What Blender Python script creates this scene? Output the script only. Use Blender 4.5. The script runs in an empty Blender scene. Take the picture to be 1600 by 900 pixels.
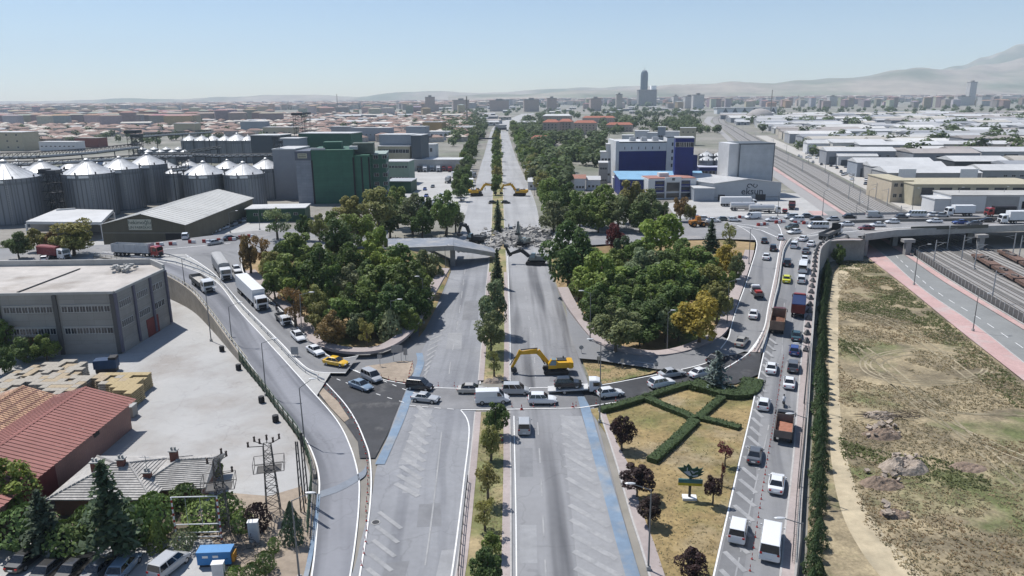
import bpy, bmesh, math, random
from mathutils import Vector, Matrix, noise as mnoise
from mathutils.bvhtree import BVHTree
R = random.Random(7)
sc = bpy.context.scene
COL = sc.collection
# ---------------------------------------------------------------- camera
F = 1140.0                                   # focal length in pixels of a 1600 px wide frame
PITCH = math.atan(298.0 / F)
ROLL = math.radians(0.5)
CH = 45.0                                    # drone height above the motorway
cp, sp, cr, sr = math.cos(PITCH), math.sin(PITCH), math.cos(ROLL), math.sin(ROLL)
CAM = Vector((0, 0, CH))
FWD = Vector((0, cp, -sp)); UP0 = Vector((0, sp, cp)); RT0 = Vector((1, 0, 0))
RT = RT0 * cr - UP0 * sr
UP = UP0 * cr + RT0 * sr
cd = bpy.data.cameras.new('camera'); cd.lens = 36.0 * F / 1600; cd.sensor_width = 36
cd.clip_start = 1; cd.clip_end = 60000
cam = bpy.data.objects.new('camera', cd); COL.objects.link(cam)
m = Matrix.Identity(4)
for i in range(3):
    m[i][0] = RT[i]; m[i][1] = UP[i]; m[i][2] = -FWD[i]; m[i][3] = CAM[i]
cam.matrix_world = m
sc.camera = cam
# ---------------------------------------------------------------- sky, sun, exposure
SUN_DIR = Vector((-0.43, 0.385, 1.0)).normalized()     # from the ground towards the sun
SUN_EL = math.asin(SUN_DIR.z)
wd = bpy.data.worlds.new('World'); sc.world = wd; wd.use_nodes = True
nt = wd.node_tree
bg = nt.nodes['Background']
sky = nt.nodes.new('ShaderNodeTexSky'); sky.sky_type = 'NISHITA'; sky.sun_disc = False
sky.sun_elevation = SUN_EL; sky.sun_rotation = math.atan2(SUN_DIR.x, SUN_DIR.y)
sky.altitude = 1000; sky.air_density = 1.0; sky.dust_density = 0.6; sky.ozone_density = 3.0
nt.links.new(sky.outputs[0], bg.inputs[0]); bg.inputs[1].default_value = 0.105
sl = bpy.data.lights.new('sun', 'SUN'); sl.energy = 5.0; sl.angle = math.radians(0.53); sl.color = (1.0, 0.97, 0.93)
so = bpy.data.objects.new('sun', sl); COL.objects.link(so)
so.rotation_euler = SUN_DIR.to_track_quat('Z', 'Y').to_euler()
sc.view_settings.view_transform = 'Standard'; sc.view_settings.look = 'None'
sc.view_settings.exposure = 0.12; sc.view_settings.gamma = 1.0; sc.view_settings.use_curve_mapping = False
sc.render.engine = 'CYCLES'
cy = sc.cycles
cy.use_denoising = True; cy.max_bounces = 5; cy.diffuse_bounces = 2; cy.glossy_bounces = 2; cy.transmission_bounces = 3
cy.transparent_max_bounces = 6; cy.volume_bounces = 2; cy.caustics_reflective = False; cy.caustics_refractive = False
cy.use_adaptive_sampling = True; cy.adaptive_threshold = 0.02

# ---------------------------------------------------------------- picture -> place
def ray(px, py):
    dx, dy = px - 800.0, py - 450.0
    u = (dx * cr - dy * sr) / F; v = (dx * sr + dy * cr) / F
    return Vector((u, cp - v * sp, -(sp + v * cp)))
def W(px, py, z=0.0):
    d = ray(px, py); return CAM + d * ((z - CH) / d.z)
def AT(px, py, Y):
    d = ray(px, py); return CAM + d * (Y / d.y)
def WF(px, py, zf):
    z = 0.0
    for _ in range(12):
        p = W(px, py, z); z = zf(p.y)
    return W(px, py, z)
def ppm(p): return F / max(1.0, (p - CAM).dot(FWD))
def ss(a, b, x):
    t = min(1, max(0, (x - a) / (b - a))); return t * t * (3 - 2 * t)
def zl(Y): return 6.0 * ss(98, 188, Y)
def z2(Y): return 0.45 + 5.55 * ss(100, 190, Y)
def z1(Y): return 0.45 * ss(112, 135, Y) + 5.55 * ss(100, 190, Y)
def z0(Y): return 0.0

# ---------------------------------------------------------------- materials
MATS = {}
def nd(nt, t, **kw):
    n = nt.nodes.new(t)
    for k, v in kw.items(): setattr(n, k, v)
    return n
def mat(name, col, rough=0.8, metal=0.0, n1=(1.0, 0.15), n2=None, bump=0.0, tint=None, objcol=False, spec=0.3, stretch=None, coat=0.0, uv=False, trans=0.0, streak=None, tint2=None, patches=None, crack=None):
    """procedural surface: a base colour broken up by noise at one or two scales, optional second colour and bump"""
    if name in MATS: return MATS[name]
    m = bpy.data.materials.new(name); m.use_nodes = True; MATS[name] = m
    t = m.node_tree; L = t.links; b = t.nodes['Principled BSDF']
    b.inputs['Roughness'].default_value = rough; b.inputs['Metallic'].default_value = metal
    b.inputs['Specular IOR Level'].default_value = spec
    if coat: b.inputs['Coat Weight'].default_value = coat; b.inputs['Coat Roughness'].default_value = 0.08
    tc = nd(t, 'ShaderNodeTexCoord'); co = tc.outputs['UV' if uv else 'Object']
    mp = nd(t, 'ShaderNodeMapping'); L.new(co, mp.inputs[0])
    if stretch: mp.inputs['Scale'].default_value = stretch
    if objcol:
        oi = nd(t, 'ShaderNodeObjectInfo'); base = oi.outputs['Color']
    else:
        rgb = nd(t, 'ShaderNodeRGB'); rgb.outputs[0].default_value = (*col, 1); base = rgb.outputs[0]
    def addnoise(base, scale, amt, vec, detail=4.0):
        n = nd(t, 'ShaderNodeTexNoise'); n.inputs['Scale'].default_value = scale; n.inputs['Detail'].default_value = detail
        n.inputs['Roughness'].default_value = 0.65
        L.new(vec, n.inputs['Vector'])
        mr = nd(t, 'ShaderNodeMapRange'); mr.inputs[1].default_value = 0.25; mr.inputs[2].default_value = 0.75
        mr.inputs[3].default_value = 1 - amt; mr.inputs[4].default_value = 1 + amt
        L.new(n.outputs[0], mr.inputs[0])
        mx = nd(t, 'ShaderNodeMix', data_type='RGBA', blend_type='MULTIPLY'); mx.inputs[0].default_value = 1
        L.new(base, mx.inputs[6]); L.new(mr.outputs[0], mx.inputs[7])
        return mx.outputs[2], n
    for c2, s, lo, hi in [q for q in (tint, tint2) if q]:   # (second colour, scale, low, high)
        n = nd(t, 'ShaderNodeTexNoise'); n.inputs['Scale'].default_value = s; n.inputs['Detail'].default_value = 6; n.inputs['Roughness'].default_value = 0.6
        L.new(mp.outputs[0], n.inputs['Vector'])
        mr = nd(t, 'ShaderNodeMapRange'); mr.inputs[1].default_value = lo; mr.inputs[2].default_value = hi; L.new(n.outputs[0], mr.inputs[0])
        mx = nd(t, 'ShaderNodeMix', data_type='RGBA'); L.new(mr.outputs[0], mx.inputs[0]); L.new(base, mx.inputs[6]); mx.inputs[7].default_value = (*c2, 1)
        base = mx.outputs[2]
    if streak:                                          # dark worn wheel tracks along v of the UV: (colour, scale across, low, high)
        c2, s, lo, hi = streak
        m2 = nd(t, 'ShaderNodeMapping'); m2.inputs['Scale'].default_value = (s, 0.012, 1); L.new(tc.outputs['UV'], m2.inputs[0])
        n = nd(t, 'ShaderNodeTexNoise'); n.inputs['Scale'].default_value = 1; n.inputs['Detail'].default_value = 3; L.new(m2.outputs[0], n.inputs['Vector'])
        mr = nd(t, 'ShaderNodeMapRange'); mr.inputs[1].default_value = lo; mr.inputs[2].default_value = hi; L.new(n.outputs[0], mr.inputs[0])
        mx = nd(t, 'ShaderNodeMix', data_type='RGBA'); L.new(mr.outputs[0], mx.inputs[0]); L.new(base, mx.inputs[6]); mx.inputs[7].default_value = (*c2, 1)
        base = mx.outputs[2]
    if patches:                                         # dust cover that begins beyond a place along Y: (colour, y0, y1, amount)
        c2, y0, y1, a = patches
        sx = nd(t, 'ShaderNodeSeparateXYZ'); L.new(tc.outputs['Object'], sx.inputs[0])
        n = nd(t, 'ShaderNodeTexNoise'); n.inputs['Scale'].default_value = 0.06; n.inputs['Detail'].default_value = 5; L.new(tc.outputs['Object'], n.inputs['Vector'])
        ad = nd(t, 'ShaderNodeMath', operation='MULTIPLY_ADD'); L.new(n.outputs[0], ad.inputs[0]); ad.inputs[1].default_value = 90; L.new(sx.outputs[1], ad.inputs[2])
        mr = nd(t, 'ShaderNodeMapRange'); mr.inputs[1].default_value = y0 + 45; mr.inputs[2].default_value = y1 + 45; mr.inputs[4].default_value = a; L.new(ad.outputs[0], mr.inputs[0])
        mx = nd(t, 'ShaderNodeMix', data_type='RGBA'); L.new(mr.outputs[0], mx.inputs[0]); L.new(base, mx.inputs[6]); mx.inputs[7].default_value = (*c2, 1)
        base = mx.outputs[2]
    if crack:                                           # thin dark cracks and repaired joints: (scale, strength)
        dn = nd(t, 'ShaderNodeTexNoise'); dn.inputs['Scale'].default_value = 0.35; L.new(tc.outputs['Object'], dn.inputs['Vector'])
        av = nd(t, 'ShaderNodeVectorMath', operation='MULTIPLY_ADD'); L.new(dn.outputs['Color'], av.inputs[0]); av.inputs[1].default_value = (3,3,3); L.new(tc.outputs['Object'], av.inputs[2])
        vo = nd(t, 'ShaderNodeTexVoronoi', feature='DISTANCE_TO_EDGE'); vo.inputs['Scale'].default_value = crack[0]; L.new(av.outputs[0], vo.inputs['Vector'])
        mr = nd(t, 'ShaderNodeMapRange'); mr.inputs[1].default_value = 0.0; mr.inputs[2].default_value = 0.012; mr.inputs[3].default_value = 1-crack[1]; mr.inputs[4].default_value = 1; L.new(vo.outputs[0], mr.inputs[0])
        mx = nd(t, 'ShaderNodeMix', data_type='RGBA', blend_type='MULTIPLY'); mx.inputs[0].default_value = 1; L.new(base, mx.inputs[6]); L.new(mr.outputs[0], mx.inputs[7]); base = mx.outputs[2]
    last = None
    if n1: base, last = addnoise(base, n1[0], n1[1], mp.outputs[0])
    if n2: base, _ = addnoise(base, n2[0], n2[1], mp.outputs[0], 2.0)
    L.new(base, b.inputs['Base Color'])
    if bump and last:
        bp = nd(t, 'ShaderNodeBump'); bp.inputs['Strength'].default_value = bump; bp.inputs['Distance'].default_value = 0.05
        L.new(last.outputs[0], bp.inputs['Height']); L.new(bp.outputs[0], b.inputs['Normal'])
    if trans:
        tr = nd(t, 'ShaderNodeBsdfTranslucent'); L.new(base, tr.inputs[0])
        ms = nd(t, 'ShaderNodeMixShader'); ms.inputs[0].default_value = trans
        L.new(b.outputs[0], ms.inputs[1]); L.new(tr.outputs[0], ms.inputs[2]); L.new(ms.outputs[0], t.nodes['Material Output'].inputs[0])
    return m

# ---------------------------------------------------------------- mesh building
class MB:
    def __init__(s): s.v = []; s.f = []; s.uv = {}; s.mi = []; s.cur = 0
    def add(s, vs, fs):
        o = len(s.v); s.v += [tuple(p) for p in vs]
        for f in fs: s.f.append(tuple(i + o for i in f)); s.mi.append(s.cur)
        return s
    def m(s, i): s.cur = i; return s
    def box(s, x0, x1, y0, y1, z0, z1):
        return s.add([(x0,y0,z0),(x1,y0,z0),(x1,y1,z0),(x0,y1,z0),(x0,y0,z1),(x1,y0,z1),(x1,y1,z1),(x0,y1,z1)],
                     [(3,2,1,0),(4,5,6,7),(0,1,5,4),(1,2,6,5),(2,3,7,6),(3,0,4,7)])
    def cbox(s, c, sz, rz=0, rx=0, ry=0):
        M = Matrix.Rotation(rz, 3, 'Z') @ Matrix.Rotation(ry, 3, 'Y') @ Matrix.Rotation(rx, 3, 'X')
        a, b, d = sz[0]/2, sz[1]/2, sz[2]/2; c = Vector(c)
        P = [(-a,-b,-d),(a,-b,-d),(a,b,-d),(-a,b,-d),(-a,-b,d),(a,-b,d),(a,b,d),(-a,b,d)]
        return s.add([M @ Vector(p) + c for p in P], [(3,2,1,0),(4,5,6,7),(0,1,5,4),(1,2,6,5),(2,3,7,6),(3,0,4,7)])
    def prism(s, poly, z0, z1):
        n = len(poly); vs = [(p[0], p[1], z0) for p in poly] + [(p[0], p[1], z1) for p in poly]
        return s.add(vs, [tuple(range(n))[::-1], tuple(range(n, 2*n))] + [(i, (i+1) % n, n+(i+1) % n, n+i) for i in range(n)])
    def extr(s, poly, x0, x1):                    # polygon in (y, z) pushed along x
        n = len(poly); vs = [(x0, p[0], p[1]) for p in poly] + [(x1, p[0], p[1]) for p in poly]
        return s.add(vs, [tuple(range(n)), tuple(range(n, 2*n))[::-1]] + [(i, n+i, n+(i+1) % n, (i+1) % n) for i in range(n)])
    def tube(s, a, b, r, n=6, r2=None, cap=True):
        a = Vector(a); b = Vector(b); d = b - a
        if d.length < 1e-6: return s
        r2 = r if r2 is None else r2
        q = d.to_track_quat('Z', 'Y').to_matrix()
        vs = []
        for p, rr in ((a, r), (b, r2)):
            for i in range(n):
                t = 2*math.pi*i/n; vs.append(p + q @ Vector((math.cos(t)*rr, math.sin(t)*rr, 0)))
        fs = [(i, (i+1) % n, n+(i+1) % n, n+i) for i in range(n)]
        if cap: fs += [tuple(range(n))[::-1], tuple(range(n, 2*n))]
        return s.add(vs, fs)
    def path(s, pts, r, n=5):
        for a, b in zip(pts, pts[1:]): s.tube(a, b, r, n)
        return s
    def lathe(s, prof, n=16, c=(0,0)):            # profile of (radius, z)
        vs = []
        for r, z in prof:
            for i in range(n):
                t = 2*math.pi*i/n; vs.append((c[0]+math.cos(t)*r, c[1]+math.sin(t)*r, z))
        k = len(prof)
        fs = [(j*n+i, j*n+(i+1) % n, (j+1)*n+(i+1) % n, (j+1)*n+i) for j in range(k-1) for i in range(n)]
        fs += [tuple(range(n))[::-1], tuple((k-1)*n+i for i in range(n))]
        return s.add(vs, fs)
    def quad(s, a, b, c, d): return s.add([a, b, c, d], [(0,1,2,3)])
    def ball(s, c, r, n=8, k=5):
        c = Vector(c); r = Vector(r) if hasattr(r, '__len__') else Vector((r,r,r))
        vs = [(c.x, c.y, c.z - r.z)]
        for j in range(1, k):
            a = -math.pi/2 + math.pi*j/k
            for i in range(n):
                t = 2*math.pi*i/n; vs.append((c.x+math.cos(t)*math.cos(a)*r.x, c.y+math.sin(t)*math.cos(a)*r.y, c.z+math.sin(a)*r.z))
        vs.append((c.x, c.y, c.z + r.z)); T = len(vs)-1
        fs = [(0, 1+(i+1) % n, 1+i) for i in range(n)]
        for j in range(k-2):
            for i in range(n): fs.append((1+j*n+i, 1+j*n+(i+1) % n, 1+(j+1)*n+(i+1) % n, 1+(j+1)*n+i))
        fs += [(T, 1+(k-2)*n+i, 1+(k-2)*n+(i+1) % n) for i in range(n)]
        return s.add(vs, fs)
    def mesh(s, name, mats, smooth=False):
        me = bpy.data.meshes.new(name); me.from_pydata(s.v, [], s.f)
        if not isinstance(mats, (list, tuple)): mats = [mats]
        for mm in mats: me.materials.append(mm)
        if len(mats) > 1: me.polygons.foreach_set('material_index', s.mi)
        if smooth: me.polygons.foreach_set('use_smooth', [True]*len(me.polygons))
        if s.uv:
            ul = me.uv_layers.new(name='UVMap')
            for lp in me.loops: ul.data[lp.index].uv = s.uv.get(lp.vertex_index, (0, 0))
        me.update(); return me
    def build(s, name, mats, parent=None, loc=None, rz=0, smooth=False):
        return put(name, s.mesh(name, mats, smooth), parent, loc, rz)
def put(name, data, parent=None, loc=None, rz=0, scale=None):
    o = bpy.data.objects.new(name, data); COL.objects.link(o)
    if parent: o.parent = parent
    if loc is not None: o.location = loc
    if rz: o.rotation_euler = (0, 0, rz)
    if scale is not None: o.scale = scale
    return o
def tag(o, label, cat, group=None, kind=None):
    if label: o['label'] = label
    if cat: o['category'] = cat
    if group: o['group'] = group
    if kind: o['kind'] = kind
    return o
def thing(name, label, cat, loc=(0,0,0), rz=0, group=None):
    o = put(name, None, None, loc, rz); o.empty_display_size = 0.5
    return tag(o, label, cat, group)
def struct(o): o['kind'] = 'structure'; return o
def dup(root, loc, rz=0, label=None, group=None, color=None, tilt=None, scale=None):
    r = root.copy(); COL.objects.link(r); r.location = loc
    r.rotation_euler = (0, 0, rz)
    if tilt is not None: r.rotation_mode = 'QUATERNION'; r.rotation_quaternion = tilt
    if scale is not None: r.scale = scale
    if label: r['label'] = label
    if group: r['group'] = group
    if color: r.color = (*color, 1)
    kids = {}
    for ch in KIDS.get(root.name, []):
        c = ch.copy(); COL.objects.link(c); c.parent = r
        if color: c.color = (*color, 1)
        for g in KIDS.get(ch.name, []):
            d = g.copy(); COL.objects.link(d); d.parent = c
            if color: d.color = (*color, 1)
    return r
KIDS = {}
def kids_of(root):
    KIDS[root.name] = list(root.children)
    for c in root.children: KIDS[c.name] = list(c.children)
def crom(P, n):
    """smooth curve through control points"""
    out = []
    P = [Vector(p) for p in P]
    for i in range(len(P)-1):
        p0 = P[max(0, i-1)]; p1 = P[i]; p2 = P[i+1]; p3 = P[min(len(P)-1, i+2)]
        for k in range(n):
            t = k/n
            out.append(0.5*((2*p1)+(p2-p0)*t+(2*p0-5*p1+4*p2-p3)*t*t+(3*p1-p0-3*p2+p3)*t**3))
    out.append(P[-1]); return out
def PX(pts, zf=z0, n=6, dz=0.0):
    """a polyline seen in the photograph, laid on the road surface whose height along Y is zf"""
    w = [WF(p[0], p[1], zf) if len(p) == 2 else W(*p) for p in pts]
    w = crom(w, n) if n > 1 else w
    return [p + Vector((0, 0, dz)) for p in w]
GROUND = []
def strip(name, Lp, Rp, material, grounded=True, n=6):
    """a road surface between two edges; UV in metres across and along"""
    b = MB(); L_ = Lp; R_ = Rp; d = 0
    K = 8
    for i, (a, c) in enumerate(zip(L_, R_)):
        if i: d += ((a+c)/2 - (L_[i-1]+R_[i-1])/2).length
        wd_ = (c-a).length
        for k in range(K+1):
            b.v.append(tuple(a + (c-a)*(k/K))); b.uv[len(b.v)-1] = (wd_*k/K, d)
    for i in range(len(L_)-1):
        for k in range(K):
            q = i*(K+1)+k
            b.f.append((q, q+1, q+K+2, q+K+1)); b.mi.append(0)
    o = struct(b.build(name, material))
    if grounded: GROUND.append(o)
    return o
def poly(name, pts, material, grounded=True, kind='structure'):
    """a filled patch of ground from its outline (world points)"""
    bm = bmesh.new(); vs = [bm.verts.new(p) for p in pts]
    es = [bm.edges.new((vs[i], vs[(i+1) % len(vs)])) for i in range(len(vs))]
    bmesh.ops.triangle_fill(bm, use_beauty=True, use_dissolve=False, edges=es)
    for f in bm.faces:
        f.normal_update()
        if f.normal.z < 0: f.normal_flip()
    me = bpy.data.meshes.new(name); bm.to_mesh(me); bm.free(); me.materials.append(material)
    o = put(name, me); o['kind'] = kind
    if grounded: GROUND.append(o)
    return o
def sweep(pts, prof, b=None, closed=True):
    """push a profile of (sideways, up) along a path; sideways is to the right of travel"""
    b = b or MB(); n = len(prof); o = len(b.v); k = len(pts)
    for i, p in enumerate(pts):
        t = (pts[min(i+1, k-1)] - pts[max(0, i-1)]); t.z = 0
        t = t.normalized() if t.length > 1e-6 else Vector((0,1,0)); s = Vector((t.y, -t.x, 0))
        for a, h in prof: b.v.append(tuple(p + s*a + Vector((0,0,h))))
    for i in range(k-1):
        for j in range(n if closed else n-1):
            q = o+i*n
            b.f.append((q+j, q+(j+1) % n, q+n+(j+1) % n, q+n+j)); b.mi.append(b.cur)
    if closed and n > 2:
        b.f.append(tuple(o+j for j in range(n))[::-1]); b.mi.append(b.cur)
        b.f.append(tuple(o+(k-1)*n+j for j in range(n))); b.mi.append(b.cur)
    return b
def resample(pts, step, jitter=0):
    out = [pts[0].copy()]; acc = 0; need = step
    for a, c in zip(pts, pts[1:]):
        l = (c-a).length
        while l > 1e-9 and acc + l >= need:
            out.append(a + (c-a)*((need-acc)/l)); need += step
        acc += l
    return out
def line_mark(name, pts, w, material, dash=None, dz=0.012, b=None, grp=None):
    """painted line on the road, whole or dashed, as a thin sheet just above it"""
    own = b is None; b = b or MB(); prof = [(-w/2, dz), (w/2, dz)]
    if dash is None: sweep(pts, prof, b, closed=False)
    else:
        on, off = dash; r = resample(pts, 0.5); per = max(2, int((on+off)/0.5)); m_ = max(1, int(on/0.5))
        for i in range(0, len(r)-m_, per): sweep(r[i:i+m_+1], prof, b, closed=False)
    return struct(b.build(name, material)) if own else b
# ================================================================= GROUND, ROADS, MARKINGS
M_ground = mat('dusty_ground', (0.24,0.225,0.20), 0.95, n1=(0.02,0.25), n2=(0.3,0.15), tint=((0.15,0.16,0.12),0.006,0.45,0.62))
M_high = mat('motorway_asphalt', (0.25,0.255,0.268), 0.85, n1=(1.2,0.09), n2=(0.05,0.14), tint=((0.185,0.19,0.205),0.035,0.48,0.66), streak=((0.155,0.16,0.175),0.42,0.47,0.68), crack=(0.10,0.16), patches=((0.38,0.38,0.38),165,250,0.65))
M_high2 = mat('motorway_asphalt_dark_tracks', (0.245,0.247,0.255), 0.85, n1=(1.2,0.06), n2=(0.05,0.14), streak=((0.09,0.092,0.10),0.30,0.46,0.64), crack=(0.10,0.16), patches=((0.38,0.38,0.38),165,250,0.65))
M_ramp = mat('ramp_asphalt', (0.235,0.24,0.26), 0.85, n1=(1.2,0.06), n2=(0.06,0.10), streak=((0.11,0.115,0.13),0.26,0.42,0.62), crack=(0.12,0.14))
M_ramp2 = mat('slip_road_asphalt', (0.225,0.226,0.23), 0.85, n1=(1.2,0.06), n2=(0.06,0.12), streak=((0.15,0.152,0.16),0.34,0.45,0.66))
M_cross = mat('cross_road_asphalt', (0.21,0.21,0.215), 0.85, n1=(0.8,0.08), n2=(0.06,0.2), tint=((0.34,0.32,0.30),0.05,0.5,0.7))
M_new = mat('fresh_asphalt', (0.050,0.051,0.055), 0.8, n1=(1.5,0.14), n2=(0.25,0.22), tint=((0.16,0.155,0.15),0.22,0.58,0.78))
M_white = mat('road_paint_white', (0.72,0.72,0.71), 0.7, n1=(2.0,0.12))
M_faded = mat('road_paint_faded', (0.32,0.32,0.322), 0.8, n1=(1.5,0.14), tint=((0.262,0.265,0.27),0.35,0.42,0.62))
M_blue = mat('cycle_lane_blue', (0.175,0.24,0.32), 0.8, n1=(0.8,0.14), n2=(0.12,0.2), tint=((0.27,0.29,0.31),0.25,0.47,0.66))
M_pink = mat('pink_paving', (0.46,0.31,0.29), 0.9, n1=(1.5,0.12), n2=(0.1,0.12), tint=((0.42,0.37,0.35),0.15,0.5,0.7))
M_walk = mat('pavement_paving', (0.36,0.31,0.295), 0.9, n1=(1.5,0.12), n2=(0.1,0.15))
M_kerb = mat('kerb_concrete', (0.42,0.405,0.39), 0.9, n1=(1.0,0.15))
M_conc = mat('concrete', (0.38,0.375,0.36), 0.9, n1=(0.7,0.12), n2=(0.1,0.12))
M_yard = mat('yard_concrete', (0.385,0.38,0.37), 0.92, n1=(0.5,0.07), n2=(0.045,0.12), tint=((0.30,0.28,0.26),0.07,0.47,0.68), tint2=((0.33,0.32,0.31),0.5,0.56,0.72), crack=(0.16,0.14))
M_lot = mat('car_park_concrete', (0.40,0.395,0.385), 0.92, n1=(0.7,0.1), n2=(0.08,0.12))
M_dirt = mat('dirt', (0.31,0.255,0.20), 0.95, n1=(1.2,0.2), n2=(0.15,0.2), bump=0.4)
M_island = mat('dry_island_ground', (0.30,0.215,0.115), 0.95, n1=(0.9,0.25), n2=(0.12,0.2), tint=((0.12,0.15,0.045),0.10,0.50,0.64))
M_garden = mat('dry_lawn', (0.27,0.20,0.095), 0.95, n1=(1.6,0.3), n2=(0.25,0.28), tint=((0.15,0.145,0.055),0.09,0.46,0.64), tint2=((0.27,0.225,0.15),0.05,0.5,0.62), bump=0.4)
M_median = mat('median_grass', (0.17,0.175,0.075), 0.95, n1=(1.5,0.25), n2=(0.2,0.25), tint=((0.33,0.26,0.15),0.14,0.46,0.62))
M_field = mat('waste_field', (0.30,0.245,0.155), 0.95, n1=(2.2,0.4), n2=(0.35,0.32), tint=((0.175,0.145,0.095),0.085,0.46,0.58), tint2=((0.125,0.138,0.058),0.06,0.525,0.64), bump=0.5)
M_track = mat('dirt_track', (0.44,0.37,0.255), 0.95, n1=(0.8,0.2), n2=(0.15,0.2), tint=((0.33,0.285,0.20),0.12,0.48,0.62))
M_rut = mat('wheel_ruts', (0.36,0.305,0.21), 0.95, n1=(0.8,0.25), tint=((0.22,0.19,0.125),0.16,0.40,0.58))
M_gravel = mat('ballast_gravel', (0.13,0.125,0.118), 0.95, n1=(2.5,0.22), n2=(0.1,0.2))
M_rail = mat('rail_steel', (0.22,0.20,0.185), 0.5, 0.6, n1=(2,0.15))
M_wallstone = mat('retaining_wall', (0.30,0.27,0.23), 0.95, n1=(0.8,0.18), n2=(0.12,0.15))
M_galv = mat('galvanised_steel', (0.42,0.43,0.44), 0.5, 0.55, n1=(1.5,0.12))
M_darkmetal = mat('dark_metal', (0.045,0.045,0.048), 0.6, 0.3, n1=(2,0.15))
M_pole = mat('lamp_pole_steel', (0.20,0.205,0.21), 0.5, 0.5, n1=(2,0.1))

# the one ground sheet out to the horizon
b = MB(); ext = [-13000,-6000,-3000,-1200,-500,-200,0,200,500,1200,3000,6000,13000]; ye = [-300,0,60,120,240,400,800,1600,3200,6400,8500,11000]
for y in ye:
    for x in ext: b.v.append((x, y, -0.12))
n = len(ext)
for j in range(len(ye)-1):
    for i in range(n-1): b.f.append((j*n+i, j*n+i+1, (j+1)*n+i+1, (j+1)*n+i)); b.mi.append(0)
o = struct(b.build('ground', M_ground)); GROUND.append(o)

def G_(x, y): return W(x, y, -0.02)
def UPZ(pts, dz): return [p + Vector((0,0,dz)) for p in pts]
# --- motorway, both carriageways (z = 0)
LL = PX([(470,1010),(500,960),(548,900),(565,840),(580,780),(590,725),(612,665),(634,600),(655,550),(676,490),(692,450),(702,420),(716,378),(725,345),(733,315),(742,290),(750,262),(757,240),(763,218),(767,205)])
LR = PX([(690,1010),(700,960),(713,900),(722,840),(729,780),(735,725),(741,665),(747,605),(752,550),(757,490),(760,450),(763,420),(766,378),(768,345),(769,315),(770,290),(771,262),(772,240),(773,218),(774,205)])
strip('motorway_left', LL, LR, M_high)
RL = PX([(798,1010),(798,960),(797,900),(797,840),(797,780),(797,725),(796,665),(795,605),(795,550),(794,490),(793,450),(792,420),(790,378),(788,345),(787,315),(786,290),(785,262),(784,240),(783,218),(782,205)])
RR = PX([(1030,1010),(1017,960),(999,900),(983,840),(966,780),(951,725),(935,665),(921,605),(906,560),(884,490),(870,450),(858,420),(849,378),(843,345),(836,315),(826,290),(813,262),(804,240),(797,218),(793,205)])
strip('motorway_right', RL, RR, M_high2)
# beyond the far underpass the road climbs over and goes on
FA = PX([(767,204),(772,198),(785,190),(800,184),(815,178)], n=4, dz=-0.02); FB = PX([(793,204),(800,196),(812,188),(824,182),(836,177)], n=4, dz=-0.02)
strip('far_road', FA, FB, mat('far_asphalt', (0.36,0.355,0.35), 0.9))
# --- central reservation with kerbs
yc0, yc1 = W(770,641).y, W(770,603).y
SEG = [[i for i, p in enumerate(LR) if p.y <= yc0], [i for i, p in enumerate(LR) if p.y >= yc1]]
for sg_ in SEG: strip('median_lawn', UPZ([LR[i] for i in sg_], 0.11), UPZ([RL[i] for i in sg_], 0.11), M_median)
KB = [(-0.15,-0.1),(-0.15,0.15),(0.18,0.15),(0.18,-0.1)]
for sg_ in SEG:
    for E_ in (LR, RL): struct(sweep([E_[i] for i in sg_], KB).build('kerb', M_kerb))
MW_L = [a + (c-a).normalized()*0.85 for a, c in zip(LR, RL)]; MW_R = [c + (a-c).normalized()*0.85 for a, c in zip(LR, RL)]
for sg_ in SEG:
    near = [i for i in sg_ if LR[i].y < 190]
    strip('median_pavement', UPZ([LR[i] for i in near], 0.155), UPZ([MW_L[i] for i in near], 0.155), M_walk, False)
    strip('median_pavement', UPZ([MW_R[i] for i in near], 0.155), UPZ([RL[i] for i in near], 0.155), M_walk, False)
# --- yard on the left, car park, waste ground
poly('yard', [p + Vector((0,0,-0.03)) for p in PX([(-500,1100),(-500,500),(-300,455),(150,440),(270,432),(300,470),(333,505),(368,552),(410,605),(440,648),(468,690),(484,740),(488,800),(478,900),(440,1050)], n=1)], M_yard)
poly('car_park', PX([(-260,1100),(-200,846),(60,842),(210,846),(330,842),(352,880),(330,950),(310,1100)], n=1, dz=0.0), M_lot)
poly('planted_corner', PX([(330,842),(300,800),(360,770),(420,775),(470,760),(486,790),(484,850),(470,930),(440,1050),(320,1050),(352,880)], n=1, dz=0.004), M_dirt)
poly('shrub_bed', PX([(-260,846),(-150,700),(60,735),(330,760),(300,800),(330,842),(60,840)], n=1, dz=0.008), mat('shrub_bed_soil', (0.13,0.11,0.08), 0.95, n1=(1,0.2)))
# --- ramp A (falls from the cross road to the lower left corner)
AL = PX([(150,402),(205,412),(259,431),(301,456),(333,493),(368,541),(411,597),(440,638),(475,683),(492,718),(499,752),(497,790),(494,840),(487,900),(470,990)], zl, dz=0.02)
AR = PX([(160,394),(222,403),(280,415),(336,439),(373,485),(405,520),(447,566),(480,603),(525,655),(548,700),(560,745),(561,780),(557,830),(547,900),(528,990)], zl, dz=0.02)
strip('ramp_left', AL, AR, M_ramp)
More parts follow.
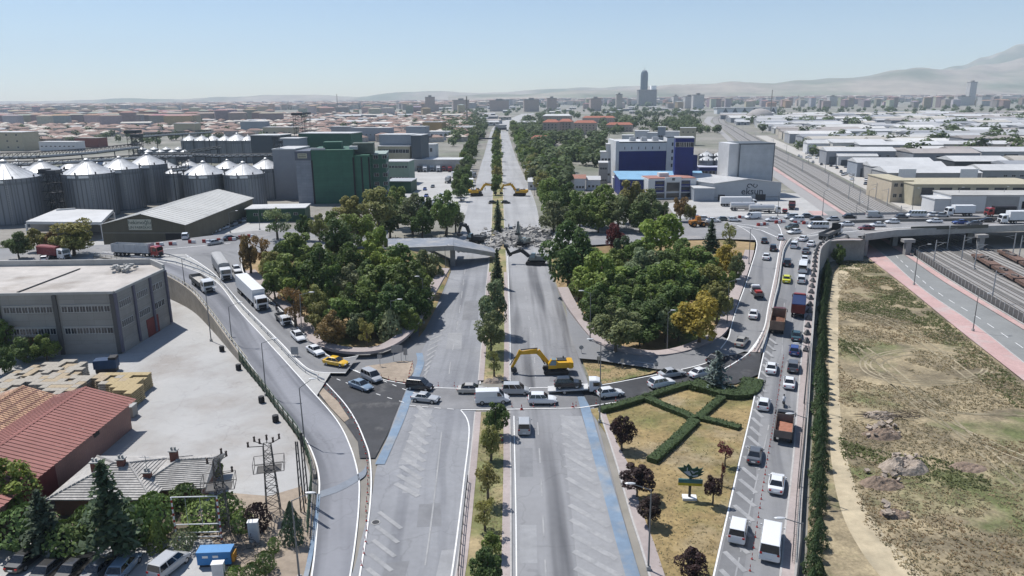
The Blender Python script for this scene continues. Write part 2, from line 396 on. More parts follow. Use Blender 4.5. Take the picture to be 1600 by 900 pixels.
# --- slip road B (with the lorries) and the left loop to the motorway
BL = PX([(290,398),(316,414),(341,434),(373,470),(411,508),(443,540),(462,560),(490,580),(540,583)], zl, dz=0.022)
BR = PX([(372,392),(377,403),(381,427),(411,459),(443,488),(475,523),(507,552),(530,560),(560,556)], zl, dz=0.022)
strip('slip_road_left', BL, BR, M_ramp2)
poly('loop_left', PX([(470,548),(485,537),(520,550),(560,554),(600,549),(632,531),(655,500),(668,475),(684,490),(668,530),(650,564),(640,575),(600,585),(560,592),(520,592),(485,580)], dz=0.012, n=3), M_ramp2)
poly('new_asphalt_left', PX([(459,572),(478,567),(512,572),(545,574),(570,586),(637,601),(632,614),(607,676),(586,716),(562,716),(559,690),(535,655),(500,620)], n=1, dz=0.05), M_new)
poly('dirt_strip', PX([(484,596),(500,602),(528,628),(546,655),(538,660),(515,636)], n=1, dz=0.09), M_dirt)
poly('dirt_island', PX([(570,573),(600,569),(645,565),(636,598),(592,588)], n=2, dz=0.10), M_dirt)
# --- temporary crossing over the median and the approach on the right
poly('crossing', PX([(634,602),(700,606),(800,607),(905,604),(945,603),(922,636),(800,639),(700,639),(640,636),(626,630)], n=1, dz=0.02), mat('crossing_asphalt', (0.20,0.20,0.205), 0.85, n1=(1,0.1), n2=(0.12,0.22)))
poly('new_asphalt_right', [WF(x, y, z1) + Vector((0,0,0.06)) for x, y in [(905,604),(940,602),(985,594),(1032,585),(1095,571),(1128,557),(1165,552),(1190,546),(1186,585),(1150,600),(1082,601),(1050,609),(982,627),(922,637)]], M_new)
# --- right loop and slip road R1
R1L = PX([(1130,347),(1155,354),(1174,366),(1182,378),(1181,392),(1174,416),(1162,453),(1150,485),(1143,509),(1138,528),(1126,545)], z1, dz=0.022)
R1R = PX([(1215,350),(1220,360),(1221,371),(1218,386),(1215,405),(1211,429),(1206,453),(1200,481),(1195,509),(1185,530),(1170,550)], z1, dz=0.022)
strip('slip_road_right', R1L, R1R, M_ramp2)
poly('loop_right', [WF(x, y, z1) + Vector((0,0,0.03)) for x, y in [(884,480),(905,508),(917,522),(932,537),(960,548),(1000,556),(1037,557),(1075,550),(1112,536),(1128,526),(1172,546),(1128,562),(1098,572),(1060,578),(1027,577),(972,569),(930,562),(905,560),(890,520)]], M_ramp2)
poly('grass_wedge', PX([(908,561),(972,569),(1035,578),(985,592),(942,601),(922,594)], n=2, dz=0.14), mat('wedge_grass', (0.30,0.225,0.12), 0.95, n1=(1.2,0.2), tint=((0.10,0.13,0.04),0.2,0.5,0.62)))
# --- ramp R2 with the queue
R2L = PX([(1330,356),(1300,358),(1269,365),(1243,374),(1227,391),(1222,410),(1217,448),(1211,471),(1205,499),(1199,527),(1190,567),(1173,647),(1156,719),(1139,794),(1120,878),(1095,990)], z2, dz=0.024)
R2R = PX([(1345,376),(1320,376),(1295,378),(1277,386),(1270,400),(1266,425),(1261,457),(1258,490),(1255,527),(1252,564),(1247,620),(1241,700),(1235,760),(1228,817),(1220,896),(1208,990)], z2, dz=0.024)
o = strip('ramp_right', R2L, R2R, M_ramp2)
WKO = PX([(1352,374),(1325,373),(1300,375),(1284,386),(1279,400),(1277,425),(1273,457),(1270,490),(1267,527),(1264,564),(1261,620),(1255,700),(1250,760),(1246,817),(1241,896),(1232,990)], z2, dz=0.16)
strip('ramp_pavement_right', UPZ(R2R, 0.14), WKO, M_walk)
struct(sweep(R2R, [(-0.08,-0.1),(-0.08,0.16),(0.12,0.16),(0.12,-0.1)]).build('kerb', M_kerb))
# --- cross road on its embankment (z = 6), left and right of the gap
CL_up = [W(x,y,6) for x, y in [(-420,398),(-100,391),(100,385),(240,379),(320,369),(392,361),(480,356),(560,354),(606,360)]]
CL_dn = [W(x,y,6) for x, y in [(-420,418),(-100,412),(100,408),(215,405),(300,400),(376,396),(480,390),(560,388),(606,388)]]
strip('cross_road_left', CL_up, CL_dn, M_cross)
CR_up = [W(x,y,6) for x, y in [(905,350),(990,346),(1070,341),(1130,338),(1200,337),(1300,336),(1400,335),(1500,334),(1650,332),(1900,327)]]
CR_dn = [W(x,y,6) for x, y in [(893,385),(985,379),(1070,374),(1130,373),(1200,376),(1300,374),(1400,362),(1500,357),(1650,352),(1900,345)]]
strip('cross_road_right', CR_up, CR_dn, M_cross)
b = MB()
for pts in (CL_up, CR_up[:7]): sweep(pts, [(0.02,-0.1),(0.02,-6.2)], b, closed=False)
struct(b.build('embankment_back', M_wallstone))
# --- tree islands: banks between cross road, slip road, loop and motorway
poly('island_left', [W(x,y,6.03) for x, y in [(376,400),(440,394),(560,390),(640,391)]] + [W(700,404,2.0), W(704,425,0.1)] + PX([(694,450),(678,488),(664,515),(654,528)], n=1, dz=0.06)
     + PX([(655,503),(632,529),(600,546),(560,551),(520,547),(486,535)], n=1, dz=0.12) + [WF(x,y,zl)+Vector((0,0,0.12)) for x, y in [(475,518),(443,483),(411,454),(384,424)]], M_island)
poly('island_right', [W(x,y,6.03) for x, y in [(905,388),(985,381),(1070,376),(1130,375),(1180,379)]] + [WF(x,y,z1)+Vector((0,0,0.12)) for x, y in [(1178,392),(1171,416),(1159,453),(1147,485),(1140,509),(1126,526),(1110,534)]]
     + PX([(1075,548),(1037,555),(1000,554),(960,546),(932,535),(917,520),(905,505),(884,475),(872,450),(862,425)], n=1, dz=0.12) + [W(862,405,2.0)], M_island)
for nm, pts, zf in (('left', [(384,424),(411,454),(443,483),(475,518),(486,535),(520,547),(560,551),(600,546),(632,529),(655,503),(672,472),(690,440),(702,420)], zl), ('right', [(1178,392),(1171,416),(1159,453),(1147,485),(1140,509),(1126,526),(1110,534),(1075,548),(1037,555),(1000,554),(960,546),(932,535),(917,520),(905,505),(884,475),(872,450)], z1)):
    q = PX(pts, zf, 5)
    struct(sweep(q, ([(-2.2,-0.3),(-2.2,0.20),(0.1,0.18),(0.1,-0.3)] if nm == 'left' else [(-0.1,-0.3),(-0.1,0.18),(2.2,0.20),(2.2,-0.3)])).build('pavement', M_walk))
# --- garden wedge between motorway and ramp R2
poly('garden', PX([(921,640),(982,630),(1055,611),(1090,603),(1150,602),(1186,588)], n=1, dz=0.05) + [W(x,y,0.3) for x, y in [(1171,650),(1153,722),(1136,797),(1118,878),(1092,990)]] + PX([(1060,1010),(1040,900),(1022,860),(990,780),(962,700)], n=1, dz=0.05), M_garden)
SW_L = PX([(935,640),(952,690),(966,735),(984,800),(1000,850),(1016,905),(1045,1010)], n=4, dz=0.14); SW_R = PX([(944,640),(963,690),(985,735),(1003,800),(1022,850),(1040,905),(1075,1010)], n=4, dz=0.14)
strip('garden_pavement', SW_L, SW_R, M_walk)
struct(sweep(SW_L, [(-0.12,-0.2),(-0.12,0.02),(0.1,0.02),(0.1,-0.2)]).build('kerb', M_kerb))
# --- blue cycle lanes
def band(name, A, B, material, dz, n=6, zf=z0): return strip(name, PX(A, zf, n, dz), PX(B, zf, n, dz), material, False)
band('cycle_lane_right', [(902,620),(918,680),(934,740),(950,800),(966,860),(980,910),(1000,990)], [(917,620),(934,680),(952,740),(970,800),(988,860),(1003,910),(1026,990)], M_blue, 0.065)
band('cycle_lane_left', [(586,726),(603,690),(620,650),(634,612),(645,585),(652,565),(650,552)], [(601,726),(617,690),(634,650),(647,612),(657,585),(663,567),(660,552)], M_blue, 0.065)
band('cycle_lane_lower', [(501,772),(497,810),(490,860),(481,905),(460,990)], [(495,772),(491,810),(483,860),(473,905),(452,990)], M_blue, 0.05)
band('cycle_lane_ramp', [(500,768),(530,757),(565,737),(572,727)], [(501,778),(533,767),(567,747),(573,737)], mat('cycle_lane_worn', (0.20,0.222,0.255), 0.85, n1=(1,0.15)), 0.05, 4)
strip('dark_lane', [a + (c-a).normalized()*0.3 + Vector((0,0,0.008)) for a, c in zip(R2L, R2R) if a.y < 150], [a + (c-a).normalized()*2.6 + Vector((0,0,0.008)) for a, c in zip(R2L, R2R) if a.y < 150], mat('dark_lane_asphalt', (0.165,0.167,0.172), 0.85, n1=(1.2,0.1), n2=(0.15,0.2)), False)
for q, c_ in (([(655,788),(688,786),(690,822),(651,824)],0), ([(634,745),(660,744),(655,770),(628,771)],1), ([(700,520),(722,520),(721,545),(697,545)],1), ([(812,700),(832,700),(833,745),(812,745)],0), ([(866,560),(890,575),(885,600),(858,596)],0), ([(690,860),(712,858),(704,905),(680,905)],1), ([(812,820),(838,820),(840,880),(812,880)],1), ([(726,470),(748,470),(747,500),(722,500)],0), ([(602,880),(640,876),(632,905),(596,910)],0)):
    poly('asphalt_patch', PX(q, n=1, dz=0.008), mat('patch_dark' if c_ == 0 else 'patch_pale', (0.20,0.203,0.212) if c_ == 0 else (0.272,0.275,0.282), 0.88, n1=(1.0,0.12), n2=(0.2,0.12)), False)
# --- painted lines
lines = MB()
for pts, zf, w in [(list(AL), None, 0.17), (list(AR), None, 0.17), (list(BL), None, 0.2), (list(BR), None, 0.2), (list(R1L), None, 0.2), (list(R1R), None, 0.2), (list(R2L), None, 0.18), (list(R2R), None, 0.18)]:
    side = 1 if pts in (AL,) else 0
    line_mark('', pts, w, None, None, 0.03, lines)
def pl(pts, w=0.2, zf=z0, dz=0.03, dash=None, n=6): line_mark('', PX(pts, zf, n), w, None, dash, dz, lines)
pl([(475,566),(495,585),(517,607),(540,633),(557,660),(570,690),(577,712),(580,745),(579,780),(574,825),(563,895),(555,940)], 0.17, dz=0.09)
pl([(540,573),(562,583),(600,594),(637,601)], 0.2, dz=0.09)
pl([(637,603),(700,607),(800,607),(860,606),(905,605)], 0.22, dz=0.08)
pl([(905,605),(940,602),(985,594),(1030,585),(1090,572),(1130,558)], 0.22, z1, 0.10)
pl([(720,641),(800,640),(905,638)], 0.22, dz=0.08)
pl([(905,638),(950,631),(982,626),(1055,607),(1082,600)], 0.22, z1, 0.10)
pl([(1122,582),(1150,566),(1175,547),(1188,527)], 0.22, z1, 0.10)
pl([(720,641),(729,653),(733,670),(731,700),(726,740),(719,800),(707,890),(695,960)], 0.17, dz=0.03)
pl([(803,650),(804,700),(806,800),(807,900),(808,960)], 0.14, dz=0.03)
pl([(750,600),(756,520),(761,450),(765,400)], 0.16, dz=0.03)
pl([(797,600),(797,520),(795,450),(793,400)], 0.16, dz=0.03)
pl([(490,575),(520,590),(560,606),(600,620),(640,632)], 0.15, dz=0.09, dash=(1.0,1.5))
pl([(540,574),(590,592),(640,612),(700,630)], 0.15, dz=0.09, dash=(1.0,1.5))
pl([(640,634),(680,638),(720,641)], 0.15, dz=0.09, dash=(1.0,1.2))
struct(lines.build('line_markings', M_white))
faded = MB()
def pf(pts, w=0.18, zf=z0, dz=0.03, dash=None, n=6): line_mark('', PX(pts, zf, n), w, None, dash, dz, faded)
pf([(840,660),(845,740),(849,820),(853,900),(856,960)], 0.18, dash=(4,4))
pf([(834,520),(836,580),(838,600)], 0.18, dash=(3,4)); pf([(812,380),(820,450),(830,520)], 0.18, dash=(3,5))
pf([(690,675),(683,740),(672,830),(662,900),(655,960)], 0.18, dash=(30,6)); pf([(727,420),(716,500),(705,560),(700,600)], 0.18, dash=(6,6))
pf([(1229,430),(1225,480),(1221,560),(1210,620),(1196,690),(1180,760),(1162,840),(1145,920)], 0.16, z2, 0.05, dash=(5,1))
pf([(1256,395),(1247,410),(1243,450),(1238,500),(1234,540)], 0.14, z2, 0.05, dash=(3,4))
for A_q, B_q in (([(876,650),(884,720),(893,800),(900,870),(908,950)],[(909,650),(930,720),(952,800),(972,870),(994,950)]),([(655,640),(640,680),(622,726)],[(676,640),(664,680),(650,726)])): band('pale_hatched_area', A_q, B_q, mat('pale_worn_asphalt', (0.268,0.27,0.276), 0.88, n1=(1.0,0.12), n2=(0.12,0.14)), 0.014)
# worn diagonal hatching on both carriageways
def stripe(a, c, w=0.55, dz=0.03): line_mark('', [W(*a)+Vector((0,0,0)), W(*c)+Vector((0,0,0))], w, None, None, dz, faded)
for k in range(17):
    y = 655 + k*(13 + k*0.6); 
    if y > 960: break
    t = (y-640)/260; xl = 879 + t*24; xr = 908 + t*70
    stripe((xl-4, y-6-4*t), (xr, y+16+16*t), 0.7)
for k in range(10):
    y = 642 + k*13.5; t = (y-640)/150
    stripe((653-42*t, y-8), (675-26*t, y+12), 0.7)
for k in range(6):
    y = 800 + k*22; stripe((592-k*4.5, y), (627-k*5, y+26), 0.5)
for k in range(12):
    y = 515 + k*8; stripe((694-k*3.2, y), (672-k*1.2, y+9), 0.4)
for p0, p1 in zip(resample([a + (c-a).normalized()*0.5 for a, c in zip(R2L, R2R) if 55 < a.y < 128], 3.1), resample([a + (c-a).normalized()*2.3 + Vector((0,-1.2,0)) for a, c in zip(R2L, R2R) if 55 < a.y < 128], 3.1)): line_mark('', [p0, p1], 0.55, None, None, 0.03, faded)
struct(faded.build('worn_hatching', M_faded))
# cross-road lines
b = MB()
for pts in ([(1150,352),(1190,360),(1215,371)], [(1100,341),(1150,349),(1200,356)], [(376,397),(392,370)], [(1240,372),(1290,365),(1400,356),(1600,350)], [(930,363),(1060,356)], [(80,398),(250,390),(360,380)]):
    line_mark('', [W(x,y,6.0) for x, y in pts], 0.35, None, None, 0.03, b)
struct(b.build('cross_road_lines', M_white))
# --- field, pink pavements, road beside the railway, the railway
poly('field', PX([(1258,1010),(1262,820),(1268,700),(1276,600),(1284,500),(1292,420),(1330,404),(1361,406),(1420,452),(1497,515),(1600,596),(1720,690),(1800,1010)], n=1, dz=-0.02), M_field)
b = MB()
for rx_, ry_, a0, a1 in ((96,27,-0.4,4.6),(88,24,0,6.2),(104,31,-1.2,3.9),(70,18,2.6,5.6)): line_mark('', [G_(1448+rx_*math.cos(a0+(a1-a0)*k/40)+0.3*ry_*math.sin(a0+(a1-a0)*k/40), 572+ry_*math.sin(a0+(a1-a0)*k/40)) for k in range(41)], 0.32, None, None, 0.03, b)
for q in ([(1310,520),(1370,560),(1440,620),(1520,690),(1600,760)],[(1330,540),(1400,600),(1460,650),(1560,700),(1640,730)],[(1312,480),(1380,500),(1450,540),(1530,600)],[(1400,600),(1470,640),(1600,650)]): [line_mark('', UPZ([p + Vector((s_,0,0)) for p in PX(q, z0, 8)], 0), 0.35, None, None, 0.03, b) for s_ in (-0.9,0.9)]
struct(b.build('wheel_tracks', M_rut))
strip('dirt_track', PX([(1352,408),(1310,424),(1299,450),(1295,520),(1295,600),(1297,700),(1312,790),(1345,860),(1400,930)], dz=0.0), PX([(1362,414),(1330,430),(1313,455),(1310,520),(1311,600),(1318,690),(1345,780),(1395,850),(1480,930)], dz=0.0), M_track)
SIDE = [(1284,330),(1335,366),(1380,398),(1440,451),(1523,508),(1600,568),(1760,692)]
band('pink_pavement_left', [(1262,330),(1312,366),(1358,404),(1420,452),(1497,515),(1600,596),(1760,724)], SIDE, M_pink, 0.12)
GROUND.append(bpy.data.objects['pink_pavement_left'])
strip('side_road', PX(SIDE, dz=0.02), PX([(1308,330),(1363,366),(1417,401),(1474,440),(1540,480),(1600,516),(1760,614)], dz=0.02), mat('side_road_asphalt', (0.225,0.23,0.225), 0.88, n1=(1.2,0.08), n2=(0.1,0.12)))
band('pink_pavement_right', [(1308,330),(1363,366),(1417,401),(1474,440),(1540,480),(1600,516),(1760,614)], [(1316,330),(1373,366),(1428,400),(1484,437),(1548,476),(1600,507),(1760,602)], M_pink, 0.12)
b = MB(); line_mark('', PX([(1400,400),(1455,450),(1531,498),(1600,545)], n=4), 0.16, None, (3,3.2), 0.05, b); struct(b.build('side_road_dashes', M_white))
b = MB(); q = PX(SIDE, n=6); sweep(q, [(-0.15,0),(-0.15,0.16),(0.1,0.16),(0.1,0)], b); struct(b.build('kerb', M_kerb))
# the far run of the side road and the railway, both bending away to the upper right
RWL = [(1430,397),(1316,328),(1272,300),(1213,262),(1171,235),(1143,212),(1123,197),(1114,190),(1122,181),(1166,169)]
RWR = [(1660,430),(1410,328),(1354,300),(1281,262),(1222,235),(1176,212),(1148,197),(1134,190),(1140,181),(1178,169)]
A_ = PX([(1800,640)] + [(1600,502)] + RWL, n=5, dz=-0.03); B_ = PX([(2250,640)] + [(1860,502)] + RWR, n=5, dz=-0.03)
strip('railway_bed', A_, B_, M_gravel)
strip('far_side_road', PX([(1284,330),(1242,300),(1188,262),(1151,235),(1129,212),(1111,197),(1100,190),(1106,182)], n=5, dz=0.0), PX([(1308,330),(1262,300),(1204,262),(1163,235),(1138,212),(1120,197),(1110,190),(1116,182)], n=5, dz=0.0), mat('far_side_road', (0.31,0.30,0.295), 0.9, n1=(0.5,0.08)))
strip('far_pink_pavement', PX([(1308,330),(1262,300),(1204,262),(1163,235)], n=5, dz=0.1), PX([(1316,330),(1270,300),(1211,262),(1169,235)], n=5, dz=0.1), M_pink)
strip('far_service_road', PX([(1428,335),(1360,300),(1286,262),(1227,235),(1180,212)], n=5, dz=0.0), PX([(1475,335),(1406,300),(1322,262),(1252,235),(1198,212)], n=5, dz=0.0), mat('service_road', (0.42,0.40,0.37), 0.9, n1=(0.5,0.1)))
def lerp_path(A, B, t): return [a + (c-a)*t for a, c in zip(A, B)]
rails = MB(); beds = MB()
for t in (0.10, 0.24, 0.38, 0.60, 0.72, 0.84):
    c = lerp_path(A_, B_, t)
    sweep(c, [(-1.5,0.0),(-1.2,0.14),(1.2,0.14),(1.5,0.0)], beds, closed=False)
    for s in (-0.72, 0.72): sweep(c, [(s-0.05,0.14),(s-0.05,0.30),(s+0.05,0.30),(s+0.05,0.14)], rails)
struct(beds.build('track_slab', mat('track_concrete', (0.27,0.26,0.25), 0.9, n1=(1,0.15)))); struct(rails.build('railway_rails', M_rail))
# --- eksun yard and factory forecourts (pale concrete)
poly('forecourt_right', PX([(1040,318),(1110,309),(1210,300),(1262,303),(1330,336),(1300,336),(1170,338),(1060,342)], n=1, dz=-0.05), M_lot)
poly('forecourt_left', PX([(380,372),(300,380),(215,384),(120,388),(190,362),(330,335),(420,318),(480,318),(470,340)], n=1, dz=-0.05), M_lot)
poly('lorry_park', PX([(560,290),(645,255),(735,262),(742,285),(728,335),(640,345)], n=1, dz=-0.05), M_lot)

bv, bf = [], []
for g in GROUND:
    o_ = len(bv); bv += [v.co.copy() for v in g.data.vertices]
    for p in g.data.polygons: bf.append([i + o_ for i in p.vertices])
BVH = BVHTree.FromPolygons(bv, bf)
def G(px, py):
    """where the line of sight of a pixel meets the ground or a road"""
    d = ray(px, py).normalized(); h = BVH.ray_cast(CAM, d, 1e6)
    return h[0] if h[0] is not None else W(px, py)
def ZG(x, y):
    h = BVH.ray_cast(Vector((x, y, 60)), Vector((0,0,-1)), 200); return h[0].z if h[0] is not None else 0.0
# ================================================================= VEGETATION
M_bark = mat('bark', (0.12,0.095,0.07), 0.9, n1=(3,0.25))
M_leaf = mat('leaves', None, 0.6, n1=(2.2,0.42), n2=(7.0,0.25), objcol=True, trans=0.36, spec=0.25)
M_needle = mat('needles', None, 0.7, n1=(2.5,0.35), n2=(8.0,0.25), objcol=True, trans=0.12, spec=0.2)
def leaf_quad(b, p, nrm, s, rnd, asp=0.7):
    t = nrm.cross(Vector((rnd.uniform(-1,1), rnd.uniform(-1,1), rnd.uniform(-1,1))))
    if t.length < 1e-4: t = Vector((1,0,0))
    t.normalize(); u = nrm.cross(t).normalized()
    a = t*s*0.5; c = u*s*0.5*asp
    b.add([p-a-c*0.6, p+a*0.2-c, p+a+c*0.4, p-a*0.3+c], [(0,1,2,3)])
def rnd_dir(rnd):
    z = rnd.uniform(-1,1); t = rnd.uniform(0, 6.2832); r = math.sqrt(1-z*z); return Vector((r*math.cos(t), r*math.sin(t), z))
def crown_mesh(name, seed, lobes=15, n=2400, leaf=0.15, spread=0.62, lr=(0.26,0.46), low=-0.7, material=None, sparse=0.0):
    rnd = random.Random(seed); b = MB(); C = []
    for k in range(lobes):
        for _ in range(30):
            d = rnd_dir(rnd)*(rnd.random()**0.45)*spread; d.z = d.z*1.15
            if d.z > low and all((d-c).length > 0.20 for c, _r in C): break
        C.append((d, rnd.uniform(*lr)*(1.0-0.25*max(0, d.z))))
    per = n//lobes
    for i, (c, r) in enumerate(C):
        for _ in range(per):
            d = rnd_dir(rnd)
            if d.z < -0.55 and rnd.random() < 0.6: continue
            p = c + d*r*rnd.uniform(0.72, 1.08)
            if any(j != i and (p-c2).length < r2*0.66 for j, (c2, r2) in enumerate(C)): continue
            nn = (d*0.7 + rnd_dir(rnd)*0.8 + Vector((0,0,0.35))).normalized()
            leaf_quad(b, p, nn, leaf*rnd.uniform(0.55,1.35), rnd)
    return b.mesh(name, material or M_leaf)
CROWN = [crown_mesh('crown', 11+i, lobes=[26,30,24,34,28][i], n=[6200,6800,6000,7000,6400][i], leaf=0.115, spread=0.74, lr=(0.20,0.36)) for i in range(5)]
SPARSE = [crown_mesh('crown', 41+i, lobes=13, n=1900, leaf=0.11, lr=(0.2,0.34), spread=0.74) for i in range(3)]
WEEP = crown_mesh('crown', 61, lobes=24, n=3400, leaf=0.12, lr=(0.2,0.34), spread=0.70, low=-0.5)
FARC = [crown_mesh('crown', 71+i, lobes=10, n=520, leaf=0.34, lr=(0.3,0.5)) for i in range(4)]
def conifer_mesh(name, seed, tiers=18, per=15, droop=0.25, n=7):
    rnd = random.Random(seed); b = MB()
    for k in range(tiers):
        f = k/tiers; z = -1 + 2*f; r = (1-f)**0.85*1.0 + 0.03
        for i in range(max(4, int(per*(1-f*0.55)))):
            a = rnd.uniform(0, 6.2832); rr = r*rnd.uniform(0.62,1.1); d = Vector((math.cos(a), math.sin(a), 0))
            for j in range(n):
                t = (j+0.6)/n; p = d*rr*t + Vector((0,0,z + 0.08 - droop*t*rr*0.5 + rnd.uniform(-0.05,0.05)))
                side = Vector((-d.y, d.x, 0)); p = p + side*rnd.uniform(-0.12,0.12)*t
                nn = (Vector((0,0,1)) + rnd_dir(rnd)*0.7).normalized()
                leaf_quad(b, p, nn, (0.36*(1-t*0.35))*rnd.uniform(0.7,1.3)*(0.45+0.55*(1-f)), rnd, 0.6)
    return b.mesh(name, M_needle)
CONI = [conifer_mesh('crown', 5), conifer_mesh('crown', 6, 16, 14, 0.4)]
def dense_mesh(name, seed, n=1400, leaf=0.16, shape='cone'):
    rnd = random.Random(seed); b = MB(); ph = [rnd.uniform(0,6.28) for _ in range(4)]
    for _ in range(n):
        f = rnd.random()**0.9; z = -1+2*f; a = rnd.uniform(0, 6.2832)
        if shape == 'cone': r = (1-f**1.7)*0.95*(0.75+0.25*min(1, f*8)) + 0.04
        elif shape == 'ball': r = math.sqrt(max(0, 1-z*z))
        else: r = min(1, (1-f**5)*1.0)*0.9 + 0.05
        r *= 1 + 0.13*math.sin(3*a+ph[0]+4*z) + 0.10*math.sin(5*a+ph[1]-7*z)
        r *= rnd.uniform(0.82, 1.08)
        p = Vector((math.cos(a)*r, math.sin(a)*r, z)); nn = (Vector((math.cos(a), math.sin(a), 0.5)) + rnd_dir(rnd)*0.6).normalized()
        leaf_quad(b, p, nn, leaf*rnd.uniform(0.6,1.3), rnd)
    return b.mesh(name, M_needle)
CYP = [dense_mesh('crown', 21+i) for i in range(3)]
BALLS = [dense_mesh('crown', 31+i, 1000, 0.2, 'ball') for i in range(2)]
COLU = [dense_mesh('crown', 36+i, 900, 0.24, 'col') for i in range(3)]
def trunk_mesh(seed, limbs=4):
    rnd = random.Random(seed); b = MB(); q = Vector((0,0,-0.02)); r = 0.035; top = []
    for k in range(5):
        e = Vector((rnd.uniform(-0.02,0.02), rnd.uniform(-0.02,0.02), 0.14*(k+1))); b.tube(q, e, r, 6, r*0.84, cap=False); q = e; r *= 0.84
        if k >= 1: top.append((e.copy(), r))
    for p, rr in top[:limbs]:
        d = rnd_dir(rnd); d.z = abs(d.z)+0.6; d.normalize(); m_ = p + d*0.16; b.tube(p, m_, rr*0.7, 5, rr*0.45, cap=False)
        d2 = (d+rnd_dir(rnd)*0.5).normalized(); b.tube(m_, m_+d2*0.16, rr*0.45, 4, rr*0.15)
    return b.mesh('trunk', M_bark)
TRUNK = [trunk_mesh(3), trunk_mesh(4), trunk_mesh(9)]
_tb = MB(); _tb.tube((0,0,-0.02), (0,0,1.0), 0.028, 6, 0.006); PTRUNK = _tb.mesh('trunk', M_bark)
GREEN = {'g': (0.100,0.150,0.042), 'd': (0.062,0.100,0.032), 'l': (0.140,0.200,0.045), 'o': (0.150,0.160,0.055), 'y': (0.215,0.190,0.038),
         'b': (0.145,0.105,0.045), 'e': (0.105,0.135,0.066), 'm': (0.095,0.028,0.030), 'p': (0.045,0.070,0.040), 's': (0.085,0.120,0.100), 'k': (0.035,0.024,0.022)}
def jit(c, a=0.14): 
    f = R.uniform(1-a, 1+a)*1.6; return (c[0]*f*R.uniform(1.0,1.2), c[1]*f, c[2]*f*R.uniform(0.9,1.1))
def plant(p, Ht, wr, hc, kind, col, label, group=None, cat='tree', name='tree'):
    """p: foot of the tree, Ht total height, wr crown radius, hc crown height (metres)"""
    t = thing(name, label, cat, p, 0, group); k = R.randrange(100)
    cm = {'c': CROWN[k % 5], 's': SPARSE[k % 3], 'w': WEEP, 'f': FARC[k % 4], 'n': CONI[k % 2], 'y': CYP[k % 3], 'b': BALLS[k % 2], 'u': COLU[k % 3]}[kind]
    c = put('crown', cm, t, (0, 0, Ht - hc/2), R.uniform(0, 6.28), (wr, wr, hc/2)); c.color = (*col, 1)
    if kind == 'n': put('trunk', PTRUNK, t, (0,0,0), 0, (Ht*0.9, Ht*0.9, Ht*0.96))
    elif kind not in 'byu': put('trunk', TRUNK[k % 3], t, (0,0,0), R.uniform(0,6.28), (Ht,)*3)
    else: put('trunk', PTRUNK, t, (0,0,0), 0, (Ht*1.2, Ht*1.2, Ht*0.8))
    return t
def tree(cx, cy, w, h, col='g', kind='c', label='leafy green tree', group=None, lift=None, cat='tree', name='tree'):
    """crown seen in the photograph as a w x h pixel patch centred on (cx, cy)"""
    lift = {'n': 0.12, 'y': 0.03, 'b': 0.04, 'u': 0.03}.get(kind, 0.20) if lift is None else lift
    p = G(cx, cy + h*(0.5+lift)); q = ppm(p); hc = h/q/0.97; Ht = hc*(1+lift)
    return plant(p, Ht, w/2/q*1.12, hc*1.06, kind, jit(GREEN[col]), label, group, cat, name)
ORD = ('','second ','third ','fourth ','fifth ','sixth ','seventh ','eighth ','ninth ','tenth ','eleventh ','twelfth ','thirteenth ','fourteenth ','fifteenth ','sixteenth ')
CN = {'g': 'mid green', 'd': 'dark green', 'l': 'bright green', 'o': 'olive', 'y': 'yellow green', 'b': 'brown', 'e': 'grey green', 'm': 'maroon', 'p': 'blackish'}
def grove(rows, where, group):
    seen = {}
    for a in sorted(rows, key=lambda a: -(a[1]+a[3]*0.5)):
        k = a[4]; i = seen.get(k, 0); seen[k] = i+1
        tree(*a, label=ORD[i] + ('nearest ' if i else 'frontmost ') + CN[k] + ' tree ' + where, group=group)
GL = 'trees in the wooded wedge beside the lorry slip road'
grove([(465,386,58,52,'g'),(535,374,60,66,'d'),(592,374,40,52,'l'),(580,402,48,50,'l'),(627,408,60,56,'g'),(667,420,52,56,'e'),(450,424,66,60,'g'),(507,424,62,72,'d'),
          (595,442,76,66,'g'),(640,444,76,76,'d'),(465,447,44,40,'l'),(495,468,44,52,'o'),(532,488,62,50,'g'),(570,468,64,58,'g'),(615,474,70,66,'d'),(650,468,52,60,'d'),(548,440,56,56,'e'),
          (480,402,44,40,'g'),(425,412,40,44,'o'),(500,495,40,46,'o'),(560,505,40,40,'e'),(640,500,36,40,'g'),(430,440,36,40,'g'),(610,420,50,50,'l'),(545,405,50,50,'d'),(655,440,46,56,'g'),(520,440,50,56,'g'),(575,430,50,50,'d'),(480,432,50,50,'d'),(550,470,50,56,'d'),(590,495,46,46,'d'),(440,400,36,40,'d'),(625,445,60,60,'g'),(500,400,46,44,'g')], 'in the left wooded wedge beside the lorries', GL)
tree(392,392,32,50,'b', label='reddish brown tree at the corner where the slip road leaves the cross road')
tree(412,386,34,50,'b', 's', label='thin brown leafed tree next to the cross road corner')
tree(521,510,52,50,'b', label='rusty brown leafed tree at the front of the left wooded wedge')
tree(462,468,44,60,'b','s', label='sparse brown tree beside the slip road pavement')
tree(574,512,34,46,'o','s', label='young olive tree at the rounded tip of the left wooded wedge')
tree(611,508,32,48,'e','u', label='narrow upright tree near the motorway edge of the left wooded wedge')
GRR = 'trees in the wooded wedge beside the white car loop'
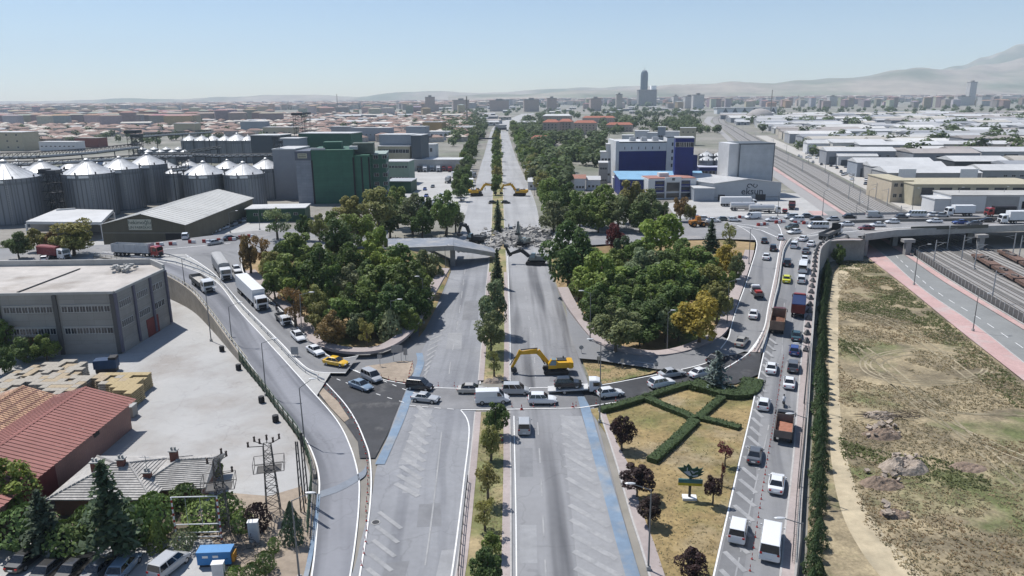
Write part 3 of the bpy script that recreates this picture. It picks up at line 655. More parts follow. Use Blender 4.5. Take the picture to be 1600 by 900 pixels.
grove([(940,432,88,78,'l'),(1005,417,70,58,'e'),(1082,412,64,52,'g'),(960,455,72,66,'d'),(1045,443,80,66,'g'),(1112,443,60,56,'o'),(1015,488,74,62,'d'),(1052,470,62,56,'d'),(920,408,50,50,'g'),
          (905,440,40,50,'g'),(985,440,60,56,'g'),(1075,445,56,56,'g'),(960,410,50,46,'g'),(990,470,60,56,'g'),(1120,470,44,50,'o'),(1060,395,50,44,'g'),(1040,500,50,50,'e'),(930,480,50,52,'d'),(1000,512,60,44,'d'),(1075,430,40,40,'l'),(1150,415,26,40,'e'),(1020,440,56,56,'d'),(1090,450,50,50,'d'),(940,465,56,56,'g'),(1000,395,50,44,'g'),(1035,415,56,50,'d'),(1060,500,44,46,'d'),(975,480,56,50,'d'),(1100,415,50,46,'g'),(925,445,44,50,'d'),(1130,440,36,46,'g'),(1020,465,50,50,'g')], 'in the wooded wedge inside the right loop', GRR)
tree(888,395,80,92,'d', label='largest dark green tree, beside the rubble of the broken bridge')
tree(1030,358,80,66,'l','w', label='bright green weeping tree along the cross road')
tree(962,368,32,38,'m', label='maroon leafed tree below the cross road')
tree(973,388,40,46,'p', label='dark tree directly below the maroon tree')
tree(1110,366,30,44,'p','n', label='dark pine at the end of the right wooded wedge near the slip road')
tree(1138,368,28,46,'o','s', label='sparse yellow green tree beside the dark pine by the slip road')
tree(1132,404,46,46,'y', label='yellow green tree near the right slip road kerb')
tree(1092,487,82,76,'y', label='large yellowing tree at the front of the right wooded wedge')
tree(962,506,78,62,'e', label='broad grey green tree at the front of the right wooded wedge')
GB = 'trees behind the cross road near the green factory'
grove([(550,328,54,46,'o'),(560,352,60,48,'g'),(592,322,60,54,'o'),(622,318,50,56,'g'),(645,330,50,52,'e'),(667,330,40,46,'d'),(610,340,60,48,'d'),(697,328,44,58,'g'),(712,338,30,36,'e'),(520,345,30,34,'g'),(500,352,30,36,'o'),(477,352,26,34,'d'),(660,345,40,40,'d')], 'in the belt before the green mill', GB)
tree(434,342,50,46,'e','s', label='pale sparse tree standing on the cross road kerb near the green factory')
tree(117,362,76,52,'o','s', label='broad olive tree in front of the white canopy by the silos'); tree(115,372,60,40,'o','c', label='low olive tree below the silos')
for a in [(60,372,34,30,'o'),(30,380,36,34,'d'),(86,374,26,26,'b'),(15,392,40,36,'d')]: tree(*a, label='roadside tree below the tall silos', group='roadside trees below the silos')
tree(128,386,38,46,'p','n', label='dark conifer between the two red lorries'); tree(164,396,30,30,'d', label='low dark tree behind the grey building parapet'); tree(50,398,26,36,'l', label='bright green tree behind the grey building roof')
GC = 'trees behind the cross road in front of the blue factory'
grove([(862,305,46,50,'g'),(885,312,50,52,'d'),(865,335,50,44,'e'),(912,318,50,50,'g'),(940,318,56,54,'g'),(965,325,50,50,'e'),(985,310,56,56,'o'),(1010,322,50,50,'e'),(1000,335,50,40,'d'),(935,338,50,36,'g'),(1030,328,30,36,'d'),(905,335,50,40,'d')], 'in the belt before the blue factory', GC)
tree(1063,322,26,34,'b', label='brown leafed tree at the end of the belt by the factory forecourt'); tree(1078,330,20,26,'o', label='small olive tree at the factory forecourt corner')
# central reservation
tree(769,472,50,72,'e', label='dense pale green tree on the median below the bridge gap'); tree(767,512,46,56,'e', label='second dense pale tree on the median, nearest the yellow excavator')
tree(777,416,26,54,'p','n', label='dark fir on the median at the bridge gap')
tree(776,648,40,46,'d', label='dark green tree on the median next to the white van'); tree(767,684,30,50,'o', label='slim olive tree on the median below the crossing')
tree(763,744,44,60,'o','s', label='sparse olive tree on the near median'); tree(758,792,38,54,'o','s', label='sparse small tree on the near median beside the manhole')
tree(772,560,24,40,'o','s', label='thin sapling on the median above the crossing')
tree(762,880,54,62,'d', label='bushy green tree on the median at the bottom edge'); tree(770,845,34,36,'g', label='small leafy tree on the near median above the bushy one')
tree(778,342,18,34,'p','n', label='dark fir on the median beyond the rubble'); tree(778,326,16,26,'p','n', label='smaller dark fir on the far median')
GM = 'trees along the far median'
for y, w in [(297,16),(286,18),(276,18),(266,18),(257,17),(248,18),(240,16),(233,18),(226,15),(219,14),(213,13)]:
    tree(776+R.uniform(-1.5,1.5), y-6, w, 20 if y > 250 else 15, R.choice('gdeo'), 'c', 'tree on the far median of the motorway', GM)
GH = 'trees lining the far motorway'
for k in range(34):
    t = k/33; y = 306 - 100*t**0.8; x = 722 + 26*t + R.uniform(-10,6)*(1-t*0.5); tree(x, y-8, 24-12*t, 24-10*t, R.choice('gded'), 'c', 'tree lining the left side of the far motorway', GH)
for k in range(34):
    t = k/33; y = 318 - 112*t**0.75; x = 858 - 58*t**0.6 + R.uniform(-2,14)*(1-t*0.4); tree(x, y-10, 30-16*t, 30-15*t, R.choice('ggeo'), 'c', 'tree lining the right side of the far motorway', GH)
# garden wedge
tree(972,668,40,46,'k', label='dark purple plum tree in the dry garden below the hedge corner', lift=0.28); tree(995,742,54,42,'k', label='wide dark purple plum tree beside the garden pavement', lift=0.3)
tree(1013,788,42,38,'k', label='dark plum tree behind the tall lamp post in the garden', lift=0.32); tree(1080,876,50,44,'k', label='dark plum tree at the bottom edge of the garden', lift=0.15)
tree(1113,755,30,34,'k', label='dark plum tree to the side of the leaf shaped sign', lift=0.5); tree(1133,700,30,26,'m','s', label='reddish sapling near the ramp kerb', lift=0.6); tree(1128,732,10,34,'m','s', label='thin bare reddish sapling near the ramp', lift=0.3)
tree(1119,576,56,58,'s','n', label='blue spruce at the corner of the clipped hedge', lift=0.05)
# lower left planting
tree(18,755,90,84,'l', label='large bright green broadleaf tree by the red roofed sheds'); tree(75,800,72,84,'p','n', label='smaller dark cedar in front of the tiled house', lift=0.28); tree(182,775,96,128,'p','n', label='tall dark cedar in front of the tiled house', lift=0.32)
tree(336,728,30,40,'g', label='leafy tree behind the corner of the tiled house', lift=0.1)
for a in [(40,820,70,60,'d'),(110,838,60,50,'d'),(150,815,60,60,'d'),(215,815,60,64,'d')]:
    tree(*a, 'b', 'dense dark shrub in front of the tiled house', 'shrubs before the tiled house', 0.02, 'shrub', 'shrub')
tree(246,800,50,66,'g','b', 'rounded dark green bush at the tiled house wall', None, 0.05, 'shrub', 'shrub'); tree(247,832,32,48,'g','y', 'small cone shaped cypress by the parked cars')
tree(288,842,32,32,'e','b', 'round grey green bush behind the blue generator', None, 0.05, 'shrub', 'shrub')
for a in [(290,775,40,40,'d'),(325,800,60,44,'g'),(355,790,40,40,'d'),(380,812,30,36,'g')]: tree(*a, 'b', 'green bush growing behind the billboard frame', 'bushes behind the billboard frame', 0.02, 'shrub', 'shrub')
tree(458,812,34,66,'p','y', 'clipped dark cone cypress beside the ramp corner'); tree(429,850,17,24,'g','b', 'small clipped round bush nearest the cone cypress', None, 0.03, 'shrub', 'shrub')
tree(416,876,28,32,'d','b', 'clipped round bush in the planted corner', None, 0.03, 'shrub', 'shrub'); tree(394,893,26,30,'d','b', 'clipped round bush beside the lattice debris', None, 0.03, 'shrub', 'shrub'); tree(368,896,24,26,'g','b', 'clipped round bush behind the white cabinet', None, 0.03, 'shrub', 'shrub')
tree(404,806,34,44,'k','b', 'bare grey brown shrub at the foot of the lattice tower', None, 0.03, 'shrub', 'shrub')
for a in [(15,520,50,66,'g'),(42,545,44,40,'d'),(74,540,40,42,'g'),(8,560,36,40,'d')]: tree(*a, label='leafy tree in the shade of the grey building', group='trees before the grey building', lift=0.06)
tree(1309,396,20,30,'d', label='dark shrub growing at the curved retaining wall', lift=0.05)
# right: cypress row along the ramp
HR = [G(x, y) for x, y in [(1268,960),(1273,900),(1277,800),(1280,700),(1281,620),(1284,540),(1288,470),(1292,425)]]
for i, p in enumerate(resample(crom(HR, 6), 2.2)):
    h = R.uniform(2.0, 4.0); plant(p + Vector((R.uniform(-0.3,0.3),0,0)), h, R.uniform(0.8,1.2), h, 'y', jit((0.036,0.062,0.026)), 'cypress in the dense row between the ramp and the waste field', 'cypress row beside the ramp', name='cypress')
# hedges of the garden
def hedge(pts, w, h, label, col=(0.05,0.075,0.03), zf=z0, n=4, dens=60, name='hedge'):
    P = PX(pts, zf, n); b = MB(); sweep(P, [(-w*0.42,0),(-w*0.45,h*0.9),(-w*0.3,h*0.96),(w*0.3,h*0.96),(w*0.45,h*0.9),(w*0.42,0)], b)
    rnd = random.Random(len(pts)*7+int(w*10))
    for a, c in zip(P, P[1:]):
        d = c-a; l = d.length; t = d.normalized(); s = Vector((t.y,-t.x,0))
        for _ in range(int(l*dens*(w+2*h)/4)):
            k = rnd.random(); u = rnd.uniform(-1,1); q = a + d*rnd.random()
            if k < w/(w+2*h): p = q + s*u*w*0.48 + Vector((0,0,h+rnd.uniform(-0.12,0.10)+0.12*mnoise.noise(q*0.5))); nn = Vector((0,0,1))
            else: sg = 1 if u > 0 else -1; p = q + s*sg*w*(0.47+rnd.uniform(-0.02,0.06)) + Vector((0,0,h*rnd.random())); nn = s*sg
            leaf_quad(b, p + rnd_dir(rnd)*0.1, (nn + rnd_dir(rnd)*0.8).normalized(), rnd.uniform(0.14,0.36), rnd)
    o = b.build(name, M_needle); o.color = (*col, 1); return tag(o, label, 'hedge')
hedge([(938,645),(960,640),(1000,628),(1050,612),(1082,603)], 1.4, 0.85, 'clipped hedge bordering the crossing approach')
hedge([(1006,625),(1040,640),(1070,652),(1085,660)], 1.5, 0.85, 'diagonal clipped hedge from the border hedge to the crossing point')
hedge([(1128,626),(1108,643),(1090,659)], 1.4, 0.85, 'short diagonal hedge below the blue spruce bed')
hedge([(1094,658),(1120,664),(1156,674)], 1.4, 0.8, 'low clipped hedge running to the ramp kerb')
hedge([(1086,662),(1068,680),(1045,702),(1018,725)], 1.6, 0.85, 'wide hedge running down to the plum trees')
hedge([(1082,605),(1110,612),(1140,620),(1168,617),(1176,600)], 3.6, 1.1, 'broad dark green hedge bed around the blue spruce')
# weeds and grasses
M_weed = [mat('weeds_green', (0.135,0.15,0.062), 0.8, n1=(0.3,0.3), trans=0.4), mat('weeds_olive', (0.20,0.178,0.105), 0.8, n1=(0.3,0.3), trans=0.4), mat('weeds_straw', (0.36,0.29,0.17), 0.8, n1=(0.3,0.25), trans=0.4), mat('weeds_rust', (0.25,0.18,0.10), 0.8, n1=(0.3,0.25), trans=0.4)]
def tuft(b, p, s, rnd, k=5):
    for _ in range(k):
        q = p + Vector((rnd.uniform(-s,s), rnd.uniform(-s,s), 0)); a = rnd.uniform(0,3.14); d = Vector((math.cos(a), math.sin(a), 0))*s*0.4; tp = q + Vector((-d.y, d.x, 0))*rnd.choice((-1,1))*rnd.uniform(1.0,2.2) + Vector((0,0,s*rnd.uniform(0.25,0.6)))
        b.add([q-d, q+d, tp+d*0.5, tp-d*0.4], [(0,1,2,3)])
rw = random.Random(99); b = MB(); cnt = 0
for _ in range(95000):
    X, Y = rw.uniform(38,112), rw.uniform(45,205); p = Vector((X, Y, 0.0))
    d = p - CAM; fz = d.dot(FWD); px = 800 + F*d.dot(RT)/fz; py = 450 - F*d.dot(UP)/fz
    # keep to the field: right of the track, left of the pink paving
    e = 1361 + (py-406)*1.24; lf = 1300 if py < 690 else 1300 + (py-690)*0.33
    if not (lf+10 < px < e-4 and 408 < py < 930): continue
    c = mnoise.noise(Vector((X*0.07, Y*0.07, 3))) + 0.5*mnoise.noise(Vector((X*0.25, Y*0.25, 8)))
    ring = abs(math.hypot((px-1430)/130, (py-570)/38)-0.75) < 0.16
    if c < -0.22 + (0.35 if ring else 0) or rw.random() < 0.12: continue
    h = mnoise.noise(Vector((X*0.05+9, Y*0.05, 1)))
    edge = e - px < 60
    b.m(0 if h > 0.18 or (edge and rw.random() < 0.5) else 3 if (h < -0.28 and rw.random() < 0.5) else 2 if rw.random() < 0.5 else 1)
    tuft(b, p, rw.uniform(0.10,0.30)*(1.3 if edge or h > 0.18 else 0.85), rw, 4); cnt += 1
    if cnt > 19000: break
tag(b.build('weeds', M_weed), 'dry weeds and low scrub covering the waste field', 'weeds', None, 'stuff')
b = MB()
for _ in range(7000):
    k = rw.random()
    if k < 0.5:
        px, py = rw.uniform(935,1170), rw.uniform(615,900)
        if px < 950+(py-640)*0.33 or px > 1176-(py-640)*0.235 or py < 640-(px-935)*0.22: continue
    elif k < 0.8: px, py = rw.uniform(748,796), rw.uniform(460,900); 
    else: px, py = rw.uniform(915,1030), rw.uniform(562,600)
    if 745 < px < 800 and (px < 757-(py-490)*0.1+ (4) or px > 792): continue
    if 590 < py < 645 and px < 905: continue
    if px > 900 and py < 602 and not (px-908 > (py-561)*0.3 and py > 561+(px-908)*0.13 and py < 601-(px-942)*0.2): continue
    b.m(rw.choice((0,1,2,2,1))); tuft(b, G(px, py), rw.uniform(0.05,0.14), rw, 4)
tag(b.build('grass', M_weed), 'patchy dry grass of the median and the garden wedge', 'grass', None, 'stuff')
# ================================================================= WALLS, BARRIERS, BRIDGES, STREET FURNITURE
M_wallrib = mat('ribbed_concrete_wall', (0.33,0.32,0.305), 0.9, n1=(2.5,0.16), n2=(0.2,0.12), bump=0.6)
M_deck = mat('bridge_concrete', (0.36,0.355,0.345), 0.9, n1=(0.8,0.14), n2=(0.15,0.12))
M_deckdust = mat('dusty_deck', (0.22,0.24,0.275), 0.9, n1=(0.5,0.15), tint=((0.33,0.325,0.32),0.2,0.48,0.65))
M_whitep = mat('white_paint', (0.72,0.72,0.71), 0.5, n1=(1.5,0.06))
M_red = mat('red_plastic', (0.34,0.04,0.035), 0.5, n1=(2,0.12))
M_black = mat('black_rubber', (0.022,0.022,0.024), 0.7, n1=(3,0.2))
M_bluep = mat('blue_paint', (0.03,0.18,0.44), 0.5, n1=(1.5,0.1))
M_lampw = mat('lamp_head_grey', (0.60,0.61,0.62), 0.4, 0.2, n1=(3,0.05))
def wall(pts, th, up, bottom, b=None):
    """upright wall along a path: thickness to the right of travel, top above the path, foot at an absolute height"""
    b = b or MB(); o = len(b.v); k = len(pts)
    for i, p in enumerate(pts):
        t = pts[min(i+1,k-1)] - pts[max(0,i-1)]; t.z = 0; t.normalize(); s = Vector((t.y,-t.x,0))
        z = bottom if not callable(bottom) else bottom(p)
        for q, zz in ((p, min(z, p.z-0.05)), (p, p.z+up), (p+s*th, p.z+up), (p+s*th, min(z, p.z-0.05))): b.v.append((q.x, q.y, zz))
    for i in range(k-1):
        for j in range(4): q = o+i*4; b.f.append((q+j, q+(j+1)%4, q+4+(j+1)%4, q+4+j)); b.mi.append(b.cur)
    b.f.append((o,o+1,o+2,o+3)); b.f.append((o+(k-1)*4+3,o+(k-1)*4+2,o+(k-1)*4+1,o+(k-1)*4)); b.mi += [b.cur]*2
    return b
# retaining wall of ramp A towards the yard, with railings along its top
ALw = [p for p in AL if 80 < p.y < 205]
o = wall([p + Vector((-0.35,0,0)) for p in ALw], 0.35, 0.45, -0.2).build('retaining_wall', M_wallstone); tag(o, 'stained tan retaining wall holding the curving ramp above the yard', 'wall')
def railing(name, pts, label, h=1.0, step=2.4, nr=2, material=None, postr=0.05, cat='railing', pickets=0, dz=0.0):
    t = thing(name, label, cat, pts[0]); o_ = pts[0]; P = [p - o_ for p in pts]; material = material or M_galv
    for k in range(nr):
        hh = dz + h*(k+1)/nr
        sweep(P, [(-0.03,hh-0.05),(-0.03,hh+0.03),(0.03,hh+0.03),(0.03,hh-0.05)]).build('rail', material, t)
    pm = MB(); pm.box(-postr,postr,-postr,postr,-0.1,h+dz+0.05); pmesh = pm.mesh('post', material)
    for q in resample(P, step): put('post', pmesh, t, q)
    if pickets:
        b = MB()
        for q in resample(P, pickets): b.box(q.x-0.018,q.x+0.018,q.y-0.018,q.y+0.018,q.z+dz,q.z+h+dz)
        x = b.build('pickets', material, t); x['kind'] = 'stuff'
    return t
M_greenfence = mat('green_fence_steel', (0.05,0.085,0.05), 0.6, 0.2, n1=(2,0.2)); M_cream = mat('cream_steel', (0.50,0.46,0.36), 0.6, 0.1, n1=(2,0.12))
railing('ramp_railing', [p+Vector((-0.2,0,0.45)) for p in AL if 118 < p.y < 200], 'pale steel railing on the retaining wall above the yard', 0.6, 2.2, 2, M_cream)
railing('yard_fence', [p+Vector((-0.9,0,-p.z+max(0,p.z-0.6))) for p in AL if 68 < p.y < 122], 'dark green mesh fence between the yard and the ramp', 1.9, 2.5, 3, M_greenfence, 0.06, 'fence', 0.35)
# verge between ramp A and slip road B with its crash barrier, the same between R1 and R2
def nearest_pairs(A, B, cond):
    out = []
    for a in A:
        if cond(a): c = min(B, key=lambda q: (q-a).length); out.append((a, c))
    return out
pr = nearest_pairs(AR, BL, lambda p: 104 < p.y < 190)
struct(strip('ramp_verge_left', [a+Vector((0,0,0.01)) for a, c in pr], [c+Vector((0,0,0.01)) for a, c in pr], M_conc, False))
def crash_barrier(pts, label, step=4.0, gap=0):
    t = thing('crash_barrier', label, 'barrier', pts[0]); P = [p-pts[0] for p in pts]
    sweep(P, [(0.0,0.42),(0.05,0.48),(0.0,0.58),(0.05,0.68),(0.0,0.75),(-0.04,0.75),(-0.04,0.42)]).build('beam', M_galv, t)
    pm = MB(); pm.box(-0.07,0.0,-0.05,0.05,-0.1,0.72); me = pm.mesh('post', M_galv)
    for q in resample(P, step): put('post', me, t, q)
    return t
railing('median_railing', PX([(731,755),(727,790),(722,840),(716,905)], n=4, dz=0.16), 'low dark railing on the near median kerb', 0.9, 1.8, 2, M_darkmetal, 0.04)
p = W(587,816,0.035); t = thing('manhole_cover', 'round iron manhole cover on the left carriageway', 'manhole', p); MB().tube((0,0,-0.02),(0,0,0.012),0.5,20).build('ring', M_conc, t); MB().tube((0,0,0),(0,0,0.02),0.4,20).build('lid', M_darkmetal, t)
crash_barrier([(a*0.45+c*0.55) for a, c in pr], 'steel crash barrier between the curving ramp and the lorry slip road')
crash_barrier([p + Vector((0,0,0)) for p in [WF(x,y,zl) for x, y in [(205,404),(245,408),(275,413),(310,424),(336,436)]]], 'curved crash barrier where the ramp leaves the cross road')
q = [p for p in PX([(907,557),(940,563),(972,568),(1000,572),(1027,576)], n=3)]
crash_barrier(q, 'crash barrier along the loop above the grass wedge', 5)
pr2 = nearest_pairs(R1R, R2L, lambda p: 118 < p.y < 200)
struct(strip('ramp_verge_right', [a+Vector((0,0,0.02)) for a, c in pr2], [c+Vector((0,0,0.02)) for a, c in pr2], M_walk, False))
o = wall([a*0.25+c*0.75 for a, c in pr2], -0.3, 0.75, lambda p: p.z-0.2).build('divider_wall', M_conc); tag(o, 'low concrete divider between the two right ramps', 'barrier')
crash_barrier([a*0.6+c*0.4 for a, c in pr2], 'steel crash barrier on the divider between the two right ramps')
# right ramp: retaining wall, railing and planters on its pavement edge
WK = [p for p in WKO if p.y < 215]
o = wall(WK, -0.35, 0.25, -0.2).build('ramp_retaining_wall', M_wallrib); tag(o, 'curved grey ribbed retaining wall of the ramp above the waste field', 'wall')
railing('ramp_railing', [p+Vector((-0.3,0,0.05)) for p in WKO if 62 < p.y < 125], 'dark steel railing on the pavement beside the cypress row', 1.0, 2.0, 2, M_darkmetal, 0.035, 'railing', 0.4)
pb = MB(); pb.prism([(-0.55,-0.4),(0.55,-0.4),(0.55,0.4),(-0.55,0.4)], 0, 0.35); pb.add([(-0.45,-0.32,0.35),(0.45,-0.32,0.35),(0.45,0.32,0.35),(-0.45,0.32,0.35),(-0.16,-0.12,1.0),(0.16,-0.12,1.0),(0.16,0.12,1.0),(-0.16,0.12,1.0)], [(0,1,5,4),(1,2,6,5),(2,3,7,6),(3,0,4,7),(4,5,6,7)])
pm = pb.mesh('kerb_block', mat('weathered_block', (0.13,0.13,0.13), 0.9, n1=(2,0.25)))
for i, p in enumerate(resample([p for p in WKO if 118 < p.y < 205], 4.0)):
    o = put('kerb_block', pm, None, p+Vector((-0.75,0,-0.02)), R.uniform(0,3)); tag(o, 'dark concrete block on the parapet of the right ramp', 'block', 'parapet blocks of the right ramp')
# ---- bridge over the railway
def slab(name, up, dn, top, bot, material, parent=None):
    b = MB(); n = len(up)
    for a, c in zip(up, dn):
        for p, z in ((a,top),(c,top),(c,bot),(a,bot)): b.v.append((p.x,p.y,p.z+z))
    for i in range(n-1):
        for j in range(4): q = i*4; b.f.append((q+j,q+(j+1)%4,q+4+(j+1)%4,q+4+j)); b.mi.append(0)
    b.f += [(0,1,2,3),((n-1)*4+3,(n-1)*4+2,(n-1)*4+1,(n-1)*4)]; b.mi += [0,0]
    return b.build(name, material, parent)
bu = [W(x,y,6) for x, y in [(1322,336),(1400,335),(1500,334),(1650,332),(1900,327)]]; bd = [W(x,y,6) for x, y in [(1352,368),(1400,362),(1500,357),(1650,352),(1900,345)]]
t = thing('railway_bridge', 'long concrete road bridge over the railway and the side road', 'bridge', (0,0,0))
slab('deck', bu, bd, -0.06, -1.5, M_deck, t)
sweep(bd, [(-0.5,-0.05),(-0.5,0.55),(0.15,0.55),(0.15,-1.0),(-0.02,-1.0),(-0.02,-0.05)]).build('edge_beam', M_deck, t)
sweep(bu, [(-0.2,-0.05),(-0.2,0.8),(0.1,0.8),(0.1,-0.05)]).build('parapet', M_deck, t)
for x0, x1 in ((1422,1482),(1484,1543)):
    a, c = W(x0, 357.5-(x0-1422)*0.03+2.5, 6), W(x1, 357.5-(x1-1422)*0.03+2.5, 6)
    sweep([a, c], [(0.18,0.1),(0.18,1.15),(0.24,1.15),(0.24,0.1)]).build('screen_panel', mat('dark_screen', (0.10,0.10,0.085), 0.8, n1=(3,0.2)), t)
M_pier = mat('pier_concrete', (0.31,0.30,0.29), 0.9, n1=(0.8,0.15))
for x, y in ((1416,398),(1396,384),(1530,390),(1512,380),(1640,384)):
    p = W(x, y, 0); b = MB(); b.cbox((p.x,p.y,2.1),(1.5,1.5,4.6)); b.build('pier', M_pier, t); b = MB(); b.cbox((p.x,p.y,4.15),(3.2,2.0,0.9)); b.build('pier_cap', M_pier, t)
b = MB(); p = W(1340,360,3); sweep([W(1352,400,0), W(1322,362,0)], [(-0.4,0),(-0.4,4.5),(0.4,4.5),(0.4,0)], b); b.build('abutment', M_pier, t)
for P_, lab in (([W(x,y,6) for x, y in [(1300,352),(1330,348),(1400,346),(1500,345),(1640,342)]], 'dark concrete divider along the railway bridge'),):
    o = wall(P_, 0.5, 0.9, 5.9).build('road_divider', mat('divider_concrete', (0.20,0.19,0.175), 0.9, n1=(1,0.15))); tag(o, lab, 'barrier')
# ---- half demolished bridge over the motorway
t = thing('broken_bridge', 'half demolished concrete bridge deck sagging onto the motorway', 'bridge', (0,0,0))
s1u = [W(600,373,6), W(660,372,6), W(708,371,6)]; s1d = [W(600,389,6), W(660,387,6), W(708,385,6)]
slab('deck', s1u, s1d, 0.0, -0.9, M_deckdust, t)
sweep(s1d, [(-0.5,0.0),(-0.5,0.25),(0.12,0.25),(0.12,-1.1),(-0.1,-1.1),(-0.1,0.0)]).build('edge_beam', M_deck, t)
s2u = [W(708,371,6)+Vector((0.05,0,0)), W(735,378,4.6), W(771,388,2.4)]; s2d = [W(708,385,6)+Vector((0.05,0,0)), W(740,390,4.2), W(776,396,2.2)]
slab('fallen_deck', s2u, s2d, 0.0, -0.9, M_deckdust, t)
sweep(s2d, [(-0.45,0.0),(-0.45,0.2),(0.12,0.2),(0.12,-1.1),(-0.1,-1.1),(-0.1,0.0)]).build('edge_beam', M_deck, t)
for yy in (387, 379):
    p = W(707, yy, 5.1); b = MB(); b.cbox((p.x,p.y,2.3),(1.3,1.3,4.8)); b.build('pier', M_pier, t)
a, c = W(707,384,5.0), W(707,373,5.0); b = MB(); b.cbox(((a.x+c.x)/2,(a.y+c.y)/2,4.7),(1.7,(c-a).length+1,0.8)); b.build('pier_cap', M_pier, t)
b = MB(); a = W(668,389,5.0); c = G(704,407); b.add([a, a+Vector((0,1.2,0)), c+Vector((0,1.2,0.3)), c+Vector((0,0,0.3)), a-Vector((0,0,0.6)), c-Vector((0,0,0.3))], [(0,3,2,1),(0,4,5,3)]); b.build('slope_beam', M_deck, t)
b = MB(); q = [W(640,391,6.0), W(708,386,6.0), W(708,371,6.0), W(640,374,6.0)]
f0 = Vector((W(640,391,6).x-1, W(640,391,6).y, -0.1)); f1 = Vector((W(640,374,6).x-1, W(640,374,6).y, -0.1))
b.add([f0, Vector((f0.x,f0.y,5.2)), Vector((f1.x,f1.y,5.2)), f1], [(0,1,2,3)]); b.build('abutment', M_pier, t)
rp = MB()
for x in (618,632,646,660,674,688,700): p = W(x, 372.6, 6); rp.box(p.x-0.05,p.x+0.05,p.y-0.05,p.y+0.05,5.95,7.0)
rp.build('railing_stumps', M_darkmetal, t)['kind'] = 'stuff'
t = thing('bridge_stub', 'torn off concrete bridge end above the rubble on the right side', 'bridge', (0,0,0))
slab('deck', [W(905,350,6), W(888,354,6)], [W(893,386,6), W(872,388,6)], 0.0, -0.9, M_deck, t)
b = MB(); a, c, d, e = W(886,354,5.9), W(870,388,5.9), W(858,392,0.2), W(868,356,0.2)
b.add([a,c,d,e, a-Vector((0,0,1)), c-Vector((0,0,1)), d-Vector((0,0,0.5)), e-Vector((0,0,0.5))], [(0,1,2,3),(7,6,5,4),(1,5,6,2),(3,7,4,0),(2,6,7,3)]); b.build('fallen_slab', M_deck, t)
# rubble of the deck on both carriageways
rr = random.Random(5); b = MB()
M_rub = mat('rubble_concrete', (0.31,0.30,0.285), 0.95, n1=(1.2,0.25), n2=(6,0.2))
for _ in range(1500):
    px = rr.gauss(815, 27); py = rr.gauss(371, 7)
    if not (742 < px < 876 and 350 < py < 392): continue
    p = W(px, py, 0); s = rr.choice((0.25,0.3,0.35,0.45,0.6,0.8,1.3))*rr.uniform(0.6,1.3)
    hz = max(0, 1.1*(1-abs(px-822)/60)*(1-abs(py-371)/22))
    b.cbox((p.x,p.y,hz*rr.uniform(0.3,1.1)+s*0.2), (s*rr.uniform(0.6,1.6),s*rr.uniform(0.6,1.4),s*rr.uniform(0.3,0.8)), rr.uniform(0,3), rr.uniform(-0.5,0.5), rr.uniform(-0.5,0.5))
for _ in range(260):
    px = rr.uniform(712,778); py = rr.uniform(386,401) - (px-740)*0.02; p = W(px, py, 0); s = rr.uniform(0.3,1.0)
    b.cbox((p.x,p.y+6,s*0.3), (s*1.3,s,s*0.6), rr.uniform(0,3), rr.uniform(-0.4,0.4), 0)
for _ in range(120): p = W(rr.gauss(812,26), rr.gauss(372,6), rr.uniform(0.2,1.6)); b.tube(p, p+Vector((rr.uniform(-1.5,1.5),rr.uniform(-1,1),rr.uniform(0,1.4))), 0.04, 4)
tag(b.build('rubble', M_rub), 'heap of broken concrete from the demolished bridge across the motorway', 'rubble', None, 'stuff')
def mound(name, cx, cy, wpx, hpx, hgt, material, label, seed, cat='mound', n=22):
    """an uneven heap of earth with its outline seen at (cx, cy)"""
    p = G(cx, cy + hpx*0.25); q = ppm(p); a = wpx/2/q; bb = a*0.62; b = MB(); off = Vector((seed*3.1, seed*1.7, 0))
    for j in range(n+1):
        for i in range(n+1):
            x = -1+2*i/n; y = -1+2*j/n; r = math.hypot(x, y)
            k = max(0, 1-r**2.2); z = hgt*k*(0.75+0.7*mnoise.noise(Vector((x*1.6,y*1.6,seed))+off)+0.35*mnoise.noise(Vector((x*5,y*5,seed))+off)) - 0.06
            b.v.append((x*a*(1+0.15*mnoise.noise(Vector((y*2,seed,0)))), y*bb, z))
    for j in range(n):
        for i in range(n): b.f.append((j*(n+1)+i, j*(n+1)+i+1, (j+1)*(n+1)+i+1, (j+1)*(n+1)+i)); b.mi.append(0)
    o = b.build(name, material, None, p); return tag(o, label, cat)
M_spoil = mat('spoil_pale', (0.33,0.275,0.225), 0.95, n1=(1.2,0.25), n2=(5,0.2), bump=0.8); M_soil = mat('soil_brown', (0.22,0.165,0.125), 0.95, n1=(1.5,0.3), n2=(6,0.25), bump=0.9)
mound('earth_mound', 1412, 722, 78, 40, 1.9, M_spoil, 'pale grey spoil heap in the waste field', 3); mound('earth_mound', 1378, 745, 70, 46, 1.0, M_soil, 'brown soil spread beside the pale spoil heap', 4)
mound('earth_mound', 1378, 672, 62, 34, 1.1, M_soil, 'brown earth heap with broken slabs in the waste field', 5); mound('earth_mound', 1398, 798, 50, 24, 0.7, M_soil, 'small brown earth heap with a white slab', 6)
mound('earth_mound', 1512, 722, 60, 34, 0.6, M_soil, 'flat dark earth heap right of the pale spoil heap', 7); mound('earth_mound', 1375, 645, 54, 18, 0.8, M_spoil, 'low pale earth heap behind a pile of branches', 8)
mound('rubble_mound', 770, 590, 34, 26, 0.9, M_spoil, 'broken kerb heap where the median was cut for the crossing', 9)
b = MB(); c0 = G(1398, 652)
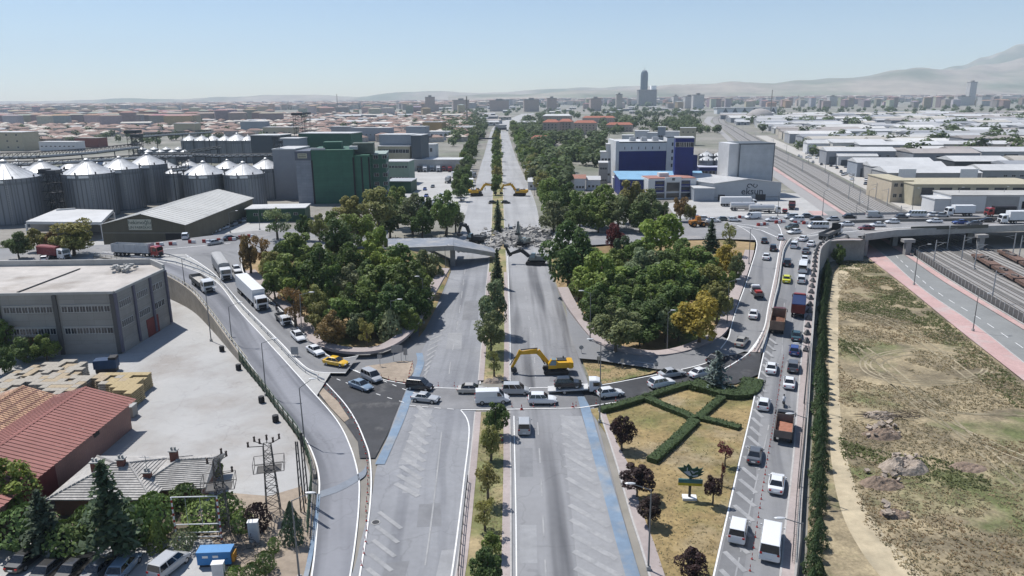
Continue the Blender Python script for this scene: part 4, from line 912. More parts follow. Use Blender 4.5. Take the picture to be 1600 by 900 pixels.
for _ in range(60): a = c0 + Vector((rr.uniform(-4,4), rr.uniform(-0.8,0.8), 0.1+rr.random()*0.5)); b.tube(a, a+Vector((rr.uniform(0.6,2.2)*rr.choice((-1,1)), rr.uniform(-0.6,0.6), rr.uniform(-0.2,0.5))), 0.05, 4, 0.02)
tag(b.build('branch_pile', M_bark), 'pile of dead branches lying in the waste field', 'branches', None, 'stuff')
b = MB()
for cx, cy, nn in ((1378,672,26),(1412,722,18),(1398,798,8),(1378,745,14)):
    for _ in range(nn):
        p = G(cx+rr.uniform(-26,26), cy+rr.uniform(-8,14)); s = rr.uniform(0.3,0.9); b.cbox((p.x,p.y,0.35+rr.random()*0.4),(s,s*0.7,0.2),rr.uniform(0,3),rr.uniform(-0.6,0.6),rr.uniform(-0.4,0.4))
tag(b.build('debris', M_spoil), 'broken slabs scattered on the earth heaps in the field', 'debris', None, 'stuff')
# ---- lamp posts
def lamp(bx, by, tx, ty, ax, ay, label, group=None, name='lamp_post'):
    p = G(bx, by); top = AT(tx, ty, p.y) - p; end = AT(ax, ay, p.y) - p
    t = thing(name, label, 'lamp post', p, 0, group)
    b = MB(); b.tube((0,0,-0.05), (top.x*0.3, 0, top.z), 0.11, 7, 0.06); b.build('pole', M_pole, t)
    b = MB(); b.cbox((0,0,0.2),(0.4,0.4,0.45)); b.build('base', M_conc, t)
    a = Vector((top.x*0.3,0,top.z-0.05)); e = Vector((end.x, 0, max(end.z, top.z+0.15)))
    b = MB(); b.tube(a, e, 0.05, 6, 0.035); b.build('arm', M_pole, t)
    d = (e-a).normalized(); b = MB(); b.ball(e + d*0.35, (0.55, 0.17, 0.10), 8, 5); b.build('lamp_head', M_lampw, t)
    return t
for a in [((289,447),(284,405),(292,402),'lamp post behind the grey building where the ramp begins'), ((330,533),(322,455),(333,450),'lamp post in the yard against the tall part of the retaining wall'), ((364,548),(358,479),(372,473),'lamp post on the ramp beside the white box lorry'),
          ((416,618),(410,536),(426,530),'lamp post on the ramp level with the road sign'), ((476,692),(465,606),(485,594),'lamp post on the ramp above the lattice tower'), ((468,905),(454,782),(480,772),'lamp post over the cone shaped cypress'),
          ((937,660),(937,535),(926,531),'lamp post at the end of the crossing hedge'), ((1042,555),(1042,488),(1049,486),'lamp post on the loop pavement under the yellowing tree'), ((922,532),(922,458),(911,455),'lamp post at the motorway edge of the right wooded wedge'),
          ((1135,525),(1136,440),(1151,437),'lamp post beside the slip road next to the yellowing tree'), ((1170,413),(1170,358),(1178,356),'lamp post at the top bend of the right slip road'), ((1013,890),(1015,765),(990,757),'tall lamp post standing in the dry garden'),
          ((1428,445),(1436,385),(1450,382),'lamp post on the pink pavement near the bridge'), ((1520,517),(1528,463),(1543,459),'lamp post on the pink pavement further from the bridge'), ((612,530),(614,470),(622,468),'lamp post among the trees at the left loop'),
          ((472,530),(474,460),(484,457),'lamp post at the slip road pavement by the sparse brown tree'), ((697,432),(694,385),(700,383),'lamp post by the broken bridge pier'), ((1334,378),(1336,318),(1346,316),'lamp post at the start of the railway bridge'),
          ((497,390),(496,340),(504,338),'lamp post on the cross road near the green factory'), ((662,505),(662,436),(654,433),'lamp post at the motorway edge of the left wooded wedge')]:
    lamp(*a[0], *a[1], *a[2], a[3])
for tx, ty, ax, ay, lab in ((1249,817,1221,803,'lamp post in the cypress row by the white minibus'), (1256,652,1236,642,'lamp post in the cypress row by the motorcyclist'), (1262,541,1247,535,'lamp post in the cypress row by the small blue car')):
    q = W(tx, ty, 9.6); p = Vector((q.x+0.3, q.y, -0.02)); d = p-CAM; fz = d.dot(FWD)
    t = thing('lamp_post', lab, 'lamp post', p); e = W(ax, ay, 10.2)
    MB().tube((0,0,0),(0,0,9.6),0.11,7,0.06).build('pole', M_pole, t); MB().cbox((0,0,0.2),(0.4,0.4,0.45)).build('base', M_conc, t)
    ev = Vector((e.x-p.x, 0, 10.1)); MB().tube((0,0,9.5), ev, 0.05, 6, 0.035).build('arm', M_pole, t); MB().ball(ev+Vector((-0.3,0,0)), (0.55,0.18,0.10), 8, 5).build('lamp_head', M_lampw, t)
for k in range(9):
    t_ = k/8; y = 318-95*t_; x = 846 - 46*t_**0.7; lamp(x, y, x, y-30*(1-t_*0.62), x-4*(1-t_*0.5), y-31*(1-t_*0.62), 'distant lamp post on the right edge of the far motorway', 'far motorway lamps, right edge')
for k in range(7):
    x, y = 130+k*46, 386-k*4.5; lamp(x, y, x-1, y-32, x+8, y-34, 'lamp post along the far kerb of the cross road by the silos', 'cross road lamps by the silos')
for k in range(6):
    x, y = 1215+k*70, 338-k*1.2; lamp(x, y, x+1, y-38, x+9, y-40, 'lamp post along the far kerb of the cross road by the railway', 'cross road lamps by the railway')
# ---- catenary masts of the railway
cm = MB(); cm.tube((0,0,0),(0,0,7.2),0.16,8,0.12); cmm = cm.mesh('mast', M_galv); ca = MB(); ca.tube((0,0,6.6),(3.2,0,6.3),0.05,5).tube((0,0,5.4),(2.6,0,6.3),0.04,5); cam_ = ca.mesh('bracket', M_galv); cbm = MB().cbox((0,0,0.1),(0.6,0.6,0.3)).mesh('base', M_conc)
def mast(p, rz, label, group=None):
    t = thing('catenary_mast', label, 'mast', p, rz, group); put('mast', cmm, t); put('bracket', cam_, t); put('base', cbm, t); return t
for x, y, lab in ((1458,416,'railway mast just in front of the bridge'),(1502,407,'railway mast at the bridge shadow'),(1522,420,'railway mast beside the bridge pier'),(1549,472,'railway mast beside the noise fence'),(1591,408,'railway mast by the goods wagons')): mast(W(x,y,0), 0.2, lab)
for k in range(13):
    for tt, rz in ((0.42, 0.3),(0.92, 3.3)):
        C = lerp_path(A_, B_, tt); i = 11 + int(k*2.6)
        if i < len(C): mast(C[i], rz, 'railway mast along the tracks beyond the bridge', 'railway masts beyond the bridge')
# noise fence of dark panels beside the tracks
fp = [G(x,y) for x, y in [(1428,399),(1452,415),(1484,436),(1548,475),(1600,506),(1700,566)]]; fpc = crom(fp, 8)
t = thing('panel_fence', 'dark panelled fence between the side road and the railway', 'fence', fp[0]); pts = resample(fpc, 2.0)
pm = MB(); pm.box(-0.93,0.93,-0.05,0.05,0.15,1.9); pme = pm.mesh('panel', mat('fence_panel_grey', (0.10,0.10,0.10), 0.8, n1=(1,0.2))); po = MB().box(-0.07,0.07,-0.08,0.08,0,2.1).mesh('post', M_galv)
for a, c in zip(pts, pts[1:]):
    d = c-a; put('panel', pme, t, (a+c)/2-fp[0], math.atan2(d.y, d.x)); put('post', po, t, a-fp[0])
sweep([p-fp[0]+Vector((-0.9,-0.6,0)) for p in fpc], [(-0.15,0),(-0.15,0.45),(0.15,0.45),(0.15,0)]).build('kerb_wall', M_conc, t)
# rusty goods wagons on the sidings
for k in range(2):
    P = crom([W(x,y,1.0) for x, y in ([(1525,398),(1570,424),(1620,452),(1700,500)] if k == 0 else [(1565,392),(1620,420),(1700,462)])], 6); cs = resample(P, 15)
    for a, c in list(zip(cs, cs[1:]))[:3]:
        d = c-a; L_ = d.length-1.2; t = thing('flat_wagon', 'rusty flat goods wagon on the siding nearer the tracks' if k == 0 else 'rusty flat goods wagon on the outer siding', 'wagon', ((a.x+c.x)/2,(a.y+c.y)/2,0.1), math.atan2(d.y,d.x), 'goods wagons on the siding nearer the tracks' if k == 0 else 'goods wagons on the outer siding')
        mm = mat('wagon_rust', (0.15,0.095,0.075), 0.9, n1=(1.5,0.3), n2=(0.3,0.25)); MB().cbox((0,0,1.15),(L_,2.8,0.3)).build('floor', mm, t); MB().cbox((0,-1.35,1.0),(L_,0.12,0.6)).build('sole_bar', mm, t)
        for sx in (-1,1): MB().cbox((sx*L_*0.36,0,0.6),(2.6,2.2,0.7)).build('bogie', M_darkmetal, t)
        for q in range(4): MB().cbox((rr.uniform(-L_*0.4,L_*0.4),rr.uniform(-0.8,0.8),1.5),(rr.uniform(0.8,2),rr.uniform(0.5,1.2),0.45),rr.uniform(0,1)).build('load', mat('scrap_load', (0.17,0.15,0.14), 0.9, n1=(2,0.4)), t)
# ---- delineator posts, cones, plastic barriers
dm = MB(); dm.m(0).tube((0,0,0),(0,0,0.28),0.04,6).m(1).tube((0,0,0.28),(0,0,0.40),0.04,6).m(0).tube((0,0,0.40),(0,0,0.7),0.04,6,0.03).m(0).tube((0,0,0),(0,0,0.04),0.12,8); dmm = dm.mesh('delineator_post', [M_red, M_whitep])
def posts(pts, step, label, group, zf=z0, dz=0.05):
    for p in resample(PX(pts, zf, 6, dz), step): tag(put('delineator_post', dmm, None, p), label, 'post', group)
posts([(475,569),(497,590),(517,615),(540,640),(555,662),(563,682),(572,712),(575,740),(574,775),(572,800),(573,830),(569,862),(562,900)], 2.0, 'red and white delineator post between the left ramp and the fresh asphalt', 'delineators beside the left ramp')
posts([(1224,560),(1213,636),(1199,719),(1186,802),(1173,885),(1168,910)], 2.0, 'red and white delineator post down the middle of the queueing ramp', 'delineators on the queueing ramp', z2)
posts([(660,604),(700,605),(745,605)], 2.6, 'delineator post along the upper edge of the crossing', 'delineators on the crossing', dz=0.2); posts([(800,637),(850,637),(900,636),(950,630),(985,625)], 3.2, 'delineator post along the lower edge of the crossing', 'delineators below the crossing', dz=0.2)
posts([(575,587),(600,593),(634,599),(640,585),(645,568)], 1.5, 'delineator post around the dirt island', 'delineators around the dirt island', dz=0.1); posts([(1130,580),(1152,568),(1176,552),(1188,530)], 2.2, 'delineator post along the fresh asphalt under the right slip road', 'delineators by the right slip road', z1)
cn = MB().m(0).cbox((0,0,0.03),(0.5,0.5,0.06)).m(0).tube((0,0,0.06),(0,0,0.35),0.2,10,0.13).m(1).tube((0,0,0.35),(0,0,0.5),0.13,10,0.1).m(0).tube((0,0,0.5),(0,0,0.85),0.1,10,0.03).mesh('traffic_cone', [M_red, M_whitep])
for x, y, lab in ((815,640,'traffic cone on the crossing line behind the white pickup like car'),(895,637,'traffic cone at the crossing line by the tow truck'),(783,688,'red traffic cone lying at the median tree')): tag(put('traffic_cone', cn, None, G(x,y)), lab, 'cone')
wb = MB().m(0).cbox((-0.5,0,0.45),(0.98,0.45,0.9)).m(1).cbox((0.5,0,0.45),(0.98,0.45,0.9)).m(0).cbox((0,0,0.06),(2.0,0.6,0.12)).mesh('plastic_barrier', [M_red, M_whitep])
for i, (x, y) in enumerate([(1112,344),(1158,341),(1187,353),(1196,352),(1215,349),(1222,348),(1245,350),(1258,350),(300,380),(322,379),(345,377),(363,376),(378,373),(392,371),(270,383),(250,384)]):
    tag(put('plastic_barrier', wb, None, W(x,y,6.0)+Vector((0,0,0.01)), R.uniform(-0.3,0.3)), 'red and white plastic barrier closing the cross road ' + ('by the railway' if i < 8 else 'by the silos'), 'barrier', 'plastic barriers ' + ('by the railway' if i < 8 else 'by the silos'))
# ---- road signs (seen from behind) and round signs
def sign(px, py, w, h, ph, label, posts_=2, round_=False, face=(0.33,0.34,0.35)):
    p = G(px, py); t = thing('road_sign', label, 'road sign', p)
    for s in ((-0.35, 0.35) if posts_ == 2 else (0,)): MB().tube((s*w,0,-0.05),(s*w,0,ph+h*0.9),0.045,6).build('post', M_galv, t)
    b = MB()
    if round_: b.tube((0,-0.08,ph+h/2),(0,-0.04,ph+h/2),w/2,16)
    else: b.box(-w/2,w/2,-0.09,-0.05,ph,ph+h)
    b.build('panel', mat('sign_back', face, 0.5, 0.4, n1=(2,0.1)), t)
    MB().box(-w/2,w/2,-0.052,-0.03,ph+h*0.3,ph+h*0.38).build('brace', M_galv, t)
sign(462,566,1.3,1.4,1.5,'large rectangular road sign at the tip of the ramp verge'); sign(594,572,0.8,0.7,1.4,'small road sign on the dirt island edge',1); sign(621,564,2.0,1.3,1.6,'wide road sign panel on the dirt island'); sign(634,563,0.7,1.3,1.0,'dark narrow sign at the corner of the dirt island',1,False,(0.06,0.06,0.06))
sign(908,561,0.8,0.8,1.8,'round road sign at the end of the loop barrier',1,True,(0.5,0.5,0.5)); sign(935,571,0.6,0.7,1.0,'small dark plate on the loop barrier nearest the excavator',1,False,(0.08,0.08,0.08)); sign(972,574,0.6,0.7,0.9,'small dark plate in the middle of the loop barrier',1,False,(0.08,0.08,0.08)); sign(1025,580,0.6,0.7,0.9,'small dark plate at the far end of the loop barrier',1,False,(0.08,0.08,0.08))
# ---- leaf shaped welcome sign in the garden
p = G(1077, 779); t = thing('leaf_sign', 'green leaf shaped town sign on a post above a small name board', 'sign', p, -0.12)
MB().tube((0,0,-0.05),(0,0,2.6),0.16,8).build('post', M_darkmetal, t); MB().cbox((0,0,0.12),(1.6,1.0,0.3)).build('plinth', M_whitep, t)
MB().box(-1.35,1.35,-0.22,-0.06,1.75,2.1).build('lower_board', mat('board_yellow', (0.42,0.36,0.03), 0.6, n1=(2,0.1)), t); MB().box(-1.35,1.35,-0.24,-0.06,2.1,2.55).build('name_board', mat('board_teal', (0.05,0.15,0.16), 0.6, n1=(2,0.1)), t)
LP = [(0,2.6),(0.75,2.85),(1.35,3.2),(1.0,3.25),(1.45,3.6),(1.1,3.6),(1.3,4.0),(0.85,3.85),(0.7,4.15),(0.4,3.9),(0.15,3.85),(-0.1,4.2),(-0.35,4.45),(-0.55,4.1),(-0.85,4.3),(-0.85,3.95),(-1.5,3.9),(-1.05,3.45),(-0.5,3.0)]
b = MB(); n_ = len(LP); b.add([(x,-0.16,z) for x, z in LP]+[(x,-0.02,z) for x, z in LP], [tuple(range(n_)), tuple(range(n_,2*n_))[::-1]]+[(i,n_+i,n_+(i+1)%n_,(i+1)%n_) for i in range(n_)]); lf = b.build('leaf_panel', mat('leaf_green', (0.018,0.055,0.035), 0.6, n1=(2,0.15)), t)
b = MB()
for q in ([(-0.85,3.45),(-0.2,3.6),(0.1,3.05),(-0.15,2.95)], [(0.1,3.0),(0.8,3.2),(0.75,2.98),(0.3,2.85)], [(-0.5,4.0),(-0.4,4.0),(-0.38,3.6),(-0.48,3.6)], [(0.1,3.4),(0.75,3.65),(0.78,3.58),(0.15,3.3)], [(-0.1,3.65),(0.2,3.6),(0.4,3.3),(0.25,3.25)]): b.add([(x,-0.175,z) for x, z in q], [(0,1,2,3)])
b.build('silhouette_print', mat('sign_print_pale', (0.33,0.38,0.44), 0.6, n1=(2,0.1)), lf)
def text(name, body, size, loc, parent, material, rz=0, ext=0.01, rx=math.pi/2, align='CENTER'):
    c = bpy.data.curves.new(name, 'FONT'); c.body = body; c.size = size; c.align_x = align; c.align_y = 'CENTER'; c.extrude = ext; c.materials.append(material); c.resolution_u = 3
    tmp = put(name, c); me = bpy.data.meshes.new_from_object(tmp.evaluated_get(bpy.context.evaluated_depsgraph_get())); bpy.data.objects.remove(tmp)
    o = put(name, me, parent, loc); o.rotation_euler = (rx, 0, rz); return o
# ---- lattice power towers, pole pair, frame, generator, cabinets
M_lat = mat('tower_steel', (0.10,0.095,0.09), 0.7, 0.3, n1=(2,0.2)); M_ins = mat('insulator_brown', (0.06,0.04,0.035), 0.4, n1=(2,0.2))
def lattice(px, py, ty, label, arms, wb_=1.5, wt=0.8):
    p = G(px, py); h = AT(px, ty, p.y).z - p.z; t = thing('lattice_tower', label, 'pylon', p, 0.25); b = MB(); N = 9
    cor = lambda f: [(sx*(wb_+(wt-wb_)*f)/2, sy*(wb_+(wt-wb_)*f)/2, h*f) for sx, sy in ((-1,-1),(1,-1),(1,1),(-1,1))]
    for i in range(N):
        A, B = cor(i/N), cor((i+1)/N)
        for k in range(4):
            b.tube(A[k], B[k], 0.055, 4); b.tube(A[k], B[(k+1)%4], 0.03, 4); b.tube(B[k], B[(k+1)%4], 0.03, 4)
            if i % 2: b.tube(A[(k+1)%4], B[k], 0.03, 4)
    b.build('lattice', M_lat, t)
    b = MB(); z = h*0.66; q = [(-1.6,-1.0,z),(1.6,-1.0,z),(1.6,1.0,z),(-1.6,1.0,z)]
    for k in range(4):
        a, c = Vector(q[k]), Vector(q[(k+1)%4]); b.tube(a, c, 0.04, 4); b.tube(a+Vector((0,0,1.1)), c+Vector((0,0,1.1)), 0.03, 4); b.tube(a, a+Vector((0,0,1.1)), 0.03, 4)
    b.cbox((0,0,z-0.02),(2.6,1.6,0.05)); b.build('platform', M_lat, t)
    for x0, y0, z0_ in arms:
        a = MB(); a.tube((x0*0.2,0,h+z0_-0.3),(x0,y0,h+z0_),0.05,4); arm = a.build('arm', M_lat, t); MB().tube((x0,y0,h+z0_),(x0,y0,h+z0_+0.5),0.13,8,0.08).ball((x0,y0,h+z0_+0.5),0.14,8,4).build('insulator', M_ins, arm)
    return t
lattice(428,802,694,'tall lattice power tower with insulators standing in the concrete yard', [(-1.9,-0.4,0.1),(-1.3,0.4,0.3),(-0.7,-0.3,0.3),(0.0,0.3,0.4),(0.7,-0.3,0.3),(1.3,0.4,0.3)])
lattice(352,838,718,'lattice power tower beside the billboard frame', [(0.6,0.0,0.6),(1.0,0.3,0.1),(1.5,-0.4,-1.4),(-0.9,0.2,-0.4)], 1.3, 0.6)
for x, y, ty, lab in ((473,800,690,'dark utility pole on the ramp edge, nearer the tower'),(480,786,676,'dark utility pole on the ramp edge, nearer the road')):
    p = G(x,y); h = AT(x,ty,p.y).z-p.z; t = thing('utility_pole', lab, 'pole', p); MB().tube((-0.2,0,0),(-0.1,0,h),0.08,6).tube((0.2,0,0),(0.1,0,h),0.08,6).build('pole', M_lat, t); b = MB()
    for k in range(9): b.tube((-0.2,0,h*k/9),(0.18,0,h*(k+1)/9),0.025,4)
    b.build('bracing', M_lat, t)
p0 = G(277,848); p1 = G(347,846); t = thing('billboard_frame', 'empty white and red striped billboard frame before the bushes', 'frame', p0); v = p1-p0; hF = AT(275,777,p0.y).z-p0.z
MB().tube((0,0,0),(0,0,hF),0.09,6).build('post', M_whitep, t); MB().tube(v,v+Vector((0,0,hF)),0.09,6).build('post', M_whitep, t)
for f in (0.12,0.22,0.40,1.0): MB().tube(Vector((0,0,hF*f)),v+Vector((0,0,hF*f)),0.06,6).build('rail', M_whitep, t)
for f in (0.3,0.62): MB().tube(v*f+Vector((0,0,hF*0.4)),v*f+Vector((0,0,hF)),0.03,4).build('stay', M_galv, t)
sm = MB()
for k in range(7): sm.tube((0,0,hF*(k+0.2)/7),(0,0,hF*(k+0.6)/7),0.095,6).tube(v+Vector((0,0,hF*(k+0.2)/7)),v+Vector((0,0,hF*(k+0.6)/7)),0.095,6)
sm.build('red_bands', M_red, t)['kind'] = 'stuff'
p = G(339,880); t = thing('generator', 'blue box shaped generator with an orange end on the car park edge', 'generator', p, 0.05)
MB().cbox((0,0,0.95),(3.3,1.3,1.35)).build('housing', M_bluep, t); MB().cbox((0,0,1.66),(3.36,1.36,0.07)).build('lid', mat('blue_lid', (0.10,0.26,0.50), 0.5, n1=(1,0.1)), t); MB().cbox((0,0,0.16),(3.0,1.1,0.25)).build('skid', M_darkmetal, t); MB().cbox((1.78,0,0.85),(0.25,0.9,0.9)).build('end_panel', mat('orange_paint', (0.50,0.24,0.03), 0.5, n1=(1,0.1)), t)
for x in (-1.1,-0.1): MB().box(x,x+0.55,-0.665,-0.655,1.05,1.3).build('plate', M_whitep, t)
for x, y, h, w, lab in ((398,845,2.3,1.0,'tall white electrical cabinet below the lattice tower'),(344,912,2.3,1.05,'white electrical cabinet in front of the blue generator'),(77,868,0.8,0.5,'small white box beside the black parked car')):
    p = G(x,y); t = thing('electrical_cabinet', lab, 'cabinet', p, 0.1); MB().cbox((0,0,h/2),(w,w*0.6,h)).build('body', mat('cabinet_white', (0.60,0.61,0.62), 0.5, n1=(1,0.06)), t); MB().cbox((0,0,h+0.03),(w+0.1,w*0.6+0.1,0.07)).build('cap', M_whitep, t); MB().box(-w*0.42,w*0.42,-w*0.31,-w*0.3-0.002,0.15,h-0.15).build('door', mat('cabinet_door', (0.52,0.53,0.55), 0.5), t)
b = MB(); c0 = G(385,868)
for _ in range(90): a = c0+Vector((rr.uniform(-2.6,2.6), rr.uniform(-2.5,3.5), rr.uniform(0,0.8))); b.tube(a, a+Vector((rr.uniform(-1.3,1.3), rr.uniform(-1.3,1.3), rr.uniform(-0.3,0.9))), 0.035, 4)
tag(b.build('scrap_metal', M_lat), 'tangle of scrap lattice steel at the foot of the tower', 'scrap metal', None, 'stuff')
for x, y, lab in ((347,549,'black drum against the retaining wall, farthest from the tower'),(373,578,'black drum against the retaining wall, second along'),(409,629,'black drum against the wall near the mesh fence'),(431,659,'black drum against the wall nearest the tower')):
    p = G(x,y); t = thing('drum', lab, 'drum', p); MB().lathe([(0.44,0),(0.46,0.05),(0.44,0.4),(0.47,0.45),(0.44,0.9),(0.46,1.0)],14).build('body', M_black, t); MB().tube((0,0,1.0),(0,0,1.04),0.4,14).build('lid', M_darkmetal, t)
# ================================================================= BUILDINGS
def gridmat(name, c1, c2, bw, bh, mortar, rough=0.7, metal=0.0, offset=0.0, var=0.06, wind=None):
    """surface laid out in panels (or, far away, storeys of windows): brick pattern over local x/y and z"""
    if name in MATS: return MATS[name]
    m = bpy.data.materials.new(name); m.use_nodes = True; MATS[name] = m; t = m.node_tree; L = t.links; p = t.nodes['Principled BSDF']
    p.inputs['Roughness'].default_value = rough; p.inputs['Metallic'].default_value = metal; p.inputs['Specular IOR Level'].default_value = 0.3
    tc = nd(t,'ShaderNodeTexCoord'); s = nd(t,'ShaderNodeSeparateXYZ'); L.new(tc.outputs['Object'], s.inputs[0])
    a = nd(t,'ShaderNodeMath', operation='ADD'); L.new(s.outputs[0], a.inputs[0]); L.new(s.outputs[1], a.inputs[1])
    c = nd(t,'ShaderNodeCombineXYZ'); L.new(a.outputs[0], c.inputs[0]); L.new(s.outputs[2], c.inputs[1])
    b = nd(t,'ShaderNodeTexBrick'); b.offset = offset; b.inputs['Scale'].default_value = 1; b.inputs['Brick Width'].default_value = bw; b.inputs['Row Height'].default_value = bh; b.inputs['Mortar Size'].default_value = mortar; b.inputs['Mortar Smooth'].default_value = 0.1
    if c1 is None:
        oi = nd(t,'ShaderNodeObjectInfo'); L.new(oi.outputs['Color'], b.inputs['Mortar'])
        b.inputs['Color1'].default_value = (*c2,1); b.inputs['Color2'].default_value = (*[x*1.8 for x in c2],1)
    else:
        b.inputs['Color1'].default_value = (*[x*(1-var) for x in c1],1); b.inputs['Color2'].default_value = (*[x*(1+var) for x in c1],1); b.inputs['Mortar'].default_value = (*c2,1)
    L.new(c.outputs[0], b.inputs['Vector'])
    n = nd(t,'ShaderNodeTexNoise'); n.inputs['Scale'].default_value = 0.3; n.inputs['Detail'].default_value = 5; L.new(tc.outputs['Object'], n.inputs['Vector'])
    mr = nd(t,'ShaderNodeMapRange'); mr.inputs[1].default_value = 0.3; mr.inputs[2].default_value = 0.7; mr.inputs[3].default_value = 0.88; mr.inputs[4].default_value = 1.1; L.new(n.outputs[0], mr.inputs[0])
    mx = nd(t,'ShaderNodeMix', data_type='RGBA', blend_type='MULTIPLY'); mx.inputs[0].default_value = 1; L.new(b.outputs[0], mx.inputs[6]); L.new(mr.outputs[0], mx.inputs[7]); L.new(mx.outputs[2], p.inputs['Base Color'])
    return m
M_glass = mat('window_glass', (0.025,0.03,0.038), 0.12, n1=(0.5,0.3), spec=0.6)
M_frame = mat('window_frame', (0.55,0.55,0.54), 0.6, n1=(2,0.06))
M_roofw = mat('white_sheet_roof', (0.52,0.52,0.515), 0.55, 0.0, n1=(0.4,0.08), n2=(0.06,0.12))
M_roofflat = mat('flat_roof_felt', (0.44,0.41,0.38), 0.9, n1=(0.5,0.12), n2=(0.08,0.18), tint=((0.30,0.27,0.24),0.12,0.5,0.68))
M_plaster = mat('grey_plaster', (0.30,0.285,0.265), 0.9, n1=(0.7,0.1), n2=(0.12,0.1))
WINF = MB(); 
for a in ((-0.5,-0.45,0,1),(0.46,0.5,0,1),(-0.45,0.46,0,0.04),(-0.45,0.46,0.96,1),(-0.02,0.015,0.04,0.96)): WINF.box(a[0],a[1],-0.07,0.02,a[2],a[3])
WINF = WINF.mesh('frame', M_frame); WING = MB().box(-0.46,0.46,-0.03,0.0,0.04,0.96).mesh('window', M_glass)
def window(parent, p, rz, w, h):
    o = put('window', WING, parent, p, rz, (w,1.0,h)); put('frame', WINF, o); return o
class Bd:
    """a building laid out from the two ends of its front: local x along the front, y away from the viewer"""
    def __init__(s, name, label, A, B, cat='building', group=None):
        d = B-A; s.w = math.hypot(d.x, d.y); s.rz = math.atan2(d.y, d.x); s.t = thing(name, label, cat, (A.x, A.y, min(A.z, B.z)), s.rz, group)
    def box(s, name, x0, x1, y0, y1, z0, z1, m, smooth=False): return MB().box(x0,x1,y0,y1,z0,z1).build(name, m, s.t)
    def wins(s, x0, x1, z, n, w, h, y=0.0, rz=0.0):
        for k in range(n): window(s.t, (x0+(x1-x0)*(k+0.5)/n, y, z), rz, w, h)
    def side_wins(s, y0, y1, z, n, w, h, x, rz=math.pi/2):
        for k in range(n): window(s.t, (x, y0+(y1-y0)*(k+0.5)/n, z), rz, w, h)
def ends(xl, yl, xr, yr, h, z=0.0):
    a, b = W(xl,yl,h), W(xr,yr,h); return Vector((a.x,a.y,z)), Vector((b.x,b.y,z))
# ---- grey works building with the flat roof
Hb = 11.7; c0 = W(177.5,456,Hb); c1 = W(256,420,Hb); c2 = W(236,411,Hb); c3 = W(-160,416,Hb); c4 = W(-160,462,Hb)
t = thing('works_building', 'two storey grey concrete works building with a flat roof', 'building', (0,0,0))
P5 = [(c.x,c.y) for c in (c4,c0,c1,c2,c3)]; MB().prism(P5, 1.9, Hb-0.3).build('wall', gridmat('works_panels', (0.27,0.262,0.245), (0.17,0.165,0.155), 3.0, 1.3, 0.02), t); MB().prism([(c.x*0.9995,c.y*0.9995) for c in (c4,c0,c1,c2,c3)], -0.1, 1.9).build('plinth', M_plaster, t); MB().prism(P5, Hb-0.3, Hb-0.28).build('roof', M_roofflat, t)
def edge_parts(a, b, z0, z1, th, m, name, inward=0):
    d = (b-a); d.z = 0; return sweep([Vector((a.x,a.y,0)), Vector((b.x,b.y,0))], [(-th,z0),(-th,z1),(th,z1),(th,z0)]).build(name, m, t)
for a, b_ in ((c4,c0),(c0,c1),(c1,c2),(c2,c3)): edge_parts(a, b_, Hb-0.35, Hb+0.12 if b_ in (c0,c1) else Hb+0.9, 0.22, M_conc, 'parapet')
def fac(a, b): 
    d = Vector((b.x-a.x, b.y-a.y, 0)); L_ = d.length; d.normalize(); return d, L_, Vector((d.y,-d.x,0)), math.atan2(d.y,d.x)
d, Lf, nrm, rz = fac(c4, c0); nb = int(Lf/10.2); M_col = mat('dark_column', (0.10,0.097,0.095), 0.9, n1=(1,0.1)); M_lt = mat('light_band', (0.36,0.35,0.33), 0.9, n1=(1,0.1))
e0 = Vector((c0.x,c0.y,0))
for k in range(4):
    q = e0 - d*(0.4+10.2*k); MB().cbox(q + nrm*0.12 + Vector((0,0,Hb/2-0.2)), (0.7,0.5,Hb-0.5), rz).build('column', M_col, t)
    for z in (8.0, 3.9):
        for j in range(8): window(t, e0 - d*(1.6+10.2*k+j*1.08) + nrm*0.02 + Vector((0,0,z)), rz, 1.05, 1.15)
    for z in (9.35,5.25): MB().cbox(e0 - d*(5.3+10.2*k) + nrm*0.06 + Vector((0,0,z)), (9.2,0.16,0.25), rz).build('lintel', M_lt, t)
for k, (z, w, h) in enumerate(((5.4,1.6,1.9),(1.9,2.2,3.0))): MB().cbox(e0-d*(22.4-k*6.2)+nrm*0.05+Vector((0,0,z)), (w,0.12,h), rz).build('red_hatch', mat('rust_red_paint', (0.16,0.035,0.03), 0.7, n1=(1,0.15)), t)
d2, Lr, n2_, rz2 = fac(c0, c1)
for k in range(4): MB().cbox(e0 + d2*(Lr*k/3.0) + n2_*0.1 + Vector((0,0,Hb/2)), (0.6,0.45,Hb-0.6), rz2).build('column', mat('violet_grey_column', (0.13,0.125,0.16), 0.9, n1=(1,0.1)), t)
for k in range(3):
    for z in (8.3,4.6):
        nwin = 6 if k < 2 else 3
        for j in range(nwin): window(t, e0 + d2*(Lr*k/3.0 + 1.3 + j*(Lr/3.0-2.2)/nwin) + n2_*0.02 + Vector((0,0,z)), rz2, (Lr/3.0-2.2)/nwin*0.92, 1.3)
MB().cbox(e0 + d2*(Lr*0.62) + n2_*0.06 + Vector((0,0,1.7)), (Lr*0.24,0.14,3.6), rz2).build('red_gate', mat('rust_red_gate', (0.20,0.05,0.045), 0.7, n1=(1,0.15)), t)
b = MB(); a = W(-20,430,Hb); c = W(124,420,Hb); sweep([W(27,457,Hb-0.2), W(125,420,Hb-0.2)], [(-0.15,0),(-0.15,0.12),(0.15,0.12),(0.15,0)], b); b.build('roof_joint', M_darkmetal, t)
p = W(190,424,Hb-0.2); b = MB()
